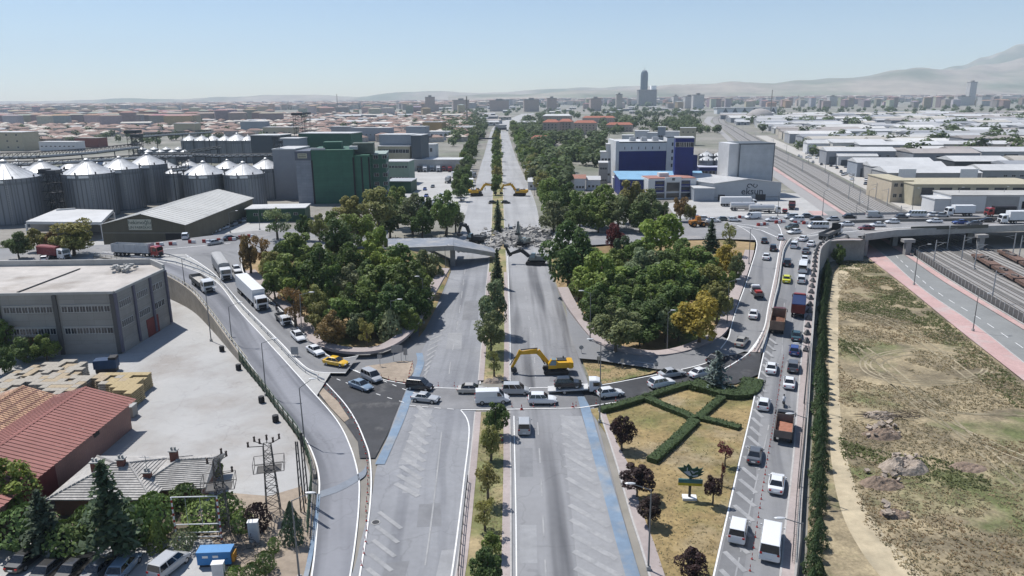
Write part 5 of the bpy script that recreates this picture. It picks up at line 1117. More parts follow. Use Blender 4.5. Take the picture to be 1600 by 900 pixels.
for _ in range(40): b.cbox(p + Vector((R.uniform(-2,2), R.uniform(-1,2.5), R.uniform(0,1.2))), (R.uniform(0.2,1),R.uniform(0.2,1),R.uniform(0.1,0.5)), R.uniform(0,3), R.uniform(-0.4,0.4))
tag(b.build('debris', M_conc), 'pile of broken junk on the flat roof of the grey building', 'debris', None, 'stuff')
# ---- red sheet roofed sheds, brick walls
def long_shed(name, label, E1, E2, R1, he, hr, roofm, wallm, over=0.5, rib=None):
    E1, E2, R1 = Vector((*E1.xy,0)), Vector((*E2.xy,0)), Vector((*R1.xy,0)); ax = (E2-E1).normalized(); nn = Vector((ax.y,-ax.x,0)); hw = (R1-E1).dot(nn)
    if hw < 0: nn = -nn; hw = -hw
    L_ = (E2-E1).length; t = thing(name, label, 'shed', E1)
    q = lambda s, u, z: ax*s + nn*u + Vector((0,0,z))
    b = MB(); b.add([q(0.3,0.3,0),q(L_,0.3,0),q(L_,2*hw-0.3,0),q(0.3,2*hw-0.3,0),q(0.3,0.3,he-0.1),q(L_,0.3,he-0.1),q(L_,2*hw-0.3,he-0.1),q(0.3,2*hw-0.3,he-0.1),q(0.3,hw,hr-0.1),q(L_,hw,hr-0.1)], [(0,1,5,4),(1,2,6,9,5),(2,3,7,6),(3,0,4,8,7)]); b.build('wall', wallm, t)
    for s in (0, 1):
        a = [q(-over,-over if not s else 2*hw+over,he-0.15), q(L_,-over if not s else 2*hw+over,he-0.15), q(L_,hw,hr), q(-over,hw,hr)]; n_ = 56 if rib else 2; b = MB()
        for k in range(n_):                        # corrugated sheets run from eave to ridge
            f0, f1 = k/n_, (k+0.55)/n_; f2 = (k+1)/n_
            for fa, fb, dz in (((f0,f1,0.07),(f1,f2,0.0)) if rib else ((f0,f2,0.0),)):
                b.quad(a[0].lerp(a[1],fa)+Vector((0,0,dz)), a[0].lerp(a[1],fb)+Vector((0,0,dz)), a[3].lerp(a[2],fb)+Vector((0,0,dz)), a[3].lerp(a[2],fa)+Vector((0,0,dz)))
        b.build('roof', roofm, t)
    sweep([q(-over,hw,hr+0.03), q(L_,hw,hr+0.03)], [(-0.25,0),(0,0.12),(0.25,0)]).build('ridge_cap', roofm, t)
    return t, q, L_, hw
M_redroof = mat('red_sheet_roof', (0.30,0.125,0.105), 0.6, n1=(0.6,0.12), n2=(0.1,0.14)); M_brickw = gridmat('pink_brick', (0.27,0.15,0.125), (0.20,0.13,0.115), 0.5, 0.2, 0.03)
E1 = W(205,625,4.2); E2 = W(59,740,4.2); E2 = E1+(E2-E1)*1.9; R1_ = W(144,598,6.0)
t, q, L_, hw = long_shed('red_shed', 'long shed with a dark pink red sheet metal roof beside the yard', E1, E2, R1_, 4.2, 6.0, M_redroof, M_brickw, rib=True)
for s, w, h, nm, mm in ((17.5,7.0,3.7,'gate','gate_maroon'),(8.0,1.2,0.6,'vent_opening','vent_dark')): 
    b = MB(); z0_ = 0.05 if nm == 'gate' else 2.9; b.add([q(s,0.2,z0_),q(s+w,0.2,z0_),q(s+w,0.2,z0_+h),q(s,0.2,z0_+h)], [(0,1,2,3)]); b.build(nm, mat(mm, (0.13,0.03,0.03) if nm == 'gate' else (0.02,0.02,0.02), 0.7, n1=(1,0.15)), t)
E1 = W(93,622,4.4); E2 = W(0,684,4.4); E2 = E1+(E2-E1)*2.2; R1_ = W(41,600,6.1)
long_shed('tile_shed', 'neighbouring shed with an orange tiled roof behind the red one', E1, E2, R1_, 4.4, 6.1, gridmat('orange_tiles', (0.40,0.24,0.15), (0.22,0.11,0.08), 0.9, 0.5, 0.06, offset=0.5, var=0.25), M_brickw, rib=True)
p = W(204,650,0); t = thing('yard_tank', 'small grey tank and crates at the corner of the red shed', 'tank', p); MB().cbox((0,0,0.9),(1.6,1.4,1.7)).build('body', M_plaster, t); MB().cbox((0,-0.2,1.8),(1.8,1.7,0.12)).build('lid', M_conc, t)
# ---- pallets stacked behind the sheds
def inpoly(x, y, P):
    c = False; j = len(P)-1
    for i in range(len(P)):
        if (P[i][1] > y) != (P[j][1] > y) and x < (P[j][0]-P[i][0])*(y-P[i][1])/(P[j][1]-P[i][1])+P[i][0]: c = not c
        j = i
    return c
def proj(p): d = p-CAM; fz = d.dot(FWD); return 800+F*d.dot(RT)/fz, 450-F*d.dot(UP)/fz
PW = [mat('pallet_grey', (0.34,0.31,0.265), 0.9, n1=(2,0.22)), mat('pallet_yellow', (0.38,0.30,0.17), 0.9, n1=(2,0.2)), mat('pallet_tan', (0.36,0.29,0.20), 0.9, n1=(2,0.22))]
def pallet_mesh(mm, n=8, seed=1):
    rnd = random.Random(seed); b = MB()
    for k in range(n): dx, dy = rnd.uniform(-0.05,0.05), rnd.uniform(-0.05,0.05); b.box(-0.63+dx,0.63+dx,-0.59+dy,0.59+dy,k*0.31+0.1,k*0.31+0.30); b.box(-0.5,0.5,-0.45,0.45,k*0.31,k*0.31+0.1)
    return b.mesh('pallet_stack', mm)
PM = [[pallet_mesh(mm, n, i*5+n) for n in (7,8,9)] for i, mm in enumerate(PW)]
ax = (E2-E1); ax.z = 0; ax.normalize(); nn = Vector((ax.y,-ax.x,0)); org = W(228,583,2.5)
POLYP = [(229,582),(208,614),(180,607),(144,592),(92,618),(41,595),(0,622),(-60,650),(-60,612),(0,590),(48,571),(105,561),(132,565),(128,579),(112,586),(150,583),(178,582)]
i_ = 0
for u in range(-30, 60):
    for v in range(-30, 40):
        p = org + ax*(u*1.27) + nn*(v*1.2); p.z = 2.5; x, y = proj(p)
        if not inpoly(x, y, POLYP): continue
        k = 1 if x > 168 and R.random() < 0.85 else R.choice((0,0,0,2)); o = put('pallet_stack', PM[k][R.choice((1,1,1,1,1,0))], None, (p.x,p.y,-0.02), math.atan2(ax.y,ax.x)+R.uniform(-0.06,0.06)); i_ += 1
        tag(o, 'stack of yellow new wooden pallets behind the red shed' if k == 1 else 'stack of weathered wooden pallets behind the sheds', 'pallets', 'yellow pallet stacks' if k == 1 else 'weathered pallet stacks')
p = W(168,580,0); t = thing('dump_bin', 'dark blue metal skip among the pallet stacks', 'skip', p, 0.2); MB().cbox((0,0,1.5),(3.6,1.9,1.5)).build('body', mat('skip_blue', (0.02,0.05,0.11), 0.6, n1=(1,0.2)), t); MB().cbox((1.2,0,2.4),(1.2,1.6,0.5)).build('load', M_darkmetal, t); MB().cbox((0,0,0.4),(3.2,1.6,0.7)).build('base', M_darkmetal, t)
# ---- tiled house
M_tile = mat('pale_roof_tile', (0.37,0.355,0.335), 0.85, n1=(3,0.28), n2=(0.4,0.25))
def hip_house(name, label, A, B, depth, he, hr, ov=0.6, hipL=True, hipR=True, ch=()):
    s = Bd(name, label, A, B, 'house'); w = s.w; s.box('wall', 0, w, 0, depth, -0.1, he, gridmat('house_brick', (0.22,0.115,0.09), (0.17,0.11,0.09), 0.5, 0.2, 0.03))
    hd = depth/2; r0 = (hd if hipL else -ov); r1 = w-(hd if hipR else -ov)
    R0, R1 = Vector((r0,hd,hr)), Vector((r1,hd,hr)); c = [Vector((-ov,-ov,he-0.2)), Vector((w+ov,-ov,he-0.2)), Vector((w+ov,depth+ov,he-0.2)), Vector((-ov,depth+ov,he-0.2))]
    for nm, (a, b_, cc, dd) in {'f': (c[0],c[1],R1,R0), 'b': (c[2],c[3],R0,R1), 'l': (c[3],c[0],R0,R0), 'r': (c[1],c[2],R1,R1)}.items():
        bb = MB(); n = 15
        for k in range(n):                       # overlapping courses of tiles
            f0, f1 = k/n, (k+1)/n; lift = Vector((0,0,0.09)); p0, p1, p2, p3 = a.lerp(dd,f0)+lift, b_.lerp(cc,f0)+lift, b_.lerp(cc,f1), a.lerp(dd,f1)
            bb.quad(p0,p1,p2,p3); bb.quad(a.lerp(dd,f0)-lift*0.4, b_.lerp(cc,f0)-lift*0.4, p1, p0)
        bb.build('roof_slope', M_tile, s.t)
    ridges = [(R0,R1),(c[0],R0),(c[1],R1),(c[2],R1),(c[3],R0)]; bb = MB()
    for a, b_ in ridges:
        n = max(3, int((b_-a).length/0.45))
        for k in range(n): bb.tube(a.lerp(b_,k/n)+Vector((0,0,0.06)), a.lerp(b_,(k+0.85)/n)+Vector((0,0,0.09)), 0.13, 6)
    bb.build('ridge_tiles', M_tile, s.t)['kind'] = 'stuff'
    for x, y, z in ch:
        o = s.box('chimney', x-0.4, x+0.4, y-0.3, y+0.3, he, z, mat('chimney_brick', (0.17,0.075,0.06), 0.9, n1=(3,0.2))); MB().box(x-0.5,x+0.5,y-0.4,y+0.4,z,z+0.12).build('cap', M_conc, o)
        for dx in (-0.2,0.2): MB().tube((x+dx,y,z+0.12),(x+dx,y,z+0.5),0.13,8).build('pot', M_conc, o)
    return s
hip_house('tiled_house', 'old house with a pale tiled hip roof and chimneys behind the cedars', W(90,806,0), W(238,806,0), 9.0, 2.5, 4.1, ch=((2.6,4.0,4.5),(5.6,4.2,4.8),(10.8,6.2,4.8)))
hip_house('tiled_house_wing', 'lean tiled wing of the old house toward the lattice tower', W(219,792,0), W(318,786,0), 7.0, 2.4, 3.8, hipR=False, ch=((0.8,1.2,3.7),))
p = W(231,744,3.2); t = thing('antenna', 'thin television antenna on the tiled house roof', 'antenna', p); MB().tube((0,0,0),(0,0,2.6),0.04,5).build('mast', M_galv, t); MB().tube((-0.6,0,2.4),(0.6,0,2.3),0.03,4).tube((-0.3,-0.3,2.5),(-0.3,0.3,2.5),0.02,4).tube((0.3,-0.3,2.4),(0.3,0.3,2.4),0.02,4).build('aerial', M_galv, t)
# ---- silos
M_silo = gridmat('silo_steel', (0.225,0.24,0.262), (0.165,0.178,0.195), 1.2, 0.9, 0.03, 0.5, 0.45, var=0.10); M_silor = mat('silo_roof_galv', (0.46,0.47,0.48), 0.5, 0.2, n1=(3.0,0.25)); M_silorib = mat('silo_stiffener', (0.14,0.15,0.165), 0.5, 0.4, n1=(1,0.1))
def silo_mesh(h=1.0):
    b = MB(); n = 72; prof = []
    for z in (0, 1):
        for i in range(n): t_ = 2*math.pi*i/n; r = 1.0; b.v.append((math.cos(t_)*r, math.sin(t_)*r, z))
    for i in range(n): b.f.append((i,(i+1)%n,n+(i+1)%n,n+i)); b.mi.append(0)
    wall_ = b.mesh('wall', M_silo, True); b = MB()
    for i in range(36): t_ = 2*math.pi*i/36; c = Vector((math.cos(t_)*1.005, math.sin(t_)*1.005, 0.5)); b.cbox(c, (0.018,0.03,1.0), t_)
    ribs = b.mesh('stiffeners', M_silorib)
    b = MB(); b.lathe([(1.03,0),(1.03,0.02),(0.10,1.0),(0.09,1.05),(0.0001,1.06)], 48); 
    for i in range(24): t_ = 2*math.pi*i/24; b.tube((math.cos(t_)*1.02,math.sin(t_)*1.02,0.03),(math.cos(t_)*0.12,math.sin(t_)*0.12,1.0),0.012,4)
    return wall_, ribs, b.mesh('roof', M_silor)
SW, SR_, SRF = silo_mesh(); SCAP = MB().lathe([(0.11,1.0),(0.12,1.12),(0.05,1.2),(0.0001,1.22)],10).mesh('cap', M_galv)
lad = MB(); 
for k in range(26): lad.box(-0.25,0.25,-0.03,0.03,k/26,k/26+0.006)
lad.box(-0.28,-0.22,-0.04,0.04,0,1.05).box(0.22,0.28,-0.04,0.04,0,1.05); LAD = lad.mesh('ladder', M_galv); PLT = MB().box(-1,1,-0.05,0.0,0,0.8).mesh('name_plate', M_whitep)
def silo(cx, cy, wpx, h, label, group=None, plates=True, det=True):
    """cx, cy: centre of the rim in the photograph; h: wall height"""
    p = W(cx, cy, h); r = wpx/2/ppm(p); t = thing('grain_silo', label, 'silo', (p.x,p.y,0), 0, group)
    put('wall', SW, t, (0,0,-0.1), 0, (r,r,h+0.1)); rf = put('roof', SRF, t, (0,0,h), 0, (r,r,r*0.52)); put('cap', SCAP, rf)
    if det:
        put('stiffeners', SR_, t, (0,0,-0.1), 0, (r,r,h+0.1))['kind'] = 'stuff'; put('ladder', LAD, t, (r*0.55,-r*0.86,0), 0.5, (1.5,1.5,h))
        if plates:
            for a in (-1.75,-1.25): put('name_plate', PLT, t, (math.cos(a)*(r+0.08), math.sin(a)*(r+0.08), h-1.3), a+math.pi/2, (r*0.19,1,1.2))
        b = MB()
        for k in range(8): a = 2*math.pi*k/8; b.box(math.cos(a)*r-0.2,math.cos(a)*r+0.2,math.sin(a)*r-0.2,math.sin(a)*r+0.2,h-0.2,h+1.0)
        b.build('roof_vents', M_darkmetal, t)['kind'] = 'stuff'
    return t
for a in [(9,277,88,17,'tallest looking steel grain silo at the left picture edge'),(66,268,60,17,'steel grain silo second from the left edge, behind a stair tower'),(138,270,72,17,'wide steel grain silo above the white canopy roof'),(188,263,60,17,'steel grain silo between the wide one and the last of the front row'),(231,256,55,17,'last steel grain silo of the tall front row'),
          (112,262,38,16,'rear grain silo showing between the second and wide silos'),(160,256,36,16,'rear grain silo showing behind the wide silo'),(28,262,40,16,'rear grain silo behind the leftmost silo'),(272,270,28,14,'small dark grain silo beside the gable roofed store'),
          (319,271,63,14,'low steel grain silo behind the gable roofed store'),(381,271,61,14,'low steel grain silo nearest the green factory tower'),(296,262,40,14,'rear low silo behind the dark small silo'),(356,262,42,14,'rear low silo between the two low silos'),(416,262,50,14,'steel silo against the grey factory wall'),(262,262,34,14,'half hidden rear silo above the dark small silo')]:
    silo(*a, plates=a[2] > 54)
for x, w in ((297,27),(316,26),(333,27),(352,26),(371,36),(388,26)): silo(x, 219, w, 16, 'silo in the second group beyond the conveyor bridges', 'silos beyond the conveyor bridges', False)
for k in range(9): silo(222+k*9.5, 233+(k%2)*4, 13, 9, 'small silo in the distant double row', 'small distant silos', False, False)
for k in range(4): silo(1104+(k%2)*21, 243+(k//2)*7, 24, 11, 'white roofed silo between the blue factory and the white tower', 'silos beside the blue factory', False)
# conveyor bridges and elevator towers among the silos
M_conv = mat('conveyor_steel', (0.055,0.06,0.068), 0.6, 0.3, n1=(1,0.2))
def conveyor(pts, h, label, w=2.0, hh=2.2):
    P = [W(x,y,h_) for x, y, h_ in pts]; t = thing('conveyor_bridge', label, 'conveyor', (0,0,0)); b = MB()
    for a, c in zip(P, P[1:]):
        n = max(3, int((c-a).length/3.0))
        for s in (-w/2, w/2):
            o_ = Vector((0,s,0))
            for k in range(n): u, v = a.lerp(c,k/n)+o_, a.lerp(c,(k+1)/n)+o_; b.tube(u,v+Vector((0,0,hh)),0.12,4); b.tube(u,u+Vector((0,0,hh)),0.12,4)
            b.tube(a+o_,c+o_,0.18,4); b.tube(a+o_+Vector((0,0,hh)),c+o_+Vector((0,0,hh)),0.18,4)
    b.build('truss', M_conv, t); b = MB()
    for a, c in zip(P, P[1:]): sweep([a,c], [(-w/2+0.2,0.3),(-w/2+0.2,1.1),(w/2-0.2,1.1),(w/2-0.2,0.3)], b)
    b.build('belt_housing', M_galv, t); b = MB()
    for q in resample(P, 22): b.tube((q.x,q.y,0),(q.x,q.y,q.z),0.25,5)
    b.build('supports', M_conv, t)['kind'] = 'stuff'
conveyor([(-40,250,21),(60,247,21),(150,240,21),(215,232,21)],0,'long dark conveyor bridge running over the front silos',2.4,2.6); conveyor([(205,216,22),(260,212,22),(330,208,22)],0,'dark conveyor bridge over the distant small silos'); conveyor([(-40,262,19),(100,256,19),(240,247,19),(300,246,19)],0,'lower conveyor bridge between the silo rows',2,1.8); conveyor([(275,243,18),(340,246,18),(430,244,18)],0,'thin conveyor bridge above the low silos',1.4,1.4)
conveyor([(290,240,16),(345,232,19)],0,'sloping conveyor to the rear silos',1.4,1.4); conveyor([(270,268,16),(292,266,16)],0,'short conveyor stub beside the small dark silo',1.2,1.2)
def ltower(px, py, h, w, label, clad=False, base=0):
    p = W(px, py, h); t = thing('elevator_tower', label, 'tower', (p.x,p.y,0)); b = MB(); n = max(4,int(h/3))
    for i in range(n):
        A = [(sx*w/2,sy*w/2,h*i/n) for sx, sy in ((-1,-1),(1,-1),(1,1),(-1,1))]; B = [(x,y,h*(i+1)/n) for x, y, z in A]
        for k in range(4): b.tube(A[k],B[k],0.14,4); b.tube(A[k],B[(k+1)%4],0.09,4); b.tube(B[k],B[(k+1)%4],0.09,4)
    b.build('frame', M_conv, t); MB().cbox((0,0,h+0.8),(w*1.3,w*1.3,1.6)).build('head_house', M_conv, t)
    for k in range(3): MB().cbox((0,0,h*(0.35+0.22*k)),(w*1.35,w*1.35,0.15)).build('landing', M_conv, t)
    return t
for a in [(208,208,28,5,'dark elevator tower above the conveyor bridges'),(214,214,24,4,'lower elevator tower beside the conveyor junction'),(70,270,17,2.6,'slim stair tower between the two left silos'),(84,272,17,3,'stair tower on the second silo'),(286,250,19,3,'short elevator tower behind the dark silo'),(431,218,27,2.2,'thin lattice mast before the grey factory wall'),(438,224,22,1.8,'second thin lattice mast before the grey factory wall'),(466,180,34,6,'distant dark process tower behind the green factory'),(480,178,30,5,'second distant dark process tower')]: ltower(*a)
# ---- white canopy and the gable roofed store with the sign
t = thing('white_canopy', 'white flat canopy roof below the silos', 'canopy', (0,0,0)); r4 = [W(40,346,6), W(158,347,6), W(177,328,6), W(90,326,6)]
b = MB(); b.add([p for p in r4]+[p-Vector((0,0,0.9)) for p in r4], [(0,1,2,3),(7,6,5,4),(0,4,5,1),(1,5,6,2),(2,6,7,3),(3,7,4,0)]); b.build('roof', M_roofw, t)
for p in r4+[(r4[0]+r4[1])/2]: MB().box(p.x-0.25,p.x+0.25,p.y-0.25,p.y+0.25,-0.1,5.1).build('column', M_whitep, t)
sweep([W(88,329,6.0), W(118,327,6.0)], [(-0.4,0),(-0.4,0.5),(0.4,0.5),(0.4,0)]).build('roof_joint', M_galv, t); MB().cbox((r4[0]+r4[2])/2*1.0-Vector((0,0,3.4)), (30,0.4,4.6)).build('back_wall', M_plaster, t)
def poly_gable(name, label, L, A, Rr, Ab, cat='shed', wallm=None, roofm=None, ribs=0):
    """store whose gable faces the viewer: eave left, apex, eave right of the front, apex of the back"""
    v = Ab - A; v.z = 0; t = thing(name, label, cat, (0,0,0)); f = [L, A, Rr]; bk = [p+v for p in f]; dn = lambda p: Vector((p.x,p.y,-0.1))
    b = MB(); b.add([dn(L),dn(Rr),Rr,A,L, dn(L)+v,dn(Rr)+v,Rr+v,A+v,L+v], [(0,1,2,3,4),(9,8,7,6,5),(1,6,7,2),(5,0,4,9)]); b.build('wall', wallm, t)
    for a, c in ((L,A),(Rr,A)):
        o_ = (a-A).normalized()*0.6; vb = v.normalized()*0.5; up = Vector((0,0,0.12)); q0, q1, q2, q3 = a+o_-vb+up, A-vb+up, A+v+vb+up, a+o_+v+vb+up
        b = MB(); b.add([q0,q1,q2,q3,q0-up,q1-up,q2-up,q3-up], [(0,1,2,3),(7,6,5,4),(0,4,5,1),(2,6,7,3),(3,7,4,0)])
        for k in range(ribs): f_ = (k+0.5)/ribs; b.tube(q0.lerp(q3,f_)+up*0.3, q1.lerp(q2,f_)+up*0.3, 0.07, 4)
        b.build('roof', roofm, t)
    return t, v
M_olive = gridmat('olive_cladding', (0.125,0.115,0.085), (0.10,0.09,0.07), 0.6, 9, 0.03); M_dgreen = mat('dark_green_cladding', (0.025,0.075,0.045), 0.6, n1=(1,0.1), n2=(0.2,0.1))
Ls, As, Rs = W(158,351,7), W(219,331,10.4), W(288,351,7); As = Vector((((Ls+Rs)/2).x, ((Ls+Rs)/2).y, 10.4))
t, v = poly_gable('grain_store', 'large store with an off white gable roof and a sign board on its gable', Ls, As, Rs, As+(W(338,294,10.4)-W(219,331,10.4)), 'building', M_olive, mat('offwhite_sheet', (0.50,0.495,0.47), 0.6, n1=(0.4,0.06), n2=(0.08,0.08)), 26)
fd, fl, fn, frz = fac(Ls, Rs); sgp = Ls + fd*(fl*0.47) + fn*0.12; sg = MB().cbox((sgp.x,sgp.y,7.0),(fl*0.28,0.14,3.4),frz).build('sign_board', mat('sign_cream', (0.55,0.54,0.46), 0.6, n1=(1,0.08)), t)
for s_, z_, sz in (('hekimoğlu',7.7,1.75),('UN FABRİKASI',6.1,1.15)):
    text('lettering', s_, sz, (sgp.x+fn.x*0.1, sgp.y+fn.y*0.1, z_), sg, mat('sign_letter_green', (0.02,0.06,0.05), 0.6, n1=(1,0.05)), frz)
dp = Ls+fd*(fl*0.86)+fn*0.06; MB().cbox((dp.x,dp.y,2.2),(fl*0.2,0.12,4.4),frz).build('doorway_shade', M_black, t); MB().cbox((Ls+fd*(fl*0.5)+fn*0.06).xy.to_3d()+Vector((0,0,4.35)),(fl*0.98,0.14,0.16),frz).build('trim', M_plaster, t)  # black slab on the gable stands in for shade inside the doorway
for k in range(7): dpk = Ls+fd*(fl*(0.14+0.095*k))+fn*1.6; 
s = Bd('green_low_store', 'low dark green store with a white roof edge by the factory', *ends(384,327,476,325,5)); s.box('wall',0,s.w,0,11,-0.1,4.9,M_dgreen); s.box('roof',-0.4,s.w+0.4,-0.4,11.4,4.9,5.2,M_roofw); s.wins(2,s.w-2,2.4,6,1.6,1.0,-0.01)
s = Bd('green_lean_to', 'narrow green lean to in front of the low store', *ends(330,331,384,321,4.5)); s.box('wall',0,s.w,0,7,-0.1,4.4,M_dgreen); s.box('roof',-0.3,s.w+0.3,-0.3,7.3,4.4,4.6,M_roofw)
# ---- green flour factory
M_gpan = gridmat('green_panels', (0.040,0.122,0.082), (0.030,0.095,0.064), 6.5, 1.25, 0.035, 0.55, var=0.04); M_gwall = mat('green_wall', (0.05,0.12,0.085), 0.7, n1=(0.6,0.12)); M_gpanel = gridmat('grey_panels', (0.22,0.24,0.275), (0.16,0.175,0.205), 2.2, 1.2, 0.04, 0.6); M_gflat = mat('grey_cladding', (0.27,0.28,0.30), 0.6, n1=(0.5,0.06), n2=(0.08,0.08)); M_dgrey = mat('slate_cladding', (0.085,0.10,0.115), 0.6, n1=(0.5,0.08))
A, B = W(492,318.5,0), W(604,316,0); hG = AT(492,236,A.y).z
s = Bd('green_factory', 'tall dark green flour mill with a grey panelled tower', A, B, 'factory'); w1 = (W(556,317.5,0)-A).length; w2 = (W(580,317,0)-A).length
s.box('wall', 0, w1, 0, 26, -0.1, hG, M_gpan); s.box('roof_slab', -0.2, w1+0.2, -0.2, 26.2, hG, hG+0.35, M_gwall)
s.box('lower_block', w1+0.01, w2, 0.8, 24, -0.1, hG-2.2, M_gpan); s.box('rear_block', w2+0.01, s.w, 9, 30, -0.1, hG-2.6, M_gwall); s.box('roof_slab', w2+0.1, s.w+0.2, 8.8, 30.2, hG-2.6, hG-2.3, mat('pale_green_roof', (0.30,0.36,0.33), 0.8, n1=(0.5,0.1)))
for x in (0.1, w1-0.1, (w1+w2)/2, w2-0.2): s.box('joint_strip', x-0.35, x+0.35, -0.06 if x < w1 else 0.72, 0.6 if x < w1 else 1.2, 0, hG-3 if x > 1 else hG-4, M_black)
for z in range(5):
    for k in range(4): window(s.t, (s.w+0.01, 11.5+k*4.6, 2.5+z*4.0), math.pi/2, 2.6, 1.7)
    for k in range(2): window(s.t, (w2+2.2+k*4, 8.99, 2.5+z*4.0), 0, 2.2, 1.7)
s.box('roof_house', 4.5, 12.5, 6, 13, hG, hG+3.4, M_gwall); s.box('roof_house', 16, 19.5, 4, 9, hG, hG+1.5, M_roofw); s.box('roof_house', w1-1, w2+1.5, 8, 16, hG-2, hG+2.6, mat('olive_box', (0.10,0.12,0.10), 0.7, n1=(1,0.15))); s.box('roof_parapet', 0, 6, 0.2, 1.2, hG+0.3, hG+1.2, M_roofw)
s = Bd('grey_mill_tower', 'grey panelled tower with a small sign joined to the green mill', W(467,318.5,0), W(491.5,318.5,0), 'tower'); s.box('wall', 0, s.w-0.2, 0.2, 22, -0.1, hG-4, M_gpanel); s.box('sign_band', -0.1, s.w-0.1, 0.05, 22, hG-4, hG, mat('tower_head', (0.10,0.11,0.14), 0.6, n1=(1,0.1)))
sg = s.box('sign_board', 1.2, s.w-1.8, -0.1, 0.05, hG-3.1, hG-1.0, mat('sign_sand', (0.42,0.40,0.30), 0.6, n1=(1,0.1)))
s.box('sign_line', 1.6, s.w-2.2, -0.14, -0.1, hG-1.75, hG-1.5, M_darkmetal); s.box('sign_line', 1.6, s.w-2.2, -0.14, -0.1, hG-2.6, hG-2.3, M_darkmetal)
s = Bd('grey_mill_block', 'plain grey cladded block behind the low silos', W(432,311,0), W(467,311,0)); s.box('wall', 0, s.w, 0, 20, -0.1, hG-0.5, M_gflat); s.box('roof', -0.2, s.w+0.2, -0.2, 20.2, hG-0.5, hG, M_roofw)
def bx(xl, xr, yt, h, depth, m, label, name='industrial_building', roof=None, win=None, cat='building', yr=None, group=None):
    s = Bd(name, label, *ends(xl, yt, xr, yt if yr is None else yr, h), cat, group); s.box('wall', 0, s.w, 0, depth, -0.1, h, m); s.box('roof', -0.25, s.w+0.25, -0.25, depth+0.25, h, h+0.35, roof or M_roofw)
    if win:
        n, rows, ww, wh = win
        for r in range(rows): s.wins(0.5, s.w-0.5, h*(r+0.45)/rows, n, ww, wh, -0.01)
    return s
M_beige = mat('beige_render', (0.42,0.38,0.28), 0.85, n1=(0.5,0.1)); M_white = mat('white_cladding', (0.58,0.585,0.59), 0.6, n1=(0.4,0.06), n2=(0.07,0.07)); M_tan = mat('tan_render', (0.36,0.26,0.13), 0.85, n1=(0.5,0.1)); M_bluegrey = mat('blue_grey_cladding', (0.28,0.31,0.35), 0.6, n1=(0.4,0.06))  # the last is one even blue grey cladding for whole buildings
bx(-30,33,207,17,20,M_beige,'yellowish concrete block at the left edge beyond the conveyor',win=(4,3,2.2,1.6)); s = bx(391,436,212,24,16,M_dgrey,'dark slate grey box tower beyond the low silos'); bx(434,466,217,23,12,M_bluegrey,'pale sloping box on the mill roof level behind the slate tower')
bx(466,548,209,25,18,M_gwall,'rear dark green mill block behind the green factory'); bx(592,642,211,22,16,M_bluegrey,'large pale grey box building behind the green mill'); bx(642,657,212,22,18,M_dgrey,'darker end of the pale grey box building'); bx(590,640,229,15,12,M_beige,'beige framed building between green mill and grey box',win=(9,2,2.2,2.4))
bx(600,638,253,12,14,mat('mint_render',(0.20,0.27,0.22),0.8,n1=(0.5,0.1)),'pale green office with a row of windows beside the mill',win=(7,2,1.6,1.3)); bx(640,719,250,7,16,M_conc,'long low store with an off white flat roof by the lorry park',roof=M_roofw); s = bx(604,642,284,5.5,14,M_dgreen,'grey roofed loading canopy beside the green mill',roof=M_galv); bx(655,680,226,10,10,M_white,'small white building with a dark door by the grey box',win=(2,1,2,3))
bx(634,664,198,16,14,M_bluegrey,'round cornered pale tank building behind the grey box'); bx(660,690,191,16,16,M_tan,'tan orange cube building beyond the lorry park'); bx(664,700,206,9,18,M_white,'white building with a dark base left of the tree row',win=(5,1,3,2.5)); bx(548,609,200,14,12,M_bluegrey,'long pale blue grey hall behind the green mill',win=(9,1,2,1)); bx(517,548,198,14,12,M_gflat,'grey hall with windows behind the green mill',win=(5,1,2,1))
bx(410,458,199,13,14,M_beige,'beige low works with dark openings behind the slate tower',win=(4,1,3,2)); bx(375,412,190,15,14,M_bluegrey,'pale grey box far behind the silos'); bx(271,304,193,16,12,M_beige,'beige and white block beyond the second silo group'); bx(60,118,222,8,12,M_white,'pale low hall behind the conveyor bridges',win=(8,1,2,1)); bx(116,152,216,9,14,mat('brick_red_hall',(0.20,0.07,0.06),0.8,n1=(0.5,0.1)),'dark red hall beyond the front silos',roof=M_plaster)
# ---- blue and white factory on the right
M_navy = gridmat('navy_panels', (0.017,0.028,0.15), (0.014,0.023,0.12), 60, 1.1, 0.04, 0.5, var=0.04); M_lblue = gridmat('light_blue_sheet', (0.22,0.40,0.56), (0.19,0.35,0.50), 1.0, 50, 0.05, 0.5)
A, B = W(962,290,0), W(1039,289,0); hB = AT(962,222,A.y).z
s = Bd('blue_factory', 'big flour factory clad navy blue below and white above', A, B, 'factory'); s.box('lower_wall', 0, s.w, 0, 24, -0.1, hB*0.79, M_navy); s.box('upper_wall', -0.1, s.w+0.0, -0.1, 24.1, hB*0.79, hB, M_white); s.box('roof', 0.6, s.w-0.6, 0.5, 23.5, hB-0.4, hB-0.3, M_roofflat); s.box('cornice', 0.2, s.w-0.2, -0.2, 0.1, hB-0.5, hB+0.1, M_dgrey); s.box('edge_pilaster', -0.5, 1.2, -0.3, 24, -0.1, hB+0.5, M_white)
for k in range(6): s.box('slot_window', 4.0+k*3.6, 4.35+k*3.6, -0.15, -0.08, hB*0.83, hB*0.89, M_glass)
for k in range(3): s.box('roof_unit', 8+k*6, 11+k*6, 6, 9, hB-0.3, hB+2, M_galv)
s = Bd('stair_tower', 'white stair tower with two columns of windows on the blue factory', W(1039,289,0), W(1056,289,0), 'tower'); s.box('wall', 0.02, s.w, -0.4, 14, -0.1, hB+2, M_white); s.box('roof', -0.1, s.w+0.1, -0.5, 14.1, hB+2, hB+2.4, M_dgrey)
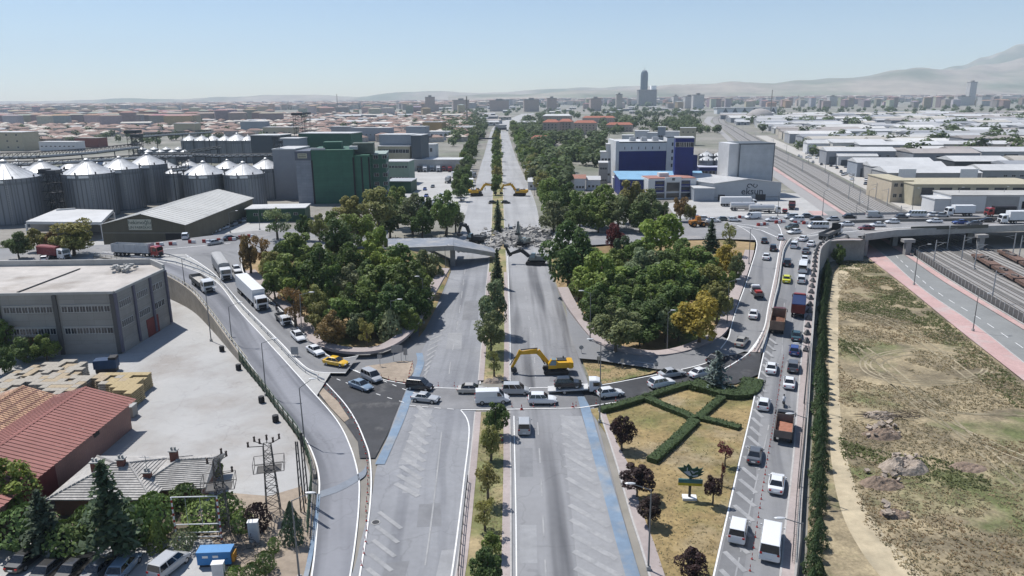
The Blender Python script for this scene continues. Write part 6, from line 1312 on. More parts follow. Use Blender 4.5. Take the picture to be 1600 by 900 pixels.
for z in range(6):
    for x in (s.w*0.52, s.w*0.80): window(s.t, (x, -0.41, 2.0+z*3.6), 0, 0.9, 1.9)
s = Bd('navy_block', 'navy blue block with a sloping top right of the stair tower', W(1056,289,0), W(1089,288,0)); s.box('wall', 0.02, s.w, 1, 18, -0.1, hB*0.68, M_navy); MB().add([(0,0.6,hB*0.76),(s.w+0.4,0.6,hB*0.68),(s.w+0.4,18.4,hB*0.68),(0,18.4,hB*0.76),(0,0.6,hB*0.68-0.01),(s.w+0.4,0.6,hB*0.68-0.02)], [(0,1,2,3),(4,5,1,0)]).build('roof', M_white, s.t)
s = bx(1056,1085,216,26,12,M_navy,'taller navy blue tower behind the stair tower'); s.wins(0.5,s.w-0.5,22,3,3.6,2.2,-0.01); s = bx(1093,1133,262,8,10,M_navy,'small navy building with three white framed windows',roof=mat('lilac_roof',(0.45,0.46,0.56),0.6)); s.wins(1,s.w-1,4.5,3,3.4,1.8,-0.01)
t = thing('blue_canopy_hall', 'low hall with a light blue sheet roof in front of the blue factory', 'hall', (0,0,0)); q4 = [W(968,280,8), W(1103,281,8), W(1096,267,9.5), W(958,267,9.5)]; b = MB(); b.add(q4+[p-Vector((0,0,0.3)) for p in q4], [(0,1,2,3),(7,6,5,4),(0,4,5,1),(1,5,6,2),(2,6,7,3),(3,7,4,0)]); b.build('roof', M_lblue, t); MB().prism([(p.x,p.y) for p in (q4[0]+Vector((0.5,0.5,0)),q4[1]+Vector((-0.5,0.5,0)),q4[2]+Vector((-0.5,-0.5,0)),q4[3]+Vector((0.5,-0.5,0)))], -0.1, 7.6).build('wall', M_navy, t)
A, B = W(1012,311,0), W(1087,309.5,0); hO = AT(1012,280,A.y).z; s = Bd('office_building', 'three storey blue and white office with a dark glass entrance and red roof', A, B, 'office'); s.box('wall', 0, s.w, 0, 13, -0.1, hO, M_white); s.box('roof', 0.3, s.w-0.3, 0.3, 12.7, hO, hO+0.3, mat('red_roof_deck', (0.34,0.17,0.14), 0.8, n1=(0.5,0.15)))
for x0, x1 in ((0.14,0.33),(0.68,0.87)):
    for z in (0.36,0.66): s.box('blue_panel', s.w*x0, s.w*x1, -0.08, 0, hO*z-0.2, hO*(z+0.3)-0.5, M_navy); s.box('window_band', s.w*x0+0.3, s.w*x1-0.3, -0.13, -0.08, hO*z+0.6, hO*z+1.9, M_glass)
s.box('glass_front', s.w*0.37, s.w*0.645, -0.25, 0, hO*0.38, hO*0.80, M_glass); s.box('portal', s.w*0.34, s.w*0.37, -0.7, 0, 0, hO+0.8, M_white); s.box('portal', s.w*0.645, s.w*0.675, -0.7, 0, 0, hO+0.8, M_white); s.box('portal_beam', s.w*0.37, s.w*0.645, -0.7, 0, hO*0.84, hO+0.8, M_white); s.box('emblem', s.w*0.48, s.w*0.54, -0.75, -0.7, hO*0.92, hO+0.4, M_dgrey); s.box('ground_floor_glass', s.w*0.1, s.w*0.9, -0.05, 0, 0.4, hO*0.28, M_glass); s.box('roof_house', s.w*0.3, s.w*0.5, 6, 10, hO+0.3, hO+2.0, M_white)
# white tower block and the lettered store
A, B = W(1151,306,0), W(1204.5,305,0); hT = AT(1151,226,A.y).z; s = Bd('white_tower', 'tall plain white grey storage block behind the lettered store', A, B, 'tower'); s.box('wall', 0, s.w, 0, 16, -0.1, hT, gridmat('white_tower_panels',(0.40,0.425,0.45),(0.36,0.385,0.41),80,1.4,0.03,0.55,var=0.02)); s.box('roof', -0.2, s.w+0.2, -0.2, 16.2, hT, hT+0.5, M_dgrey); s.box('corner_trim', -0.1, 0.25, -0.1, 0.2, 0, hT, M_dgrey); s.box('corner_trim', s.w-0.25, s.w+0.1, -0.1, 0.2, 0, hT, M_dgrey); s.box('lit_tone_flank', -4.6, -0.1, 1.0, 15, -0.1, hT+0.4, M_white)  # left flank in a paler white than the front: sunlight put into its colour
Y_ = W(1168,313,0).y; L0, A0, R0 = AT(1116,286.5,Y_), AT(1168,279.5,Y_), AT(1221,285.5,Y_); L0.z = R0.z = (L0.z+R0.z)/2
t, v = poly_gable('lettered_store', 'grey white gable store with dark lettering on its front', L0, A0, R0, A0+Vector((-14,26,0)), 'building', mat('store_cladding', (0.36,0.385,0.41), 0.6, n1=(0.4,0.06)), M_roofw, 12)
cxs = (L0.x+R0.x)/2+2.2; M_let = mat('dark_lettering', (0.02,0.03,0.05), 0.6); text('lettering', 'eksun', 4.2, (cxs, Y_-0.14, 3.9), t, M_let)
b = MB(); 
for k in range(26): a = k/26*6.28*0.8; b.cbox((cxs-1.3+math.cos(a)*1.0, Y_-0.1, 6.4+math.sin(a)*0.8),(0.22,0.08,0.3),0,0,a); b.cbox((cxs+1.1+math.cos(a+2)*0.9, Y_-0.1, 6.5+math.sin(a+2)*0.75),(0.2,0.08,0.28),0,0,a)
b.build('emblem', M_let, t); MB().box(L0.x+0.2,R0.x-0.2,Y_-0.06,Y_,1.4,1.55).build('trim', M_dgrey, t); MB().box(R0.x-11,R0.x-6.5,Y_-0.08,Y_,0,2.6).build('door', M_darkmetal, t); MB().box(L0.x+2,L0.x+5,Y_-0.08,Y_,0,2.6).build('door', M_darkmetal, t)
s = bx(1085,1117,295,5.5,10,M_bluegrey,'low pale annex with a domed roof beside the office'); bx(958,972,279,6,8,M_white,'small white kiosk with a canopy left of the blue hall')
for i, (xl,xr,yt,h,dp_,m_) in enumerate([(947,962,226,20,8,M_white),(938,956,238,16,8,M_white),(936,950,255,12,10,M_plaster),(972,990,212,18,10,M_white),(992,1014,205,20,12,M_white),(1012,1034,208,19,10,M_white),(1028,1040,199,24,8,M_bluegrey),(1036,1062,206,18,10,M_white),(1063,1088,200,16,10,M_beige)]):
    bx(xl,xr,yt,h,dp_,m_,['slim white block on the left flank of the blue factory','white annex left of the blue factory with one dark window','grey annex at the foot of the blue factory flank','white plant building behind the blue factory roof, first from the left','white plant building with tanks behind the blue factory','white plant building beside the stair tower roof','slim grey chimney block behind the stair tower','white plant building directly behind the stair tower','beige block with small windows behind the navy tower'][i], win=(3,2,1.2,1.2))
for i, (xl,xr,yt,h) in enumerate([(855,875,281,5),(898,915,279,6),(870,898,279,4.5),(916,938,281,5),(825,848,284,4)]): 
    s = Bd('small_house', ['flat roofed hut near the motorway behind the tree belt','pale gabled house with an arched front','red roofed house behind the tree belt','white house with a dark car port','low white hut at the motorway edge'][i], *ends(xl,yt,xr,yt,h), 'house'); s.box('wall',0,s.w,0,8,-0.1,h,M_white); MB().add([(-0.3,-0.3,h),(s.w+0.3,-0.3,h),(s.w+0.3,8.3,h),(-0.3,8.3,h),(-0.3,4,h+1.6),(s.w+0.3,4,h+1.6)], [(0,1,5,4),(2,3,4,5),(1,2,5),(3,0,4)]).build('roof', M_roofw if i in (0,3,4) else mat('faded_tile',(0.33,0.17,0.13),0.85,n1=(1,0.15)), s.t); s.wins(0.5,s.w-0.5,1.2,3,1.2,1.2,-0.01)
# reddish roofed dormitory blocks beyond the tree belt
M_dorm = gridmat('dorm_wall', (0.36,0.30,0.26), (0.10,0.09,0.09), 3.2, 3.0, 0.5); M_redt = mat('terracotta_roof', (0.34,0.13,0.09), 0.85, n1=(0.8,0.15))
for i, (xl,xr,yt,h,dp_) in enumerate([(848,872,191,17,14),(872,893,190,17,14),(896,931,192,14,12),(947,988,195,9,12),(910,960,184,9,12),(848,891,181,14,12),(828,866,217,6,14)]):
    s = Bd('dormitory', ['pink dormitory block with a red roof, left wing','pink dormitory block with a red roof, right wing','long dormitory with a red tiled roof beside the pink block','low orange roofed hall among the trees','long brown roofed school behind the dormitories','white roofed hall behind the pink dormitory','low red roofed pavilion in front of the pink dormitory'][i], *ends(xl,yt,xr,yt,h), 'building'); s.box('wall',0,s.w,0,dp_,-0.1,h,mat('dorm_render',(0.42,0.34,0.29),0.85,n1=(0.5,0.1)))
    MB().add([(-0.5,-0.5,h),(s.w+0.5,-0.5,h),(s.w+0.5,dp_+0.5,h),(-0.5,dp_+0.5,h),(4,dp_/2,h+3),(s.w-4,dp_/2,h+3)], [(0,1,5,4),(2,3,4,5),(1,2,5),(3,0,4)]).build('roof', M_redt if i != 5 else M_roofw, s.t)
    for r in range(int(h//3.2)): s.wins(0.6, s.w-0.6, 1.0+r*3.1, max(4,int(s.w/4)), 1.5, 1.5, -0.01)
# ---- right: works beside the railway
M_cr = mat('cream_render', (0.50,0.43,0.33), 0.85, n1=(0.6,0.1)); M_gsh = mat('grey_shed_wall', (0.30,0.30,0.30), 0.7, n1=(0.5,0.06), n2=(0.1,0.08)); M_dk = mat('charcoal_shed', (0.055,0.06,0.065), 0.6, n1=(0.5,0.1))
s = bx(1394,1427,283,9,26,M_cr,'cream corner building with square windows beside the railway',roof=M_beige,win=(3,2,1.6,1.6)); s = bx(1428,1640,289,8.5,24,M_beige,'long beige building with balconies behind the railway bridge',roof=M_beige)
for k in range(7): s.box('balcony', 3+k*7.2, 8.5+k*7.2, -1.4, 0, 3.4, 4.6, M_conc); s.box('opening', 3.3+k*7.2, 8.2+k*7.2, -0.06, 0, 4.7, 7.4, M_glass)
s = bx(1487,1660,306,7.5,14,M_white,'long white grey workshop directly behind the railway bridge',win=None,roof=M_conc); s.box('panel', s.w*0.32, s.w*0.62, -0.06, 0, 0, 7.2, M_gsh); 
for k in range(5): s.box('opening', 26+k*9, 29.5+k*9, -0.09, -0.06, 2.6, 5.4, M_black)
bx(1461,1490,312,6,10,M_white,'white low annex at the end of the long workshop')
SHEDS = [(1388,1534,270,8.5,20,M_gsh,'grey sided shed with white hoardings next to the cream building'),(1340,1460,254,8,16,M_bluegrey,'grey blue roofed shed in the second row'),(1362,1478,260,7,14,M_gsh,'shed with a stepped grey front behind the scrap yard'),(1492,1578,252,9,22,M_dk,'charcoal black shed with a white roof'),(1310,1372,244,6,10,M_white,'small white shed beside the tall grey hall'),(1292,1400,236,9,16,M_gflat,'tall grey hall with a plain long wall'),(1262,1340,224,8,14,M_white,'white shed nearer the railway in the third row'),(1536,1650,266,8,18,M_gsh,'grey shed beyond the white hoardings')]
for xl,xr,yt,h,dp_,m_,lab in SHEDS:
    s = Bd('railway_shed', lab, *ends(xl,yt,xr,yt,h), 'shed'); s.box('wall',0,s.w,0,dp_,-0.1,h,m_); MB().add([(-0.4,-0.4,h),(s.w+0.4,-0.4,h),(s.w+0.4,dp_+0.4,h),(-0.4,dp_+0.4,h),(-0.4,dp_/2,h+2.2),(s.w+0.4,dp_/2,h+2.2)], [(0,1,5,4),(2,3,4,5),(1,2,5),(3,0,4)]).build('roof', M_roofw, s.t); s.box('door', 2, 7, -0.06, 0, 0, h*0.6, M_dgrey); s.wins(9, s.w-2, h*0.6, 6, 2.0, 0.9, -0.01)
    if 'hoardings' in lab and xl < 1400:
        for x in (s.w*0.2, s.w*0.86): o = s.box('hoarding', x-4, x+4, -0.5, -0.35, h-4.5, h+1.8, M_whitep)
# ================================================================= VEHICLES, MACHINES, PEOPLE
M_paint = mat('car_paint', None, 0.32, 0.0, n1=(0.8,0.03), objcol=True, coat=0.7, spec=0.5)
M_cglass = mat('car_glass', (0.012,0.014,0.017), 0.06, n1=None, spec=0.7, coat=0.3)
M_tyre = mat('tyre', (0.02,0.02,0.021), 0.8, n1=(5,0.15)); M_rim = mat('rim_alloy', (0.40,0.41,0.42), 0.35, 0.7, n1=(5,0.1))
M_lampf = mat('headlamp_glass', (0.65,0.67,0.70), 0.15, n1=None, spec=0.7); M_lampr = mat('tail_lamp_red', (0.35,0.015,0.012), 0.2, n1=None, spec=0.6); M_trim = mat('black_trim', (0.025,0.025,0.027), 0.6, n1=(3,0.1))
def loft(b, secs):
    n = len(secs[0]); o = len(b.v)
    for s in secs: b.v += [tuple(p) for p in s]
    for i in range(len(secs)-1):
        for j in range(n): q = o+i*n; b.f.append((q+j, q+n+j, q+n+(j+1)%n, q+(j+1)%n)); b.mi.append(b.cur)
    b.f.append(tuple(o+j for j in range(n))); b.f.append(tuple(o+(len(secs)-1)*n+j for j in range(n))[::-1]); b.mi += [b.cur]*2
    return b
def ring(y, zt, w, zb, k=0.82): return [(w*k,y,zt),(w,y,zt-0.1),(w*1.01,y,(zt+zb)/2),(w,y,zb+0.12),(w*0.88,y,zb),(-w*0.88,y,zb),(-w,y,zb+0.12),(-w*1.01,y,(zt+zb)/2),(-w,y,zt-0.1),(-w*k,y,zt)]
def wheel_meshes(r, w):
    a = MB().tube((-w/2,0,0),(w/2,0,0),r,16).mesh('tyre', M_tyre); b = MB().tube((-w/2-0.012,0,0),(w/2+0.012,0,0),r*0.62,12).mesh('rim', M_rim); return a, b
WH = {}
def wheels(pos, r, w):
    if (r,w) not in WH: WH[(r,w)] = wheel_meshes(r,w)
    a, b = WH[(r,w)]; return [('wheel', a, p, [('rim', b, (0,0,0))]) for p in pos]
def q4m(name, pts, m, off=0.012):
    """pane slightly proud of the panel it sits in, drawn in from the corners"""
    P = [Vector(p) for p in pts]; c = sum(P, Vector())/4; n = (P[1]-P[0]).cross(P[3]-P[0]).normalized(); c_out = Vector((c.x, c.y, c.z-1.0))
    if n.dot(c - Vector((0,0,0.9)) ) < 0 and abs(n.z) < 0.95: n = -n
    b = MB(); b.add([p+(c-p)*0.07+n*off for p in P], [(0,1,2,3)]); return b.mesh(name, m)
def car_template(st, gh, r=0.32, wy=(1.35,-1.35), tw=0.76, panes=True, extra=None, lamps=True, side='windows'):
    """st: body stations (y, top, half width, bottom); gh: cabin (rear base y, rear roof y, front roof y, front base y, base z, roof z, base half width, roof half width)"""
    b = MB(); loft(b, [ring(*s) for s in st]); y0,y1,y2,y3,zb,zr,wb,wr = gh; zb2 = zb-0.06
    sec = lambda y, z, w: [(w,y,z),(-w,y,z)]
    V = [(wb,y0,zb2),(-wb,y0,zb2),(wb,y3,zb2),(-wb,y3,zb2),(wr,y1,zr-0.03),(-wr,y1,zr-0.03),(wr,y2,zr-0.03),(-wr,y2,zr-0.03),(wr*0.86,y1+0.12,zr+0.02),(-wr*0.86,y1+0.12,zr+0.02),(wr*0.86,y2-0.15,zr+0.02),(-wr*0.86,y2-0.15,zr+0.02)]
    b.add(V, [(0,1,5,4),(3,2,6,7),(2,0,4,6),(1,3,7,5),(4,5,9,8),(7,6,10,11),(6,4,8,10),(5,7,11,9),(8,9,11,10)])
    for s in (-1,1): b.cbox((s*(wb+0.16), y3-0.35, zb+0.05),(0.16,0.12,0.12))
    T = [('body', b.mesh('body', M_paint), (0,0,0), [])]
    T.append(('windscreen', q4m('windscreen', [V[3],V[2],V[6],V[7]], M_cglass), (0,0,0), [])); T.append(('rear_window', q4m('rear_window', [V[0],V[1],V[5],V[4]], M_cglass), (0,0,0), []))
    if panes:
        for s in (0,1):
            lo0, lo1, hi0, hi1 = Vector(V[0+s]), Vector(V[2+s]), Vector(V[4+s]), Vector(V[6+s]); lo0 = lo0+Vector((0,0,0.08)); lo1 = lo1+Vector((0,0,0.08)); segs = panes if isinstance(panes, int) and panes > 1 else 2
            for k in range(segs):
                f0, f1 = k/segs+0.01, (k+1)/segs-0.01; T.append(('side_window', q4m('side_window', [lo0.lerp(lo1,f0),lo0.lerp(lo1,f1),hi0.lerp(hi1,f1),hi0.lerp(hi1,f0)], M_cglass, 0.015), (0,0,0), []))
    if lamps:
        yf, zf, wf = st[-1][0], st[-1][1], st[-1][2]; yr, zr_, wr_ = st[0][0], st[0][1], st[0][2]
        for s in (-1,1): T.append(('headlight', MB().cbox((s*wf*0.82,yf-0.02,zf-0.02),(0.36,0.16,0.15)).mesh('headlight', M_lampf), (0,0,0), [])); T.append(('tail_light', MB().cbox((s*wr_*0.86,yr+0.02,zr_+0.02),(0.24,0.14,0.18)).mesh('tail_light', M_lampr), (0,0,0), []))
        T.append(('bumper', MB().cbox((0,yf+0.0,0.36),(1.4,0.14,0.2)).mesh('bumper', M_trim), (0,0,0), [])); T.append(('number_plate', MB().cbox((0,yr-0.02,0.55),(0.5,0.05,0.12)).mesh('number_plate', M_whitep), (0,0,0), []))
    T += wheels([(s*tw, y, r) for s in (-1,1) for y in wy], r, 0.22)
    return T + (extra or [])
SED = car_template([(-2.25,0.66,0.70,0.36),(-2.16,0.90,0.80,0.28),(-1.6,0.98,0.87,0.22),(-0.4,0.94,0.89,0.20),(0.9,0.93,0.88,0.20),(1.7,0.82,0.84,0.22),(2.15,0.68,0.76,0.28),(2.27,0.55,0.66,0.34)], (-1.72,-1.02,0.25,1.08,0.95,1.44,0.80,0.60))
OLD = car_template([(-2.15,0.75,0.74,0.36),(-2.1,0.90,0.79,0.28),(-1.4,0.93,0.82,0.22),(0.9,0.90,0.82,0.20),(2.0,0.80,0.79,0.24),(2.12,0.60,0.74,0.32)], (-1.45,-1.0,0.2,0.75,0.90,1.38,0.76,0.62))
HAT = car_template([(-1.98,0.75,0.74,0.36),(-1.92,0.95,0.82,0.28),(-1.2,0.98,0.87,0.22),(0.8,0.95,0.87,0.20),(1.6,0.82,0.82,0.24),(2.0,0.66,0.74,0.30),(2.08,0.54,0.64,0.36)], (-1.90,-1.45,0.20,1.0,0.96,1.48,0.80,0.62), wy=(1.28,-1.22))
SUV = car_template([(-2.15,0.85,0.78,0.42),(-2.08,1.06,0.86,0.34),(-1.2,1.10,0.91,0.28),(0.9,1.08,0.91,0.28),(1.7,0.98,0.87,0.30),(2.1,0.84,0.80,0.36),(2.18,0.62,0.70,0.44)], (-2.02,-1.62,0.25,0.95,1.08,1.68,0.84,0.70), r=0.37, panes=3)
MPV = car_template([(-2.1,0.95,0.80,0.36),(-2.06,1.12,0.86,0.28),(0.9,1.10,0.89,0.24),(1.6,0.96,0.84,0.26),(2.05,0.76,0.76,0.32),(2.14,0.58,0.66,0.38)], (-2.05,-1.90,0.55,1.30,1.10,1.80,0.85,0.74), panes=3)
VAN = car_template([(-2.6,1.15,0.90,0.40),(-2.56,1.28,0.96,0.32),(1.2,1.26,0.97,0.30),(2.0,1.10,0.92,0.32),(2.5,0.85,0.84,0.38),(2.6,0.62,0.74,0.44)], (-2.56,-2.48,1.05,1.85,1.26,2.15,0.93,0.84), r=0.36, wy=(1.65,-1.55), tw=0.86, panes=False, extra=[('side_window', q4m('side_window', [(s*0.945,0.75,1.32),(s*0.945,1.55,1.32),(s*0.87,1.15,1.95),(s*0.87,0.75,1.95)], M_cglass, 0.02), (0,0,0), []) for s in (-1,1)])
BUS = car_template([(-2.95,1.1,0.94,0.42),(-2.9,1.24,1.0,0.34),(1.9,1.22,1.0,0.32),(2.5,1.06,0.95,0.34),(2.9,0.85,0.86,0.42),(2.98,0.62,0.76,0.48)], (-2.9,-2.82,1.65,2.35,1.22,2.15,0.97,0.88), r=0.38, wy=(1.95,-1.8), tw=0.88, panes=5)
LOW = [('body', MB().mesh('x', M_paint) , (0,0,0), [])]
_b = MB(); loft(_b, [ring(*s) for s in [(-2.1,0.75,0.76,0.3),(-1.5,0.95,0.85,0.2),(0.9,0.92,0.86,0.2),(2.1,0.65,0.76,0.3)]]); _b.add([(0.8,-1.7,0.9),(-0.8,-1.7,0.9),(0.8,1.0,0.9),(-0.8,1.0,0.9),(0.62,-1.1,1.42),(-0.62,-1.1,1.42),(0.62,0.3,1.42),(-0.62,0.3,1.42)], [(4,5,7,6)])
_g = MB().add([(0.79,-1.68,0.9),(-0.79,-1.68,0.9),(0.79,0.98,0.9),(-0.79,0.98,0.9),(0.61,-1.1,1.40),(-0.61,-1.1,1.40),(0.61,0.3,1.40),(-0.61,0.3,1.40)], [(0,1,5,4),(3,2,6,7),(2,0,4,6),(1,3,7,5)])
LOW = [('body', _b.mesh('body', M_paint), (0,0,0), []), ('windows', _g.mesh('windows', M_cglass), (0,0,0), [])] + [('wheel', MB().tube((-0.85,y,0.3),(0.85,y,0.3),0.31,10).mesh('wheel', M_tyre), (0,0,0), []) for y in (1.3,-1.3)]
# lorries: cab at the front (+y)
def cab(y0, colm, w=1.2, h=2.9, l=1.9, z=0.55):
    b = MB(); loft(b, [[(w,y,z),(w,y,zt*0.62),(w*0.96,y,zt-0.12),(w*0.8,y,zt),(-w*0.8,y,zt),(-w*0.96,y,zt-0.12),(-w,y,zt*0.62),(-w,y,z)] for y, zt in ((y0,h),(y0+l*0.55,h),(y0+l*0.9,h-0.25),(y0+l,h*0.58))])
    yf = y0+l
    T = [('cab', b.mesh('cab', colm), (0,0,0), [('windscreen', MB().add([(-w*0.86,yf+0.01,h*0.58),(w*0.86,yf+0.01,h*0.58),(w*0.82,yf-0.10*l+0.02,h*0.88),(-w*0.82,yf-0.10*l+0.02,h*0.88)],[(0,1,2,3)]).mesh('windscreen', M_cglass), (0,0,0))] + [('side_window', MB().add([(s*(w+0.012),y0+l*0.3,h*0.56),(s*(w+0.012),y0+l*0.86,h*0.56),(s*(w*0.985+0.012),y0+l*0.78,h*0.84),(s*(w*0.985+0.012),y0+l*0.3,h*0.84)],[(0,1,2,3)]).mesh('side_window', M_cglass), (0,0,0)) for s in (-1,1)])]
    T.append(('grille', MB().cbox((0,yf+0.02,h*0.36),(w*1.3,0.06,0.55)).mesh('grille', M_trim), (0,0,0), [])); T.append(('bumper', MB().cbox((0,yf+0.03,0.5),(w*1.95,0.2,0.42)).mesh('bumper', M_trim), (0,0,0), []))
    for s in (-1,1): T.append(('headlight', MB().cbox((s*w*0.78,yf+0.13,0.55),(0.4,0.06,0.2)).mesh('headlight', M_lampf), (0,0,0), [])); T.append(('mirror', MB().cbox((s*(w+0.2),yf-0.25,h*0.7),(0.12,0.1,0.6)).mesh('mirror', M_trim), (0,0,0), []))
    return T
M_steelbed = mat('bed_steel_grey', (0.19,0.185,0.18), 0.7, 0.2, n1=(1,0.15)); M_rust = mat('rusty_bed', (0.155,0.075,0.05), 0.8, n1=(1.2,0.3)); M_tarp = mat('tarp_grey', (0.36,0.36,0.36), 0.75, n1=(1.5,0.12)); M_load = mat('load_soil', (0.20,0.14,0.105), 0.95, n1=(2,0.3)); M_tanksteel = mat('tank_steel', (0.55,0.56,0.57), 0.35, 0.4, n1=(1,0.08))
def chassis(y0, y1): return [('chassis', MB().cbox((0,(y0+y1)/2,0.75),(0.9,y1-y0,0.3)).cbox((0.95,(y0+y1)/2+0.8,0.7),(0.5,1.4,0.5)).mesh('chassis', M_trim), (0,0,0), [])]
def axles(ys): return wheels([(s*1.02,y,0.5) for s in (-1,1) for y in ys], 0.5, 0.34)
def cargo_box(y0,y1,z0,z1,m,name='box',round_=False,w=1.25):
    b = MB()
    if round_: loft(b, [[(w,y,z0),(w,y,z1-0.35),(w*0.8,y,z1-0.08),(0,y,z1+0.05),(-w*0.8,y,z1-0.08),(-w,y,z1-0.35),(-w,y,z0)] for y in (y0,y1)]); [b.cbox((s*(w+0.01),y0+(y1-y0)*(k+0.5)/12,(z0+z1)/2-0.15),(0.04,0.06,z1-z0-0.4)) for s in (-1,1) for k in range(12)]
    else: b.box(-w,w,y0,y1,z0,z1); [b.box(-w-0.03,w+0.03,y0+(y1-y0)*f-0.04,y0+(y1-y0)*f+0.04,z0-0.03,z1+0.03) for f in (0.005,0.995)]
    return [(name, b.mesh(name, m), (0,0,0), [])]
def open_bed(y0,y1,z0,h,m,load=None,w=1.25):
    b = MB(); b.box(-w,w,y0,y1,z0-0.12,z0); [b.box(s*w-(0.06 if s > 0 else 0),s*w+(0.06 if s < 0 else 0),y0,y1,z0,z0+h) for s in (-1,1)]; b.box(-w,w,y0,y0+0.06,z0,z0+h); b.box(-w,w,y1-0.06,y1,z0,z0+h+0.3)
    for k in range(7): [b.cbox((s*(w+0.03),y0+(y1-y0)*(k+0.5)/7,z0+h/2),(0.06,0.1,h)) for s in (-1,1)]
    T = [('bed', b.mesh('bed', m), (0,0,0), [])]
    if load: 
        c = MB(); n = 8
        for j in range(n+1):
            for i in range(5): c.v.append((-w+0.07+(2*w-0.14)*i/4, y0+0.1+(y1-y0-0.2)*j/n, z0+0.05+load[1]*(0.5+0.5*math.sin(3.14*i/4))*(0.7+0.5*math.sin(j*1.7+i))))
        for j in range(n):
            for i in range(4): c.f.append((j*5+i,j*5+i+1,(j+1)*5+i+1,(j+1)*5+i)); c.mi.append(0)
        T.append(('load', c.mesh('load', load[0]), (0,0,0), []))
    return T
SEMI_BOX = cab(5.6, M_paint) + chassis(-6.5,6.5) + cargo_box(-7.4,5.2,1.2,3.9,mat('trailer_white',(0.68,0.69,0.70),0.45,n1=(1,0.05))) + axles((6.2,3.4,-4.2,-5.4,-6.5))
SEMI_TARP = cab(5.0, M_paint) + chassis(-6,6) + cargo_box(-6.6,4.6,1.2,3.7,M_tarp,'tarpaulin_box',True) + axles((5.6,2.8,-3.4,-4.6,-5.7))
SEMI_RED = cab(5.0, M_paint) + chassis(-6,6) + open_bed(-6.6,4.4,1.2,2.0,mat('trailer_dull_white',(0.48,0.49,0.50),0.6,n1=(1,0.12)),(M_tarp,1.6)) + axles((5.6,2.8,-3.4,-4.6,-5.7))
RIGID_OPEN = cab(3.2, M_paint) + chassis(-4.6,4.6) + open_bed(-5.0,3.0,1.15,0.8,M_steelbed,(mat('bed_planks',(0.42,0.40,0.37),0.8,n1=(2,0.2)),0.15)) + axles((4.0,-1.8,-3.2))
TIP_BROWN = cab(2.6, mat('cab_maroon',(0.10,0.02,0.02),0.4,n1=(1,0.1),coat=0.4)) + chassis(-3.8,4) + open_bed(-4.0,2.4,1.2,1.6,mat('tipper_brown',(0.235,0.16,0.12),0.75,n1=(1.2,0.2)),(M_rust,0.25)) + axles((3.4,-1.6,-2.9))
TIP_BLUE = cab(2.6, mat('cab_red',(0.25,0.03,0.025),0.4,n1=(1,0.1),coat=0.4)) + chassis(-3.6,4) + open_bed(-3.6,2.4,1.2,1.6,mat('tipper_red',(0.15,0.03,0.025),0.6,n1=(1,0.2)),None) + [('tarpaulin', MB().box(-1.24,1.24,-3.3,2.3,2.6,2.9).mesh('tarpaulin', mat('tarp_navy',(0.015,0.03,0.09),0.6,n1=(2,0.2))), (0,0,0), [])] + axles((3.4,-1.6,-2.9))
TIP_DARK = cab(2.2, mat('cab_black',(0.03,0.03,0.032),0.4,n1=(1,0.1),coat=0.3),1.1,2.5,1.7) + chassis(-2.8,3) + open_bed(-2.9,2.0,1.1,0.9,mat('bed_brown_grey',(0.16,0.13,0.115),0.75,n1=(1,0.2)),(mat('load_rust',(0.33,0.15,0.10),0.9,n1=(2,0.2)),0.15),1.1) + axles((2.8,-1.7))
FLAT_SEMI = cab(5.2, M_paint) + chassis(-6,6) + open_bed(-6.4,4.8,1.2,0.7,M_steelbed,None) + [('headboard', MB().box(-1.2,1.2,4.7,4.9,1.2,3.2).mesh('headboard', M_trim), (0,0,0), [])] + axles((5.8,3.0,-3.4,-4.6,-5.7))
BOX_SMALL = cab(2.8, M_paint) + chassis(-3.6,4) + cargo_box(-4.0,2.5,1.1,3.4,mat('curtain_side_dull_red',(0.19,0.045,0.05),0.6,n1=(1,0.12)),'box',True) + axles((3.5,-1.6,-2.8))
BOX_WHITE = cab(2.8, M_paint) + chassis(-3.6,4) + cargo_box(-4.0,2.5,1.1,3.5,mat('trailer_white',(0.68,0.69,0.70),0.45,n1=(1,0.05))) + axles((3.5,-1.6,-2.8))
BOX_BLACK = cab(2.8, M_paint) + chassis(-3.6,4) + cargo_box(-4.0,2.5,1.1,3.5,mat('curtain_black',(0.03,0.03,0.035),0.6,n1=(1,0.12)),'box',True) + axles((3.5,-1.6,-2.8))
_t = MB(); _t.tube((0,-5.4,2.3),(0,4.0,2.3),1.15,18); [_t.tube((0,y,2.3),(0,y+0.12,2.3),1.19,18) for y in (-4.6,-2.4,-0.2,2.0)]
TANKER = cab(4.6, M_paint) + chassis(-5.4,5.4) + [('tank', _t.mesh('tank', M_tanksteel), (0,0,0), [('manhole', MB().tube((0,-1,3.4),(0,-1,3.65),0.35,10).mesh('manhole', M_galv), (0,0,0))])] + axles((5.2,2.6,-3.2,-4.4))
PICK = cab(0.9, M_paint, 0.92, 2.0, 1.5, 0.4) + [('chassis', MB().cbox((0,-0.6,0.6),(0.8,4.2,0.25)).mesh('chassis', M_trim), (0,0,0), [])] + open_bed(-2.6,0.75,0.8,0.5,M_steelbed,None,0.92) + wheels([(s*0.8,y,0.35) for s in (-1,1) for y in (1.5,-1.7)],0.35,0.22)
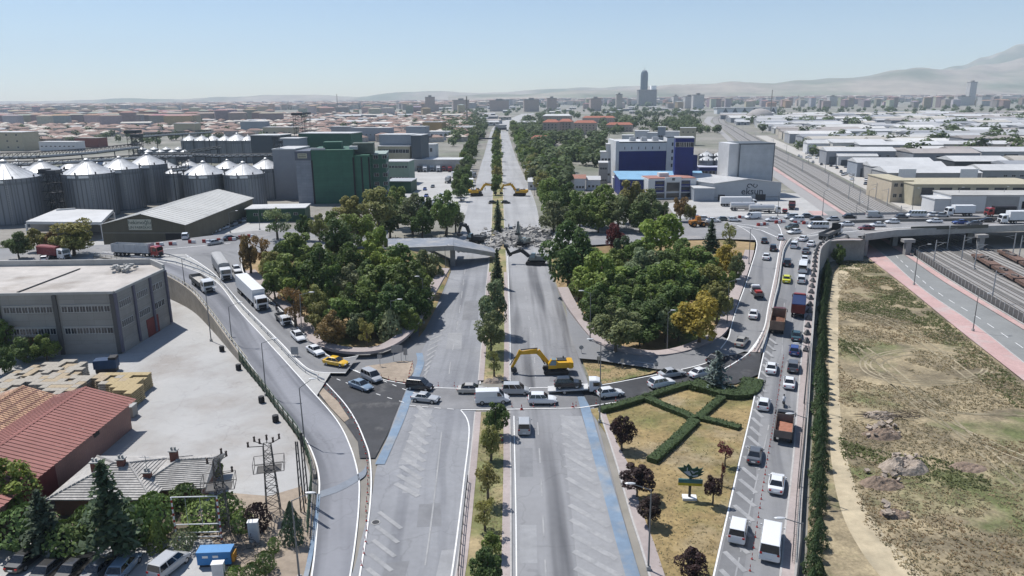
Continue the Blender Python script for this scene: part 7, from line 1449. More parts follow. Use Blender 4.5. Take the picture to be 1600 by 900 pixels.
TOW = cab(2.3, M_paint, 1.0, 2.3, 2.0, 0.45) + [('ramp_bed', MB().add([(-1.05,-4.2,0.75),(1.05,-4.2,0.75),(1.05,2.1,1.0),(-1.05,2.1,1.0),(-1.05,-4.2,0.55),(1.05,-4.2,0.55),(1.05,2.1,0.75),(-1.05,2.1,0.75)],[(0,1,2,3),(7,6,5,4),(0,4,5,1),(1,5,6,2),(2,6,7,3),(3,7,4,0)]).mesh('ramp_bed', mat('bed_pale',(0.50,0.50,0.50),0.5,n1=(1,0.1))), (0,0,0), []), ('chassis', MB().cbox((0,-0.6,0.5),(0.8,6.0,0.25)).mesh('chassis', M_trim), (0,0,0), [])] + wheels([(s*0.9,y,0.38) for s in (-1,1) for y in (3.2,-1.6)],0.38,0.26)
def spawn(T, name, label, cat, p, rot, color, group=None):
    t = thing(name, label, cat, p, 0, group); t.rotation_mode = 'QUATERNION'; t.rotation_quaternion = rot
    for nm, me, loc, ch in T:
        o = put(nm, me, t, loc); o.color = (*color,1)
        for c in ch: k = put(c[0], c[1], o, c[2]); k.color = (*color,1)
    return t
def heading(p, f):
    d = (f-p).normalized(); x = d.cross(Vector((0,0,1))).normalized(); z = x.cross(d); M = Matrix((x, d, z)).transposed(); return M.to_quaternion()
C = {'w': (0.70,0.71,0.72), 'k': (0.012,0.012,0.014), 'g': (0.10,0.105,0.115), 's': (0.40,0.41,0.42), 'b': (0.03,0.06,0.22), 'lb': (0.20,0.27,0.35), 'y': (0.72,0.42,0.01), 'lime': (0.62,0.62,0.02), 'bei': (0.42,0.40,0.36), 'red': (0.30,0.02,0.02), 'teal': (0.03,0.07,0.085), 'gold': (0.33,0.31,0.27), 'grn': (0.05,0.07,0.06), 'dred': (0.16,0.02,0.022), 'or': (0.45,0.13,0.04)}
PATHS = {'A': (AL, AR, 1), 'B': (BL, BR, 1), 'R1': (R1L, R1R, -1), 'R2': (R2L, R2R, -1)}
def veh(T, px, py, dirv, col, label, name='car', cat='car', group=None, lift=0.0):
    p = G(px, py); p = p + Vector((0,0,0.01+lift))
    if isinstance(dirv, str):
        Lp, Rp, sg = PATHS[dirv]; mid = [(a+c)/2 for a, c in zip(Lp, Rp)]; i = min(range(len(mid)), key=lambda k: (mid[k].xy-p.xy).length); i = min(max(1,i),len(mid)-2); d = (mid[i+1]-mid[i-1])*sg
    else: d = G(px+dirv[0], py+dirv[1]) - G(px, py); d.z = 0
    d.normalize(); a = p + d*1.6; z_ = ZG(a.x,a.y); bz = ZG(p.x-d.x*1.6,p.y-d.y*1.6); dz = (z_-bz)/3.2
    d.z = dz if abs(dz) < 0.15 else 0
    return spawn(T, name, label, cat, p, heading(p, p+d), C[col] if isinstance(col, str) else col, group)
V = [(RIGID_OPEN,316,449,'A','w','white lorry with an empty open bed on the curving ramp','lorry','lorry'),(SEMI_TARP,347,427,'B','w','white cabbed lorry with a grey tarpaulin body on the slip road','lorry','lorry'),(SEMI_BOX,394,469,'B','w','long white box lorry leading down the slip road','lorry','lorry'),
     (SED,400,447,'B','k','dark car half hidden beside the white box lorry'),(SED,370,424,'B','w','white car beside the tarpaulin lorry'),(PICK,443,504,'B','w','small white flatbed pickup following the box lorry','pickup','pickup'),(SED,466,529,'B','w','white sedan behind the small pickup'),(OLD,493,552,(20,12),'w','boxy white old sedan behind the yellow taxi'),
     (SED,525,570,(26,10),'y','yellow taxi turning onto the fresh asphalt','taxi','taxi'),(SED,564,607,(26,9),'lb','silver blue sedan on the fresh asphalt'),(MPV,581,594,(24,12),'s','silver minivan on the fresh asphalt','minivan','van'),(MPV,656,608,(30,3),'k','black van entering the crossing','van','van'),(OLD,665,627,(30,3),'s','silver sedan entering the crossing below the black van'),
     (SED,737,613,(30,0),'bei','beige sedan on the crossing at the median'),(VAN,769,629,(30,-1),'w','white panel van with a raised roof in the median gap','van','van'),(MPV,806,615,(30,0),'s','silver minivan on the crossing beside the panel van','minivan','van'),(SUV,847,630,(30,0),'w','white off road car on the crossing'),
     (HAT,953,619,(30,-4),'w','white hatchback just past the tow truck'),(SUV,1033,604,(30,-6),'w','white car with a black roof on the approach to the slip road'),(SED,1049,588,(30,-5),'s','silver sedan on the upper lane of the approach'),(SED,1095,587,(30,-9),'w','white sedan partly behind the blue spruce'),(SED,1120,564,(26,-12),'k','black sedan beginning the climb to the slip road'),
     (MPV,819,672,(0,-20),'s','silver minivan alone on the right carriageway below the crossing','minivan','van'),
     (SED,1159,537,'R1','gold','champagne grey sedan at the foot of the right slip road'),(SED,1177,494,'R1','w','white sedan halfway up the right slip road'),(SED,1197,404,'R1','w','white sedan near the top of the right slip road'),(SUV,1208,391,'R1','k','black off road car near the top of the right slip road'),(SED,1194,379,'R1','k','black sedan turning at the top of the right slip road'),(HAT,1219,374,'R1','w','white hatchback at the top corner of the right slip road'),
     (MPV,1153,836,'R2','w','white minivan at the bottom of the queueing ramp','minivan','van'),(BUS,1204,856,'R2','w','white minibus at the bottom of the queueing ramp','minibus','minibus'),(SED,1179,716,'R2','g','dark grey sedan in the near lane of the queueing ramp'),(SED,1213,761,'R2','w','white sedan between the minibus and the open tipper'),(HAT,1193,636,'R2','w','white hatchback in the near lane level with the hedge'),
     (SED,1233,602,'R2','w','white sedan just ahead of the motorcyclist'),(SUV,1239,577,'R2','g','grey off road car ahead of the white sedan'),(SED,1205,579,'R2','w','white sedan with a black glass roof beside the grey off road car'),(HAT,1241,551,'R2','b','small blue hatchback in the far lane'),(SED,1244,528,'R2','teal','dark teal sedan ahead of the small blue hatchback'),
     (TIP_DARK,1224,681,'R2','k','small dark open tipper truck with a rusty load','tipper_truck','truck'),(TIP_BROWN,1215,512,'R2','dred','big brown tipper truck with an empty bed','tipper_truck','truck'),(TIP_BLUE,1247,488,'R2','red','red tipper truck under a navy tarpaulin','tipper_truck','truck'),
     (SUV,1252,440,'R2','w','white off road car ahead of the navy tarpaulin truck'),(SED,1229,439,'R2','lime','lime yellow car in the near lane of the ramp'),(BUS,1254,423,'R2','w','white minibus ahead of the white off road car','minibus','minibus'),(SUV,1230,414,'R2','k','black off road car ahead of the lime car'),(SED,1257,408,'R2','w','white sedan ahead of the minibus'),(SED,1259,395,'R2','g','dark grey car near the top of the ramp'),(MPV,1241,387,'R2','w','white minivan at the bend of the ramp','minivan','van'),(SED,1267,384,'R2','w','white sedan at the bend of the ramp beside the retaining wall'),(SED,1255,376,'R2','w','white sedan just past the bend of the ramp'),
     (FLAT_SEMI,1297,370,(20,-9),'w','long flatbed lorry turning at the top of the retaining wall','lorry','lorry'),(BUS,1278,357,(-20,0),'w','white minibus on the cross road above the flatbed lorry','minibus','minibus'),(SUV,1237,358,(-20,2),'grn','dark green car at the cross road junction'),(SED,1241,365,(-20,2),'w','white sedan at the cross road junction'),(SED,1322,353,(-20,0),'w','white sedan beside the flatbed lorry cab'),(SED,1353,359,(-20,0),'dred','dark red car at the start of the railway bridge'),
     (SED,1371,354,(-20,0),'w','white sedan behind the dark red car'),(HAT,1394,349,(-20,0),'w','white hatchback on the railway bridge'),(SED,1460,348,(-20,0),'w','white sedan in the middle of the railway bridge'),(SED,1500,350,(-20,0),'b','blue sedan on the railway bridge'),(SED,1521,352,(-20,0),'g','dark car behind the blue sedan'),(SED,1541,347,(-20,0),'k','black sedan on the railway bridge'),(SEMI_BOX,1600,349,(-20,0),'w','white lorry entering the bridge at the right edge','lorry','lorry'),
     (VAN,1366,340,(20,0),'s','silver van on the far lanes of the bridge','van','van'),(SED,1409,341,(20,0),'g','dark car behind the white delivery van on the far lanes'),(BUS,1431,339,(-20,0),'w','white delivery van on the far lanes of the bridge','van','van'),(SED,1460,338,(20,0),'w','white car just left of the small white lorry'),(SED,1472,339,(20,0),'s','silver car next to the small white lorry'),(BOX_WHITE,1500,337,(-20,0),'w','small white box lorry on the far lanes of the bridge','lorry','lorry'),(BOX_BLACK,1563,338,(-20,0),'red','lorry with a red cab and a black box on the bridge','lorry','lorry'),(HAT,1597,338,(20,0),'w','white hatchback at the right edge on the far lanes'),
     (VAN,1176,342,(-20,1),'w','white delivery van beside the red barriers','van','van'),(SED,1207,346,(-20,0),'w','white sedan on the cross road before the forecourt'),(MPV,1236,342,(-20,0),'s','silver minivan in the cross road queue','minivan','van'),(MPV,1245,346,(-20,0),'w','white minivan in the cross road queue','minivan','van'),(SED,1262,340,(20,0),'g','dark blue grey car in the cross road queue'),(SED,1275,344,(-20,0),'k','black car in the cross road queue'),(SED,1301,345,(-20,0),'s','silver sedan in the cross road queue'),(SED,1327,341,(20,0),'k','black car crossing onto the railway bridge'),
     (HAT,1090,343,(20,0),'b','dark blue car at the forecourt edge'),(SED,1101,344,(20,0),'w','white sedan at the forecourt edge'),(SED,1114,347,(20,0),'w','white sedan by the wheel loader'),(SED,1131,345,(20,0),'grn','dark green sedan by the wheel loader'),(HAT,1147,346,(20,0),'w','white hatchback before the delivery van'),
     (SEMI_BOX,1153,322,(20,0),'w','white box semi trailer parked on the forecourt','lorry','lorry'),(TANKER,1192,333,(20,0),'w','steel tanker lorry parked nearest the cross road','tanker','lorry'),(TANKER,1162,329,(20,0),'w','tanker lorry parked behind the steel tanker','tanker','lorry'),(TIP_BROWN,1237,326,(3,20),'or','orange mixer truck on the forecourt','truck','truck'),(PICK,1226,333,(0,20),'red','small red pickup on the forecourt','pickup','pickup'),
     (BOX_SMALL,84,404,(24,2),'w','lorry with a red curtain sided box behind the grey building','lorry','lorry'),(SEMI_RED,215,400,(24,1),'red','red cabbed lorry hauling a high sided scrap trailer','lorry','lorry'),(SED,288,406,(20,4),'k','black sedan at the head of the curving ramp'),(SED,297,413,(20,5),'s','silver sedan at the head of the curving ramp'),(MPV,290,373,(20,-3),'w','white small van on the far lane by the grain store','van','van'),(SED,336,382,(20,-3),'s','silver sedan driving past the red barriers'),(SED,360,375,(20,-3),'k','black sedan ahead of the silver one past the barriers'),(HAT,70,408,(24,2),'w','white car half hidden beside the red box lorry'),
     (SED,45,878,(20,-16),'k','black sedan parked apart at the left of the car park'),(SED,80,895,(18,-16),'k','first black sedan in the parked row'),(SED,120,893,(18,-16),'k','second black sedan in the parked row'),(SED,160,893,(18,-16),'g','charcoal sedan in the parked row'),(HAT,195,892,(14,-16),'lb','silver blue hatchback in the parked row'),(MPV,266,890,(22,-18),'s','silver white estate car parked near the blue generator'),
     (SED,798,361,(0,20),'g','dark car alone beyond the rubble'),(SED,770,318,(20,0),'k','dark car at the far median gap'),(SED,790,318,(20,0),'k','second dark car at the far median gap'),(SED,751,304,(0,20),'w','white car standing on the far left carriageway')]
for v_ in V:
    if v_[0] in (SED,) and isinstance(v_[3], tuple) and v_[2] < 346: v_ = (LOW,) + tuple(v_[1:])
    veh(*v_)
# tow truck with the black off road car on its bed
tw = veh(TOW, 898,613,(30,-1),'w','white tow truck carrying a black off road car','tow_truck','truck'); pt = tw.location.copy(); q_ = tw.rotation_quaternion
spawn(SUV, 'car', 'black off road car loaded on the tow truck', 'car', pt + q_ @ Vector((0,-1.0,0.90)), q_, C['k'])
spawn(PICK, 'pickup', 'white utility truck with a red load on the right slip road', 'truck', G(1182,462)+Vector((0,0,0.02)), heading(Vector((0,0,0)), Vector((0.1,1,0.04))), C['w']); 
p = G(1182,462); o = MB().cbox((0,0,0),(1.2,1.3,0.5),0.1).build('red_load', M_red); o.location = p+Vector((-0.1,-1.3,1.25)); tag(o, 'red load on the utility truck on the slip road', 'load')
# rows of parked cars
for k in range(15):
    f = k/14; x, y = 322+f*92, 368-f*34; veh(LOW, x, y, (6,12), R.choice('wwwsskg'), 'car parked in the row beside the grain store', 'car', 'car', 'parked cars beside the grain store')
for k in range(46):
    f = R.random(); x, y = 1250+f*118+R.uniform(-6,16), 240+f*50+R.uniform(-4,6); veh(LOW, x, y, (R.uniform(-10,10),6), R.choice('wwwssskgg'), 'vehicle standing in the scrap yard strip along the railway', 'car', 'car', 'vehicles in the scrap yard strip')
for k, (x, y, T, c) in enumerate([(655,268,BOX_BLACK,'k'),(664,268,BOX_WHITE,'w'),(675,267,BOX_WHITE,'s'),(685,268,BOX_WHITE,'w'),(694,267,BOX_SMALL,'red'),(703,268,BOX_SMALL,'red')]):
    veh(T, x, y, (0,12), c, ['black lorry at the left end of the lorry park row','white lorry second in the lorry park row','silver lorry third in the lorry park row','white lorry fourth in the lorry park row','red lorry fifth in the lorry park row','red lorry at the right end of the lorry park row'][k], 'lorry', 'lorry')
veh(TANKER, 700,285,(14,-14),'grn','dark green tanker at the lorry park exit','tanker','lorry'); veh(SEMI_BOX,725,278,(20,-1),'s','grey trailer across the lorry park exit','lorry','lorry'); veh(BOX_WHITE,736,290,(0,14),'lime','yellow cabbed lorry at the motorway kerb','lorry','lorry')
for k in range(26): x, y = R.uniform(640,735), R.uniform(292,340); veh(LOW, x, y, (R.uniform(-14,14),5), R.choice('wwskgsb'), 'car parked between the trees behind the broken bridge', 'car', 'car', 'parked cars behind the broken bridge')
for k in range(14): x, y = 1120+R.uniform(0,110), R.uniform(205,300); 
# ---- construction machines
M_yel = mat('machine_yellow', (0.60,0.33,0.015), 0.45, n1=(1.5,0.1), coat=0.2); M_trk = mat('machine_track', (0.035,0.032,0.03), 0.8, n1=(3,0.25)); M_grm = mat('machine_grey', (0.20,0.22,0.21), 0.6, n1=(1,0.15)); M_mdk = mat('machine_dark', (0.04,0.042,0.045), 0.6, n1=(2,0.2))
def boxbeam(b, a, c, w, h0, h1):
    a, c = Vector(a), Vector(c); d = (c-a).normalized(); x = Vector((1,0,0)); n = x.cross(d).normalized(); P = []
    for p, h in ((a,h0),(c,h1)): P += [p-x*w/2-n*h/2, p+x*w/2-n*h/2, p+x*w/2+n*h/2, p-x*w/2+n*h/2]
    b.add(P, [(3,2,1,0),(4,5,6,7),(0,1,5,4),(1,2,6,5),(2,3,7,6),(3,0,4,7)])
def excavator(p, yaw, label, M_body, pose, scale=1.0, swing=0.0, M_arm=None, name='excavator'):
    """pose: boom elbow, boom tip, stick tip as (forward, up)"""
    t = thing(name, label, 'excavator', p, yaw); t.scale = (scale,)*3; M_arm = M_arm or M_body
    for s in (-1,1):
        prof = [(-2.1,0.12),(-2.3,0.45),(-2.1,0.85),(2.1,0.85),(2.3,0.45),(2.1,0.12)]; b = MB().extr(prof, s*1.25-0.3, s*1.25+0.3)
        for k in range(15): b.cbox((s*1.25,-2.0+k*0.285,0.87),(0.64,0.2,0.08))
        tr = b.build('track', M_trk, t); MB().extr([(-1.7,0.3),(-1.7,0.66),(1.7,0.66),(1.7,0.3)], s*1.25+s*0.3-0.03, s*1.25+s*0.3+0.03).build('track_frame', M_mdk, tr)
    MB().cbox((0,0,0.7),(1.9,2.4,0.6)).tube((0,0,0.9),(0,0,1.2),0.8,14).build('undercarriage', M_mdk, t)
    h = MB().cbox((0.15,-0.9,1.75),(2.5,2.9,1.05)).build('house', M_body, t); MB().extr([(-2.9,1.2),(-3.15,1.5),(-3.1,2.3),(-2.3,2.4),(-2.3,1.2)], -1.35, 1.35).build('counterweight', M_body, t)
    MB().cbox((0.5,-1.1,2.35),(1.4,1.8,0.2)).cbox((0.9,-1.5,2.6),(0.2,0.2,0.5)).build('engine_cover', M_mdk, t); MB().cbox((0,1.0,1.5),(2.4,1.2,0.5)).build('deck', M_mdk, t)
    c = MB().extr([(-0.1,1.25),(-0.1,2.95),(0.9,2.95),(1.45,2.1),(1.45,1.25)], -1.35, -0.45).build('cab', M_body, t)
    MB().quad((-1.3,1.46,2.05),(-0.5,1.46,2.05),(-0.5,0.93,2.9),(-1.3,0.93,2.9)).build('windscreen', M_cglass, c); MB().quad((-1.365,0.05,1.9),(-1.365,1.3,1.9),(-1.365,0.85,2.85),(-1.365,0.05,2.85)).quad((-0.435,0.05,1.9),(-0.435,1.3,1.9),(-0.435,0.85,2.85),(-0.435,0.05,2.85)).quad((-1.3,-0.02,2.965),(-0.5,-0.02,2.965),(-0.5,0.85,2.965),(-1.3,0.85,2.965)).build('side_window', mat('cab_glass_pale',(0.16,0.24,0.28),0.1,n1=None,spec=0.7), c)
    r = (0.2,1.2,1.7); e = (0.2,pose[0][0],pose[0][1]); bt = (0.2,pose[1][0],pose[1][1]); st = (0.2,pose[2][0],pose[2][1]); b = MB(); boxbeam(b, r, e, 0.5, 0.6, 0.95); boxbeam(b, e, bt, 0.5, 0.95, 0.5); b.build('boom', M_arm, t)
    b = MB(); up = (Vector(bt)-Vector(st)).normalized()*0.9; boxbeam(b, Vector(bt)+up*0.6, st, 0.42, 0.7, 0.35); b.build('stick', M_arm, t)
    b = MB(); b.tube((0.2,1.9,1.6), (0.2,pose[0][0]-0.1,pose[0][1]-0.45), 0.11, 8).tube(Vector(e)+Vector((0,0,0.55)), Vector(bt)+up*0.6+Vector((0,0,0.15)), 0.1, 8).tube(Vector(bt)+Vector((0,0.35,-0.2)), Vector(st)+Vector((0,0.4,0.5)), 0.08, 8); b.build('hydraulic_cylinder', M_mdk, t)
    y, z = pose[2]; MB().extr([(y+0.2,z+0.15),(y-0.75,z-0.1),(y-0.95,z-0.55),(y-0.5,z-0.75),(y+0.15,z-0.55)], -0.45, 0.85).build('bucket', M_mdk, t)
    return t
excavator(G(868,582), math.radians(93), 'big yellow excavator parked beside the tow truck with its boom lowered', M_yel, ((3.3,4.2),(6.6,3.9),(8.0,1.1)), 0.92)
excavator(G(837,413), math.radians(80), 'grey green demolition excavator working at the torn bridge edge', M_grm, ((3.6,3.4),(6.4,2.3),(7.6,4.6)), 1.15, M_arm=M_mdk); excavator(W(741,381,0), math.radians(60), 'dark excavator working behind the sagging bridge deck', M_mdk, ((2.4,4.6),(4.2,4.8),(5.0,2.4)), 1.2); excavator(G(816,385), math.radians(150), 'grey excavator with a raised arm on the rubble heap', M_grm, ((1.6,4.8),(2.2,7.6),(2.9,4.6)), 1.0)
excavator(G(745,306), math.radians(-80), 'yellow excavator reaching toward the median on the far left carriageway', M_yel, ((3.2,4.3),(6.2,3.8),(7.4,1.2)), 1.25); excavator(G(812,306), math.radians(80), 'yellow excavator on the far right carriageway', M_yel, ((3.2,4.3),(6.2,3.8),(7.4,1.2)), 1.25)
p = G(1091,354); t = thing('wheel_loader', 'orange brown wheel loader at the end of the wooded wedge', 'loader', p, math.radians(-80)); M_lo = mat('loader_orange',(0.36,0.15,0.03),0.5,n1=(1,0.15))
MB().extr([(-2.8,0.9),(-2.9,1.9),(-0.6,2.1),(-0.6,0.8)], -1.0, 1.0).build('body', M_lo, t); MB().extr([(-0.5,0.9),(-0.5,1.6),(1.7,1.5),(1.7,0.8)], -0.8, 0.8).build('front_frame', M_lo, t); c = MB().extr([(-0.9,1.9),(-0.8,3.3),(0.4,3.3),(0.6,1.9)], -0.75, 0.75).build('cab', M_lo, t); MB().quad((-0.65,0.57,2.1),(0.65,0.57,2.1),(0.62,0.42,3.2),(-0.62,0.42,3.2)).build('windscreen', M_cglass, c)
wm = MB().tube((-0.3,0,0),(0.3,0,0),0.8,14).mesh('wheel', M_tyre); rm = MB().tube((-0.32,0,0),(0.32,0,0),0.42,10).mesh('rim', M_lo)
for s in (-1,1):
    for y in (1.2,-1.8): put('rim', rm, put('wheel', wm, t, (s*1.05,y,0.8)))
    MB().tube((s*0.6,1.0,1.5),(s*0.6,3.0,0.7),0.15,6).build('lift_arm', M_lo, t)
MB().extr([(2.9,0.1),(3.0,1.2),(3.3,1.3),(4.2,0.15),(4.1,0.05)], -1.3, 1.3).build('bucket', M_mdk, t)
# ---- people
def body(pose, name='person'):
    """one continuous skinned figure: joints as a connected skeleton with a radius at each"""
    J, E = pose; me = bpy.data.meshes.new(name); me.from_pydata([j[0] for j in J], E, []); o = bpy.data.objects.new('tmp_person', me); COL.objects.link(o); md = o.modifiers.new('skin', 'SKIN'); md.use_smooth_shade = True
    for i, j in enumerate(J): r = j[1]; me.skin_vertices[0].data[i].radius = (r[0], r[1]) if hasattr(r, '__len__') else (r, r)
    me.skin_vertices[0].data[0].use_root = True; o.modifiers.new('sub', 'SUBSURF').levels = 1
    bpy.context.view_layer.update(); r = bpy.data.meshes.new_from_object(o.evaluated_get(bpy.context.evaluated_depsgraph_get())); bpy.data.objects.remove(o); r.materials.clear(); r.materials.append(M_paint_cloth); r.name = name; return r
M_paint_cloth = mat('clothing', None, 0.85, n1=(3,0.12), objcol=True); M_skin = mat('skin', (0.36,0.20,0.14), 0.6, n1=(3,0.05)); M_hair = mat('dark_hair', (0.02,0.016,0.014), 0.7, n1=(5,0.2))
STAND = ([((0,0,0.95),(0.17,0.12)),((0,0,1.15),(0.16,0.11)),((0,0.02,1.38),(0.19,0.12)),((0,0.02,1.5),0.06),((0,0.04,1.62),(0.085,0.10)),((0,0.04,1.73),(0.07,0.09)),((0.2,0.02,1.40),0.06),((0.27,0,1.15),0.048),((0.28,0.08,0.92),0.04),((0.28,0.10,0.83),0.03),((-0.2,0.02,1.40),0.06),((-0.27,0,1.15),0.048),((-0.28,0.08,0.92),0.04),((-0.28,0.10,0.83),0.03),((0.1,0.0,0.85),0.095),((0.11,0.06,0.48),0.065),((0.11,0.02,0.08),0.045),((0.11,0.16,0.04),0.04),((-0.1,0,0.85),0.095),((-0.11,-0.02,0.48),0.065),((-0.11,-0.08,0.08),0.045),((-0.11,0.06,0.04),0.04)],
         [(0,1),(1,2),(2,3),(3,4),(4,5),(2,6),(6,7),(7,8),(8,9),(2,10),(10,11),(11,12),(12,13),(0,14),(14,15),(15,16),(16,17),(0,18),(18,19),(19,20),(20,21)])
RIDE = ([((0,-0.15,0.85),(0.17,0.13)),((0,-0.08,1.08),(0.16,0.11)),((0,0.05,1.30),(0.19,0.12)),((0,0.1,1.42),0.06),((0,0.14,1.54),(0.09,0.11)),((0,0.14,1.66),(0.075,0.095)),((0.2,0.07,1.30),0.06),((0.3,0.25,1.12),0.048),((0.26,0.48,1.05),0.04),((0.24,0.56,1.04),0.03),((-0.2,0.07,1.30),0.06),((-0.3,0.25,1.12),0.048),((-0.26,0.48,1.05),0.04),((-0.24,0.56,1.04),0.03),((0.12,-0.08,0.8),0.095),((0.2,0.28,0.68),0.068),((0.18,0.12,0.32),0.05),((0.18,0.26,0.28),0.04),((-0.12,-0.08,0.8),0.095),((-0.2,0.28,0.68),0.068),((-0.18,0.12,0.32),0.05),((-0.18,0.26,0.28),0.04)], STAND[1])
SM, RM = body(STAND), body(RIDE)
HEAD = MB().ball((0,0,0),(0.088,0.105,0.125),12,8).ball((0,0.105,-0.01),(0.018,0.025,0.03),6,4).ball((0.09,0,0),(0.015,0.03,0.035),6,4).ball((-0.09,0,0),(0.015,0.03,0.035),6,4).mesh('head', M_skin, True); HAIRM = MB().ball((0,-0.025,0.035),(0.096,0.105,0.11),10,6).mesh('hair', M_hair, True); HELM = MB().ball((0,-0.01,0.03),(0.13,0.15,0.14),12,7).mesh('helmet', M_trim, True)
EYE = MB().ball((0.032,0.098,0.012),0.014,6,4).ball((-0.032,0.098,0.012),0.014,6,4).mesh('eyes', M_hair)
def _hand():
    b = MB().ball((0,0,0),(0.028,0.045,0.05),8,5)
    for k, l in enumerate((0.06,0.07,0.066,0.05)): b.tube((0.012,-0.03+k*0.02,-0.03),(0.006,-0.03+k*0.02,-0.03-l*0.6),0.009,5).tube((0.006,-0.03+k*0.02,-0.03-l*0.6),(-0.012,-0.03+k*0.02,-0.03-l),0.008,5)
    return b.tube((0,0.04,0.005),(-0.01,0.07,-0.035),0.011,5).mesh('hand', M_skin)
HAND = _hand(); 
def person(p, rz, shirt, label, ride=False):
    t = thing('person', label, 'person', p, rz); o = put('clothed_body', RM if ride else SM, t); o.color = (*shirt,1); hp = (0,0.15,1.62) if ride else (0,0.05,1.69); h = put('head', HEAD, t, hp); put('helmet' if ride else 'hair', HELM if ride else HAIRM, h); put('eyes', EYE, h)
    for s in (-1,1): put('hand', HAND, t, (s*0.24,0.6,1.03) if ride else (s*0.28,0.11,0.79))
    return t
def moto(px, py, dirp, shirt, lab1, lab2):
    p = G(px,py)+Vector((0,0,0.02)); d = G(px+dirp[0],py+dirp[1])-p; rz = math.atan2(-d.x,d.y); t = thing('motorcycle', lab1, 'motorcycle', p, rz)
    tm = MB().tube((-0.06,0,0),(0.06,0,0),0.31,16).mesh('wheel', M_tyre); 
    for y in (0.68,-0.62): w_ = put('wheel', tm, t, (0,y,0.31)); MB().tube((-0.065,0,0),(0.065,0,0),0.19,12).build('rim', M_rim, w_)
    MB().extr([(-0.5,0.55),(-0.75,0.8),(-0.1,0.78),(0.3,0.9),(0.5,0.7),(0.2,0.35),(-0.3,0.35)],-0.13,0.13).build('body', M_trim, t); MB().tube((0,0.68,0.31),(0,0.42,1.0),0.04,6).build('fork', M_galv, t); MB().tube((-0.32,0.46,1.03),(0.32,0.46,1.03),0.025,6).build('handlebar', M_galv, t); MB().ball((0,0.58,0.88),0.09,8,5).build('headlight', M_lampf, t)
    person(p, rz, shirt, lab2, True)
moto(1224,634,(-4,-22),(0.62,0.62,0.62),'motorcycle between the lanes of the queueing ramp','motorcyclist in a white shirt on the queueing ramp'); moto(433,486,(18,17),(0.03,0.03,0.035),'motorcycle beside the white box lorry','motorcyclist in dark clothes beside the box lorry')
for x, y, c, lab in ((786,377,(0.05,0.05,0.07),'person in dark clothes standing by the rubble heap on the left side'),(798,379,(0.10,0.10,0.12),'person in grey standing alone before the rubble heap'),(795,357,(0.06,0.05,0.05),'person standing near the dark car beyond the rubble'),(758,298,(0.3,0.3,0.3),'person in pale clothes on the far left carriageway'),(692,358,(0.30,0.05,0.04),'person in red among the cars behind the broken bridge'),(697,356,(0.05,0.07,0.15),'person in blue among the cars behind the broken bridge')): person(G(x,y), R.uniform(0,6), c, lab)
# ================================================================= THE CITY AND THE HILLS BEHIND
rc = random.Random(21)
M_apt = gridmat('apartment_wall', None, (0.055,0.06,0.07), 2.2, 1.8, 0.75, 0.85); M_roofr = mat('city_tile_roof', None, 0.85, n1=(0.3,0.12), objcol=True); M_shedw = mat('shed_wall', None, 0.7, n1=(0.2,0.1), objcol=True); M_shedr = mat('shed_roof', None, 0.6, n1=(0.15,0.1), n2=(0.03,0.1), objcol=True)
UB = MB(); UB.add([(-0.5,-0.5,0),(0.5,-0.5,0),(0.5,0.5,0),(-0.5,0.5,0),(-0.5,-0.5,1),(0.5,-0.5,1),(0.5,0.5,1),(-0.5,0.5,1)], [(4,5,6,7),(0,1,5,4),(1,2,6,5),(2,3,7,6),(3,0,4,7)])
def block(w, d, h): return MB().box(-w/2,w/2,-d/2,d/2,-0.1,h)
APT = [(w,d,h, block(w,d,h).mesh('wall', M_apt)) for w, d, h in ((22,14,19),(34,14,19),(18,18,27),(26,16,24),(46,14,18),(20,16,34),(16,16,15))]
def hipm(w, d, k): 
    w, d = w/2+0.6, d/2+0.6; r = max(0, w-d); return MB().add([(-w,-d,0),(w,-d,0),(w,d,0),(-w,d,0),(-r,0,k),(r,0,k)], [(0,1,5,4),(2,3,4,5),(1,2,5),(3,0,4),(3,2,1,0)]).mesh('roof', M_roofr)
APTR = [hipm(w,d,2.4) for w, d, h, m_ in APT]
def edge_rail(y):                         # x of the railway's right edge in the picture
    P = sorted([(b_, a_) for a_, b_ in RWR]); 
    for (y0,x0),(y1,x1) in zip(P, P[1:]):
        if y0 <= y <= y1: return x0+(x1-x0)*(y-y0)/(y1-y0)
    return 1192 if y < 174 else 1660
OCC = []
def free(x, y, r):
    for a, b_, c_ in OCC:
        if abs(a-x) < r+c_ and abs(b_-y) < r+c_: return False
    OCC.append((x,y,r)); return True
for o in list(COL.objects):               # keep clear of what stands there already
    if o.parent is None and o.get('category') in ('building','factory','silo','tower','shed','office','hall','house','canopy') and o.location.length > 1: OCC.append((o.location.x, o.location.y+8, 16))
def onroad(px, py): return abs(px-(780+(205-py)*1.6)) < 17 if py < 205 else 762-(py-205)*0.29 < px < 797+(py-205)*0.45
n_apt = 0
WALLS = [(0.40,0.33,0.27),(0.46,0.40,0.34),(0.36,0.29,0.26),(0.50,0.46,0.42),(0.38,0.36,0.35),(0.44,0.34,0.24),(0.33,0.27,0.25)]; ROOFS = [(0.30,0.19,0.155),(0.32,0.22,0.18),(0.27,0.19,0.16),(0.34,0.27,0.23),(0.30,0.28,0.27)]
def apartment(p, k, group, label):
    global n_apt
    w, d, h, me = APT[k]; rz = rc.choice((0.15,-0.25,0.4,0.0))+rc.uniform(-0.08,0.08); t = thing('apartment_block', label, 'apartment block', p, rz, group); o = put('wall', me, t); o.color = (*[c*rc.uniform(0.85,1.12) for c in rc.choice(WALLS)],1); r = put('roof', APTR[k], t, (0,0,h)); r.color = (*[c*rc.uniform(0.85,1.15) for c in rc.choice(ROOFS)],1); n_apt += 1
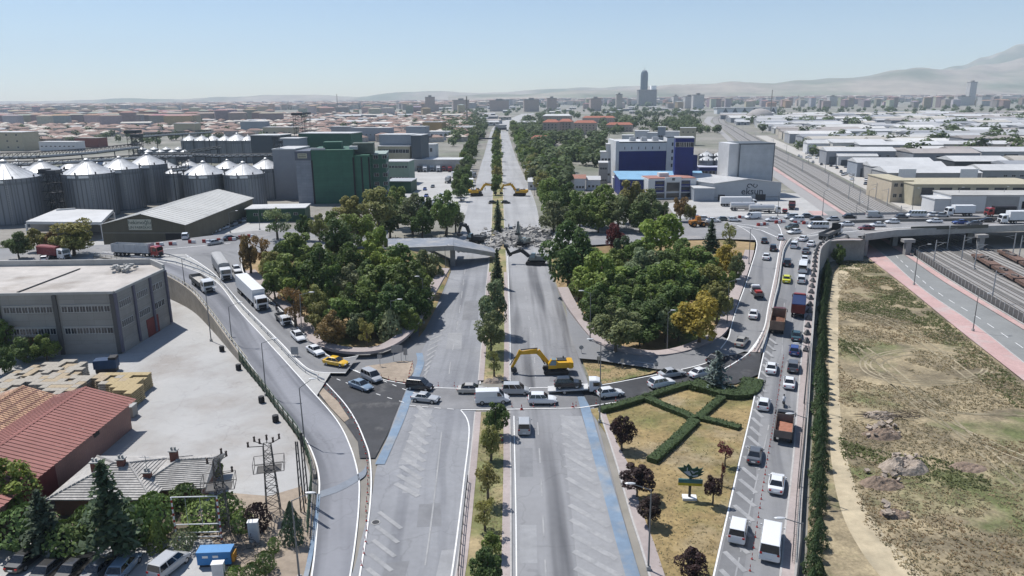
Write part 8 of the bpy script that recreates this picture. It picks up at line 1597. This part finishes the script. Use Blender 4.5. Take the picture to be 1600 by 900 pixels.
GA = 'apartment blocks of the city on the left'; GBk = 'apartment blocks of the city on the right'
# rows of blocks in the nearer left city
for px in range(-20, 430, 13):
    for y0 in (196, 190, 184):
        x, y = px+rc.uniform(-4,4), y0+rc.uniform(-2,2)
        if px > 150+ (y0-184)*12 and y0 > 190: continue
        p = W(x, y, 0)
        if free(p.x, p.y, 13): apartment(p, rc.choice((0,1,1,3,4)), GA, 'red roofed apartment block in the left part of the city')
for _ in range(900):
    if n_apt > 210: break
    x, y = rc.uniform(-10,740), 163+19*rc.random()**1.3; p = W(x,y,0)
    if not onroad(x,y) and free(p.x,p.y,16): apartment(p, rc.choice((0,1,2,3,4,6)), GA, 'red roofed apartment block in the left part of the city')
for _ in range(900):
    if n_apt > 296: break
    x, y = rc.uniform(815,1600), 163+7*rc.random(); p = W(x,y,0)
    if 985 < x < 1035: continue
    if free(p.x,p.y,20): apartment(p, rc.choice((0,1,2,3,5,5,3)), GBk, 'apartment block in the right part of the city')
# the rest of the city towards the horizon, one mass
cb = [MB() for _ in range(4)]
def massbox(p, w, d, h, rz, k):
    M2 = Matrix.Rotation(rz,3,'Z'); vs = [M2 @ Vector((v[0]*w, v[1]*d, v[2]*h)) + Vector((p.x,p.y,-0.1)) for v in UB.v]; cb[k].add(vs, UB.f[1:]); q = [M2 @ Vector((sx*(w/2+0.5), sy*(d/2+0.5), 0)) + Vector((p.x,p.y,h-0.1)) for sx, sy in ((-1,-1),(1,-1),(1,1),(-1,1))]; e = [M2 @ Vector((sx*max(0,w/2-d/2),0,0)) + Vector((p.x,p.y,h+2.2)) for sx in (-1,1)]
    cb[3 if rc.random() < 0.75 else 2].add(q+e, [(0,1,5,4),(2,3,4,5),(1,2,5),(3,0,4)])
for _ in range(6000):
    x = rc.uniform(-60,1680); y = 154.0 + 15*rc.random()**1.1 - (x-800)*0.0087; 
    if x > 760: y = 153 + 12*rc.random() - (x-800)*0.0087
    if y < 153.2 - (x-800)*0.0087: continue
    p = W(x,y,0)
    if p.y > 9000 or p.y < 1500: continue
    s = 1+p.y/6000; h = rc.choice((12,15,18,18,21,24,27)) if x < 760 else rc.choice((12,15,18,21,24,30,36)); massbox(p, rc.uniform(14,36)*s, rc.uniform(12,18)*s, h, rc.uniform(-0.5,0.5), rc.randrange(3))
for _ in range(3000):                     # low houses and works between the silos and the apartment rows
    x, y = rc.uniform(-20,735), rc.uniform(178,222)
    if y > 214 and 150 < x < 440: continue
    p = W(x,y,0)
    if onroad(x,y) or not free(p.x,p.y,7): continue
    massbox(p, rc.uniform(8,22), rc.uniform(7,14), rc.choice((3.5,4,5,6,7)), rc.uniform(-0.6,0.6), rc.randrange(3))
CM = [mat('city_mass_pinkish',(0.40,0.32,0.27),0.9,n1=(0.03,0.2),n2=(0.4,0.3)), mat('city_mass_grey',(0.36,0.34,0.33),0.9,n1=(0.03,0.2),n2=(0.4,0.3)), mat('city_mass_cream',(0.52,0.47,0.41),0.9,n1=(0.03,0.2),n2=(0.4,0.3)), mat('city_mass_roofs',(0.29,0.20,0.168),0.9,n1=(0.02,0.3))]
MBA = MB()
for i, c_ in enumerate(cb): MBA.m(i).add(c_.v, c_.f)
tag(MBA.build('far_city', CM), 'hazy mass of low city blocks stretching to the horizon', 'city', None, 'stuff')
# ---- sheds and workshops of the industrial estate right of the railway
SC = [(0.52,0.52,0.52),(0.46,0.465,0.47),(0.54,0.53,0.51),(0.38,0.38,0.38),(0.27,0.28,0.30),(0.46,0.43,0.38),(0.33,0.30,0.28)]; SWC = [(0.40,0.40,0.40),(0.50,0.49,0.46),(0.30,0.31,0.33),(0.46,0.42,0.36),(0.22,0.23,0.25)]
def shedset(w, d, h): 
    return block(w,d,h).mesh('wall', M_shedw), MB().add([(-w/2-0.4,-d/2-0.4,0),(w/2+0.4,-d/2-0.4,0),(w/2+0.4,d/2+0.4,0),(-w/2-0.4,d/2+0.4,0),(-w/2-0.4,0,2.0),(w/2+0.4,0,2.0)], [(0,1,5,4),(2,3,4,5),(1,2,5),(3,0,4)]).mesh('roof', M_shedr), MB().box(-w*0.36,-w*0.22,-d/2-0.05,-d/2,0,h*0.62).box(w*0.1,w*0.24,-d/2-0.05,-d/2,0,h*0.62).mesh('door', M_dgrey), MB().box(-w*0.15,w*0.06,-d/2-0.04,-d/2,h*0.55,h*0.8).box(w*0.28,w*0.46,-d/2-0.04,-d/2,h*0.55,h*0.8).mesh('window_band', M_glass)
SS = [(w,d,h,)+shedset(w,d,h) for w, d, h in ((34,18,7),(48,20,8),(26,14,6),(60,22,8),(20,12,5),(40,26,9))]; n_sh = 0
def shed(p, k, group, label, rz, nm='industrial_shed'):
    w, d, h, a, b_, c_, e_ = SS[k]; t = thing(nm, label, 'shed', p, rz, group); o = put('wall', a, t); o.color = (*rc.choice(SWC),1); o = put('roof', b_, t, (0,0,h)); f = rc.uniform(0.85,1.1); o.color = (*[min(0.72,c*f) for c in rc.choice(SC)],1); put('door', c_, t); put('window_band', e_, t)
Yr = 395.0
while Yr < 2100 and n_sh < 290:
    step = rc.uniform(21,26)*(1+Yr/2500); X = 0
    py = 450 - F*((Vector((0,Yr,0))-CAM).dot(UP0)/((Vector((0,Yr,0))-CAM).dot(FWD))); xr = W(edge_rail(py)+(44 if py > 200 else 16), py, 0).x; X = xr + rc.uniform(2,14); first = True
    while X < 0.76*Yr+40 and n_sh < 290:
        k = rc.randrange(6); w = SS[k][0]
        if rc.random() < 0.88 and free(X+w/2, Yr, 10): shed((X+w/2, Yr+rc.uniform(-8,8), 0), k, 'sheds of the industrial estate', 'pale roofed shed in the industrial estate beyond the railway', -0.10+rc.uniform(-0.09,0.09)); n_sh += 1
        X += w + rc.uniform(3,14) + (rc.uniform(10,40) if rc.random() < 0.15 else 0)
    Yr += step
n_l = 0
for _ in range(2500):
    x, y = rc.uniform(640,1140), rc.uniform(169,200)
    if onroad(x,y) or x > edge_rail(y)-60 or (845 < x < 1090 and y > 180): continue
    p = W(x,y,0)
    if free(p.x,p.y,14): shed(p, rc.choice((0,2,4,4,2)), 'sheds and houses between the motorway and the railway', 'pale shed among the trees between the motorway and the railway', rc.uniform(-0.3,0.3), 'storage_shed'); n_l += 1
    if n_l > 40: break
n_l = 0
for _ in range(2500):
    x, y = rc.uniform(-10,730), rc.uniform(184,214)
    if onroad(x,y) or (y > 200 and 150 < x < 420): continue
    p = W(x,y,0)
    if free(p.x,p.y,12): shed(p, rc.choice((0,2,4,4,1)), 'workshops behind the mills', 'pale roofed workshop behind the mills on the left', rc.uniform(-0.4,0.4), 'workshop'); n_l += 1
    if n_l > 75: break
# ---- trees between the buildings
FT = MB(); n_ft = 0
def ftree(x, y, s, lab, grp):
    global n_ft
    p = W(x,y,0); h = rc.uniform(7,12)*s
    if y < 222 or n_ft > 95:
        r = h*0.5
        for _k in range(70):
            d = rnd_dir(rc)*(rc.random()**0.4); leaf_quad(FT, p+Vector((d.x*r,d.y*r,h*0.55+d.z*h*0.45)), (d+Vector((0,0,0.5))+rnd_dir(rc)*0.5).normalized(), r*0.5, rc, 0.8)
        FT.tube(p, p+Vector((0,0,h*0.5)), 0.25, 4); return
    n_ft += 1; plant(p, h, h*rc.uniform(0.38,0.55), h*0.86, 'f', jit(GREEN[rc.choice('ggded')]), lab, grp)
n_t = 0
for _ in range(9000):
    x, y = rc.uniform(800,1130), rc.uniform(172,300)
    if onroad(x,y) or x > edge_rail(y)-44: continue
    if y > 210 and not (x < 900-(y-210)*0.2 or (x < 945 and y < 262)): continue
    if 845 < x < 935 and 186 < y < 212: continue
    if mnoise.noise(Vector((x*0.035,y*0.12,2))) < -0.12: continue
    ftree(x, y, 1.0 if y > 200 else 1.25, 'tree in the green belt between the motorway and the railway', 'green belt trees'); n_t += 1
    if n_t > 640: break
n_t = 0
for _ in range(3000):
    x, y = rc.uniform(1150,1600), rc.uniform(169,250)
    if x < edge_rail(y)+20: continue
    if mnoise.noise(Vector((x*0.02,y*0.06,5))) < -0.1 and y > 178: continue
    if y > 200 and not (1450 < x < 1560 and 205 < y < 232) and rc.random() < 0.75: continue
    ftree(x, y, 1.2, 'tree among the sheds of the industrial estate', 'industrial estate trees'); n_t += 1
    if n_t > 340: break
n_t = 0
for _ in range(3000):
    x, y = rc.uniform(0,745), rc.uniform(170,230)
    if onroad(x,y) or (y > 205 and x < 690 and x > 440): continue
    ftree(x, y, 1.0, 'tree among the workshops behind the green mill', 'trees behind the green mill'); n_t += 1
    if n_t > 150: break
for _ in range(700):
    y = 172+48*rc.random()**1.2; x = rc.choice((rc.uniform(690,760), rc.uniform(790,860)))
    if not onroad(x,y) and not onroad(x+6,y) and not onroad(x-6,y): ftree(x, min(y,221), 1.0, '', '')
o = FT.build('city_trees', mat('far_leaves', (0.105,0.145,0.055), 0.7, n1=(0.035,0.5), n2=(0.5,0.35), tint=((0.07,0.095,0.04),0.02,0.45,0.6), trans=0.3)); tag(o, 'scattered trees between the far sheds, works and houses', 'trees', None, 'stuff')
tb = MB(); rt = random.Random(77)
for _ in range(1500):
    x = rt.uniform(-20,1640); y = 156+13*rt.random()-(x-800)*0.0087
    if x < 700 and rt.random() < 0.6: continue
    p = W(x,y,0)
    if p.y > 6000: continue
    r = rt.uniform(4,9)*(1+p.y/5000)
    for _k in range(14):
        d = rnd_dir(rt); leaf_quad(tb, p+Vector((d.x*r,d.y*r,r*0.75+d.z*r*0.7)), (d+Vector((0,0,0.5))).normalized(), r*0.8, rt, 0.8)
o = tb.build('far_woods', mat('far_foliage',(0.07,0.10,0.045),0.9,n1=(0.02,0.3))); tag(o, 'hazy bands of distant trees between the city blocks', 'woods', None, 'stuff')
# ---- landmark tower and other tall buildings
M_tglass = gridmat('tower_glass', (0.05,0.085,0.12), (0.10,0.13,0.16), 3.0, 3.6, 0.25, 0.25)
p = AT(1005.5,158,3600); p.z = 0; t = thing('skyscraper', 'tall dark glass skyscraper with a rounded top and antenna on the horizon', 'skyscraper', p); MB().lathe([(17,-0.1),(17.5,40),(17.5,140),(16,152),(12,158),(8,160)],20).build('shaft', M_tglass, t); MB().tube((0,0,160),(0,0,176),0.9,6).build('antenna', M_galv, t); MB().lathe([(12,158),(11,163),(3,164)],16).build('crown', M_galv, t)
p = AT(1011,158,3540); p.z = 0; t = thing('mall_block', 'broad stone coloured block at the foot of the skyscraper', 'building', p); MB().box(-44,40,-25,25,-0.1,72).build('wall', gridmat('mall_wall',(0.36,0.33,0.31),(0.14,0.14,0.15),5,4,0.8,0.85), t); MB().box(14,38,-20,20,72,92).build('roof_tower', M_apt, t); MB().box(-46,42,-27,27,72,74).build('roof', M_plaster, t)
for i, (x, Y, w, h, lab) in enumerate([(967,2600,26,56,'slim pair of towers left of the skyscraper'),(1090,2700,50,52,'round cornered pale hotel right of the skyscraper'),(1076,2750,46,46,'beige block beside the pale hotel'),(1055,2800,22,48,'slim tower between skyscraper and pale hotel'),(1515,2900,34,95,'pale tower block above the right part of the city'),(1540,2850,70,36,'wide brown block next to the pale tower block'),(1503,2850,60,36,'wide cream block below the pale tower block'),(672,2500,40,52,'dark brown tower block left of the far motorway'),(930,2400,44,42,'brown tower block in the row left of the skyscraper'),(862,2500,40,44,'brown tower block right of the far motorway'),(830,2400,60,40,'wide brown block by the far motorway'),(720,2600,70,40,'pair of brown blocks beside the dark tower'),(780,2500,80,38,'row of brown blocks at the end of the motorway'),(1300,3000,40,40,'distant pale block before the hills')]):
    p = AT(x,160,Y); p.z = 0; t = thing('tower_block', lab, 'tower block', p, 0.1*(i % 3)); w *= 0.8; h *= 0.9; o = MB().box(-w/2,w/2,-10,10,-0.1,h).build('wall', M_apt, t); o.color = (*[(0.52,0.50,0.48),(0.44,0.36,0.32),(0.46,0.41,0.36)][0 if 'pale' in lab else 1 if 'brown' in lab else 2],1); MB().box(-w/2-0.8,w/2+0.8,-10.8,10.8,h,h+2).build('roof', M_plaster, t); MB().box(-w/6,w/6,-5,5,h+2,h+7).build('roof_house', M_plaster, t)
p = AT(1165,163,1900); p.z = 0; t = thing('long_hall', 'long white hall with a row of triangular roof frames', 'hall', p); MB().box(-75,75,-15,15,-0.1,14).build('wall', mat('hall_white',(0.62,0.63,0.64),0.6,n1=(0.1,0.05)), t)
for k in range(6): MB().add([(-62+k*24,-16,0.5),(-46+k*24,-16,0.5),(-54+k*24,-16,14.5),(-62+k*24,-15.2,0.5),(-46+k*24,-15.2,0.5),(-54+k*24,-15.2,14.5)],[(0,1,2),(5,4,3),(0,2,5,3),(1,4,5,2)]).build('roof_frame', M_dgrey, t)
MB().box(-77,77,-17,17,14,15.5).build('roof', M_roofw, t)
p = W(1187,190,0); t = thing('dome_tank', 'grey domed storage hall beside the railway bend', 'dome', p); MB().lathe([(24,-0.1),(24,7),(21,14),(14,19.5),(6,22),(0.01,22.6)],28).build('dome', mat('dome_concrete',(0.33,0.31,0.295),0.9,n1=(0.2,0.1)), t, smooth=True); MB().lathe([(24.6,-0.1),(24.6,3)],28).build('ring_wall', M_conc, t)
for x, y, h, lab in ((1204,178,56,'tall slim factory chimney beside the railway bend'),(1246,166,44,'thin pale chimney among the far trees'),(528,176,60,'thin dark chimney on the left horizon'),(730,196,46,'dark slim mast left of the far motorway'),(1524,167,40,'white slender minaret in the right part of the city')):
    p = W(x,y,0); t = thing('chimney', lab, 'chimney', p); b = MB().tube((0,0,-0.1),(0,0,h),1.5,10,0.9); b.build('shaft', M_wallstone, t); MB().tube((0,0,h),(0,0,h+0.8),1.1,10).build('rim', M_darkmetal, t)
# underpass where the far motorway dives below a bridge
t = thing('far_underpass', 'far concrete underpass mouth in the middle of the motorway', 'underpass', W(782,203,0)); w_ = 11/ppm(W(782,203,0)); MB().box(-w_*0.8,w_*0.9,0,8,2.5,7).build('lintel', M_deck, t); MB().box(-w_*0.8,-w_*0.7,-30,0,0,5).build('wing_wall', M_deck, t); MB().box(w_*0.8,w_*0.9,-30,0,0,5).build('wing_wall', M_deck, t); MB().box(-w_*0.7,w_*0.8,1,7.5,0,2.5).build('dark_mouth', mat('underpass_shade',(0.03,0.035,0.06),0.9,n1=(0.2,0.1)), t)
p = W(760,226,0); t = thing('footbridge', 'dark footbridge over the far left carriageway', 'bridge', p); MB().box(-9,9,-1.5,1.5,5.2,6.6).build('deck', M_conv, t); [MB().box(x-0.4,x+0.4,-0.6,0.6,0,5.2).build('pier', M_conc, t) for x in (-8.5,8.5)]
# ---- hills
M_hill = mat('dry_hills', (0.30,0.255,0.20), 0.95, n1=(0.0012,0.25), n2=(0.006,0.2), tint=((0.16,0.17,0.11),0.0009,0.45,0.6))
def hills(name, prof, Y, depth, seed, rows=14):
    b = MB(); xs = []; P = sorted(prof); n = 150; x0, x1 = P[0][0], P[-1][0]
    for i in range(n+1):
        x = x0+(x1-x0)*i/n
        for (a, ya), (c_, yc) in zip(P, P[1:]):
            if a <= x <= c_: f = (x-a)/(c_-a); f = f*f*(3-2*f); y = ya+(yc-ya)*f; break
        q = AT(x, y, Y); xs.append((q.x, max(2, q.z)))
    for j in range(rows+1):
        f = j/rows
        for X, Z in xs:
            k = math.sin(min(1, f/0.75)*math.pi/2)**1.4 if f <= 0.75 else 1-(f-0.75)/0.25*0.8; d = (f-0.75)*depth
            nz = mnoise.noise(Vector((X*0.0011, d*0.0014, seed)))*0.22 + mnoise.noise(Vector((X*0.004, d*0.004, seed)))*0.10
            b.v.append((X*(1+d/Y), Y+d, -0.5 + Z*k*(1+nz*(1-abs(f-0.75) if f < 0.75 else 0.4)*(0.0 if abs(f-0.75) < 0.02 else 1))))
    for j in range(rows):
        for i in range(n): q = j*(n+1)+i; b.f.append((q,q+1,q+n+2,q+n+1)); b.mi.append(0)
    return struct(b.build(name, M_hill, smooth=True))
hills('hills', [(700,150),(800,147),(900,141),(990,139),(1050,132),(1100,131),(1150,127),(1200,129),(1250,126),(1330,119),(1430,107),(1480,110),(1540,103),(1600,99),(1750,94),(1950,110)], 7600, 2600, 1)
hills('mountain', [(1400,125),(1460,112),(1500,101),(1540,86),(1570,76),(1600,71),(1680,64),(1760,70),(1900,90),(2100,120)], 9300, 2400, 2)
hills('distant_ridge', [(-300,159),(60,158),(140,156),(200,154),(280,155),(360,151),(430,148),(500,148),(560,151),(620,144),(680,142),(740,145),(800,143),(860,140),(930,136),(1000,134),(1060,136),(1120,140)], 9600, 1200, 3)
# ================================================================= HAZE
hm = bpy.data.materials.new('haze_air'); hm.use_nodes = True; t = hm.node_tree
t.nodes.remove(t.nodes['Principled BSDF'])
pv = t.nodes.new('ShaderNodeVolumePrincipled'); pv.inputs['Color'].default_value = (0.74,0.87,1.0,1); pv.inputs['Density'].default_value = 0.000075; pv.inputs['Anisotropy'].default_value = 0.0
t.links.new(pv.outputs[0], t.nodes['Material Output'].inputs['Volume'])
b = MB(); b.box(-13500, 13500, -800, 11400, -2.0, 900)
o = b.build('haze', hm); tag(o, 'thin pale summer haze over the whole plain', 'haze', None, 'stuff')
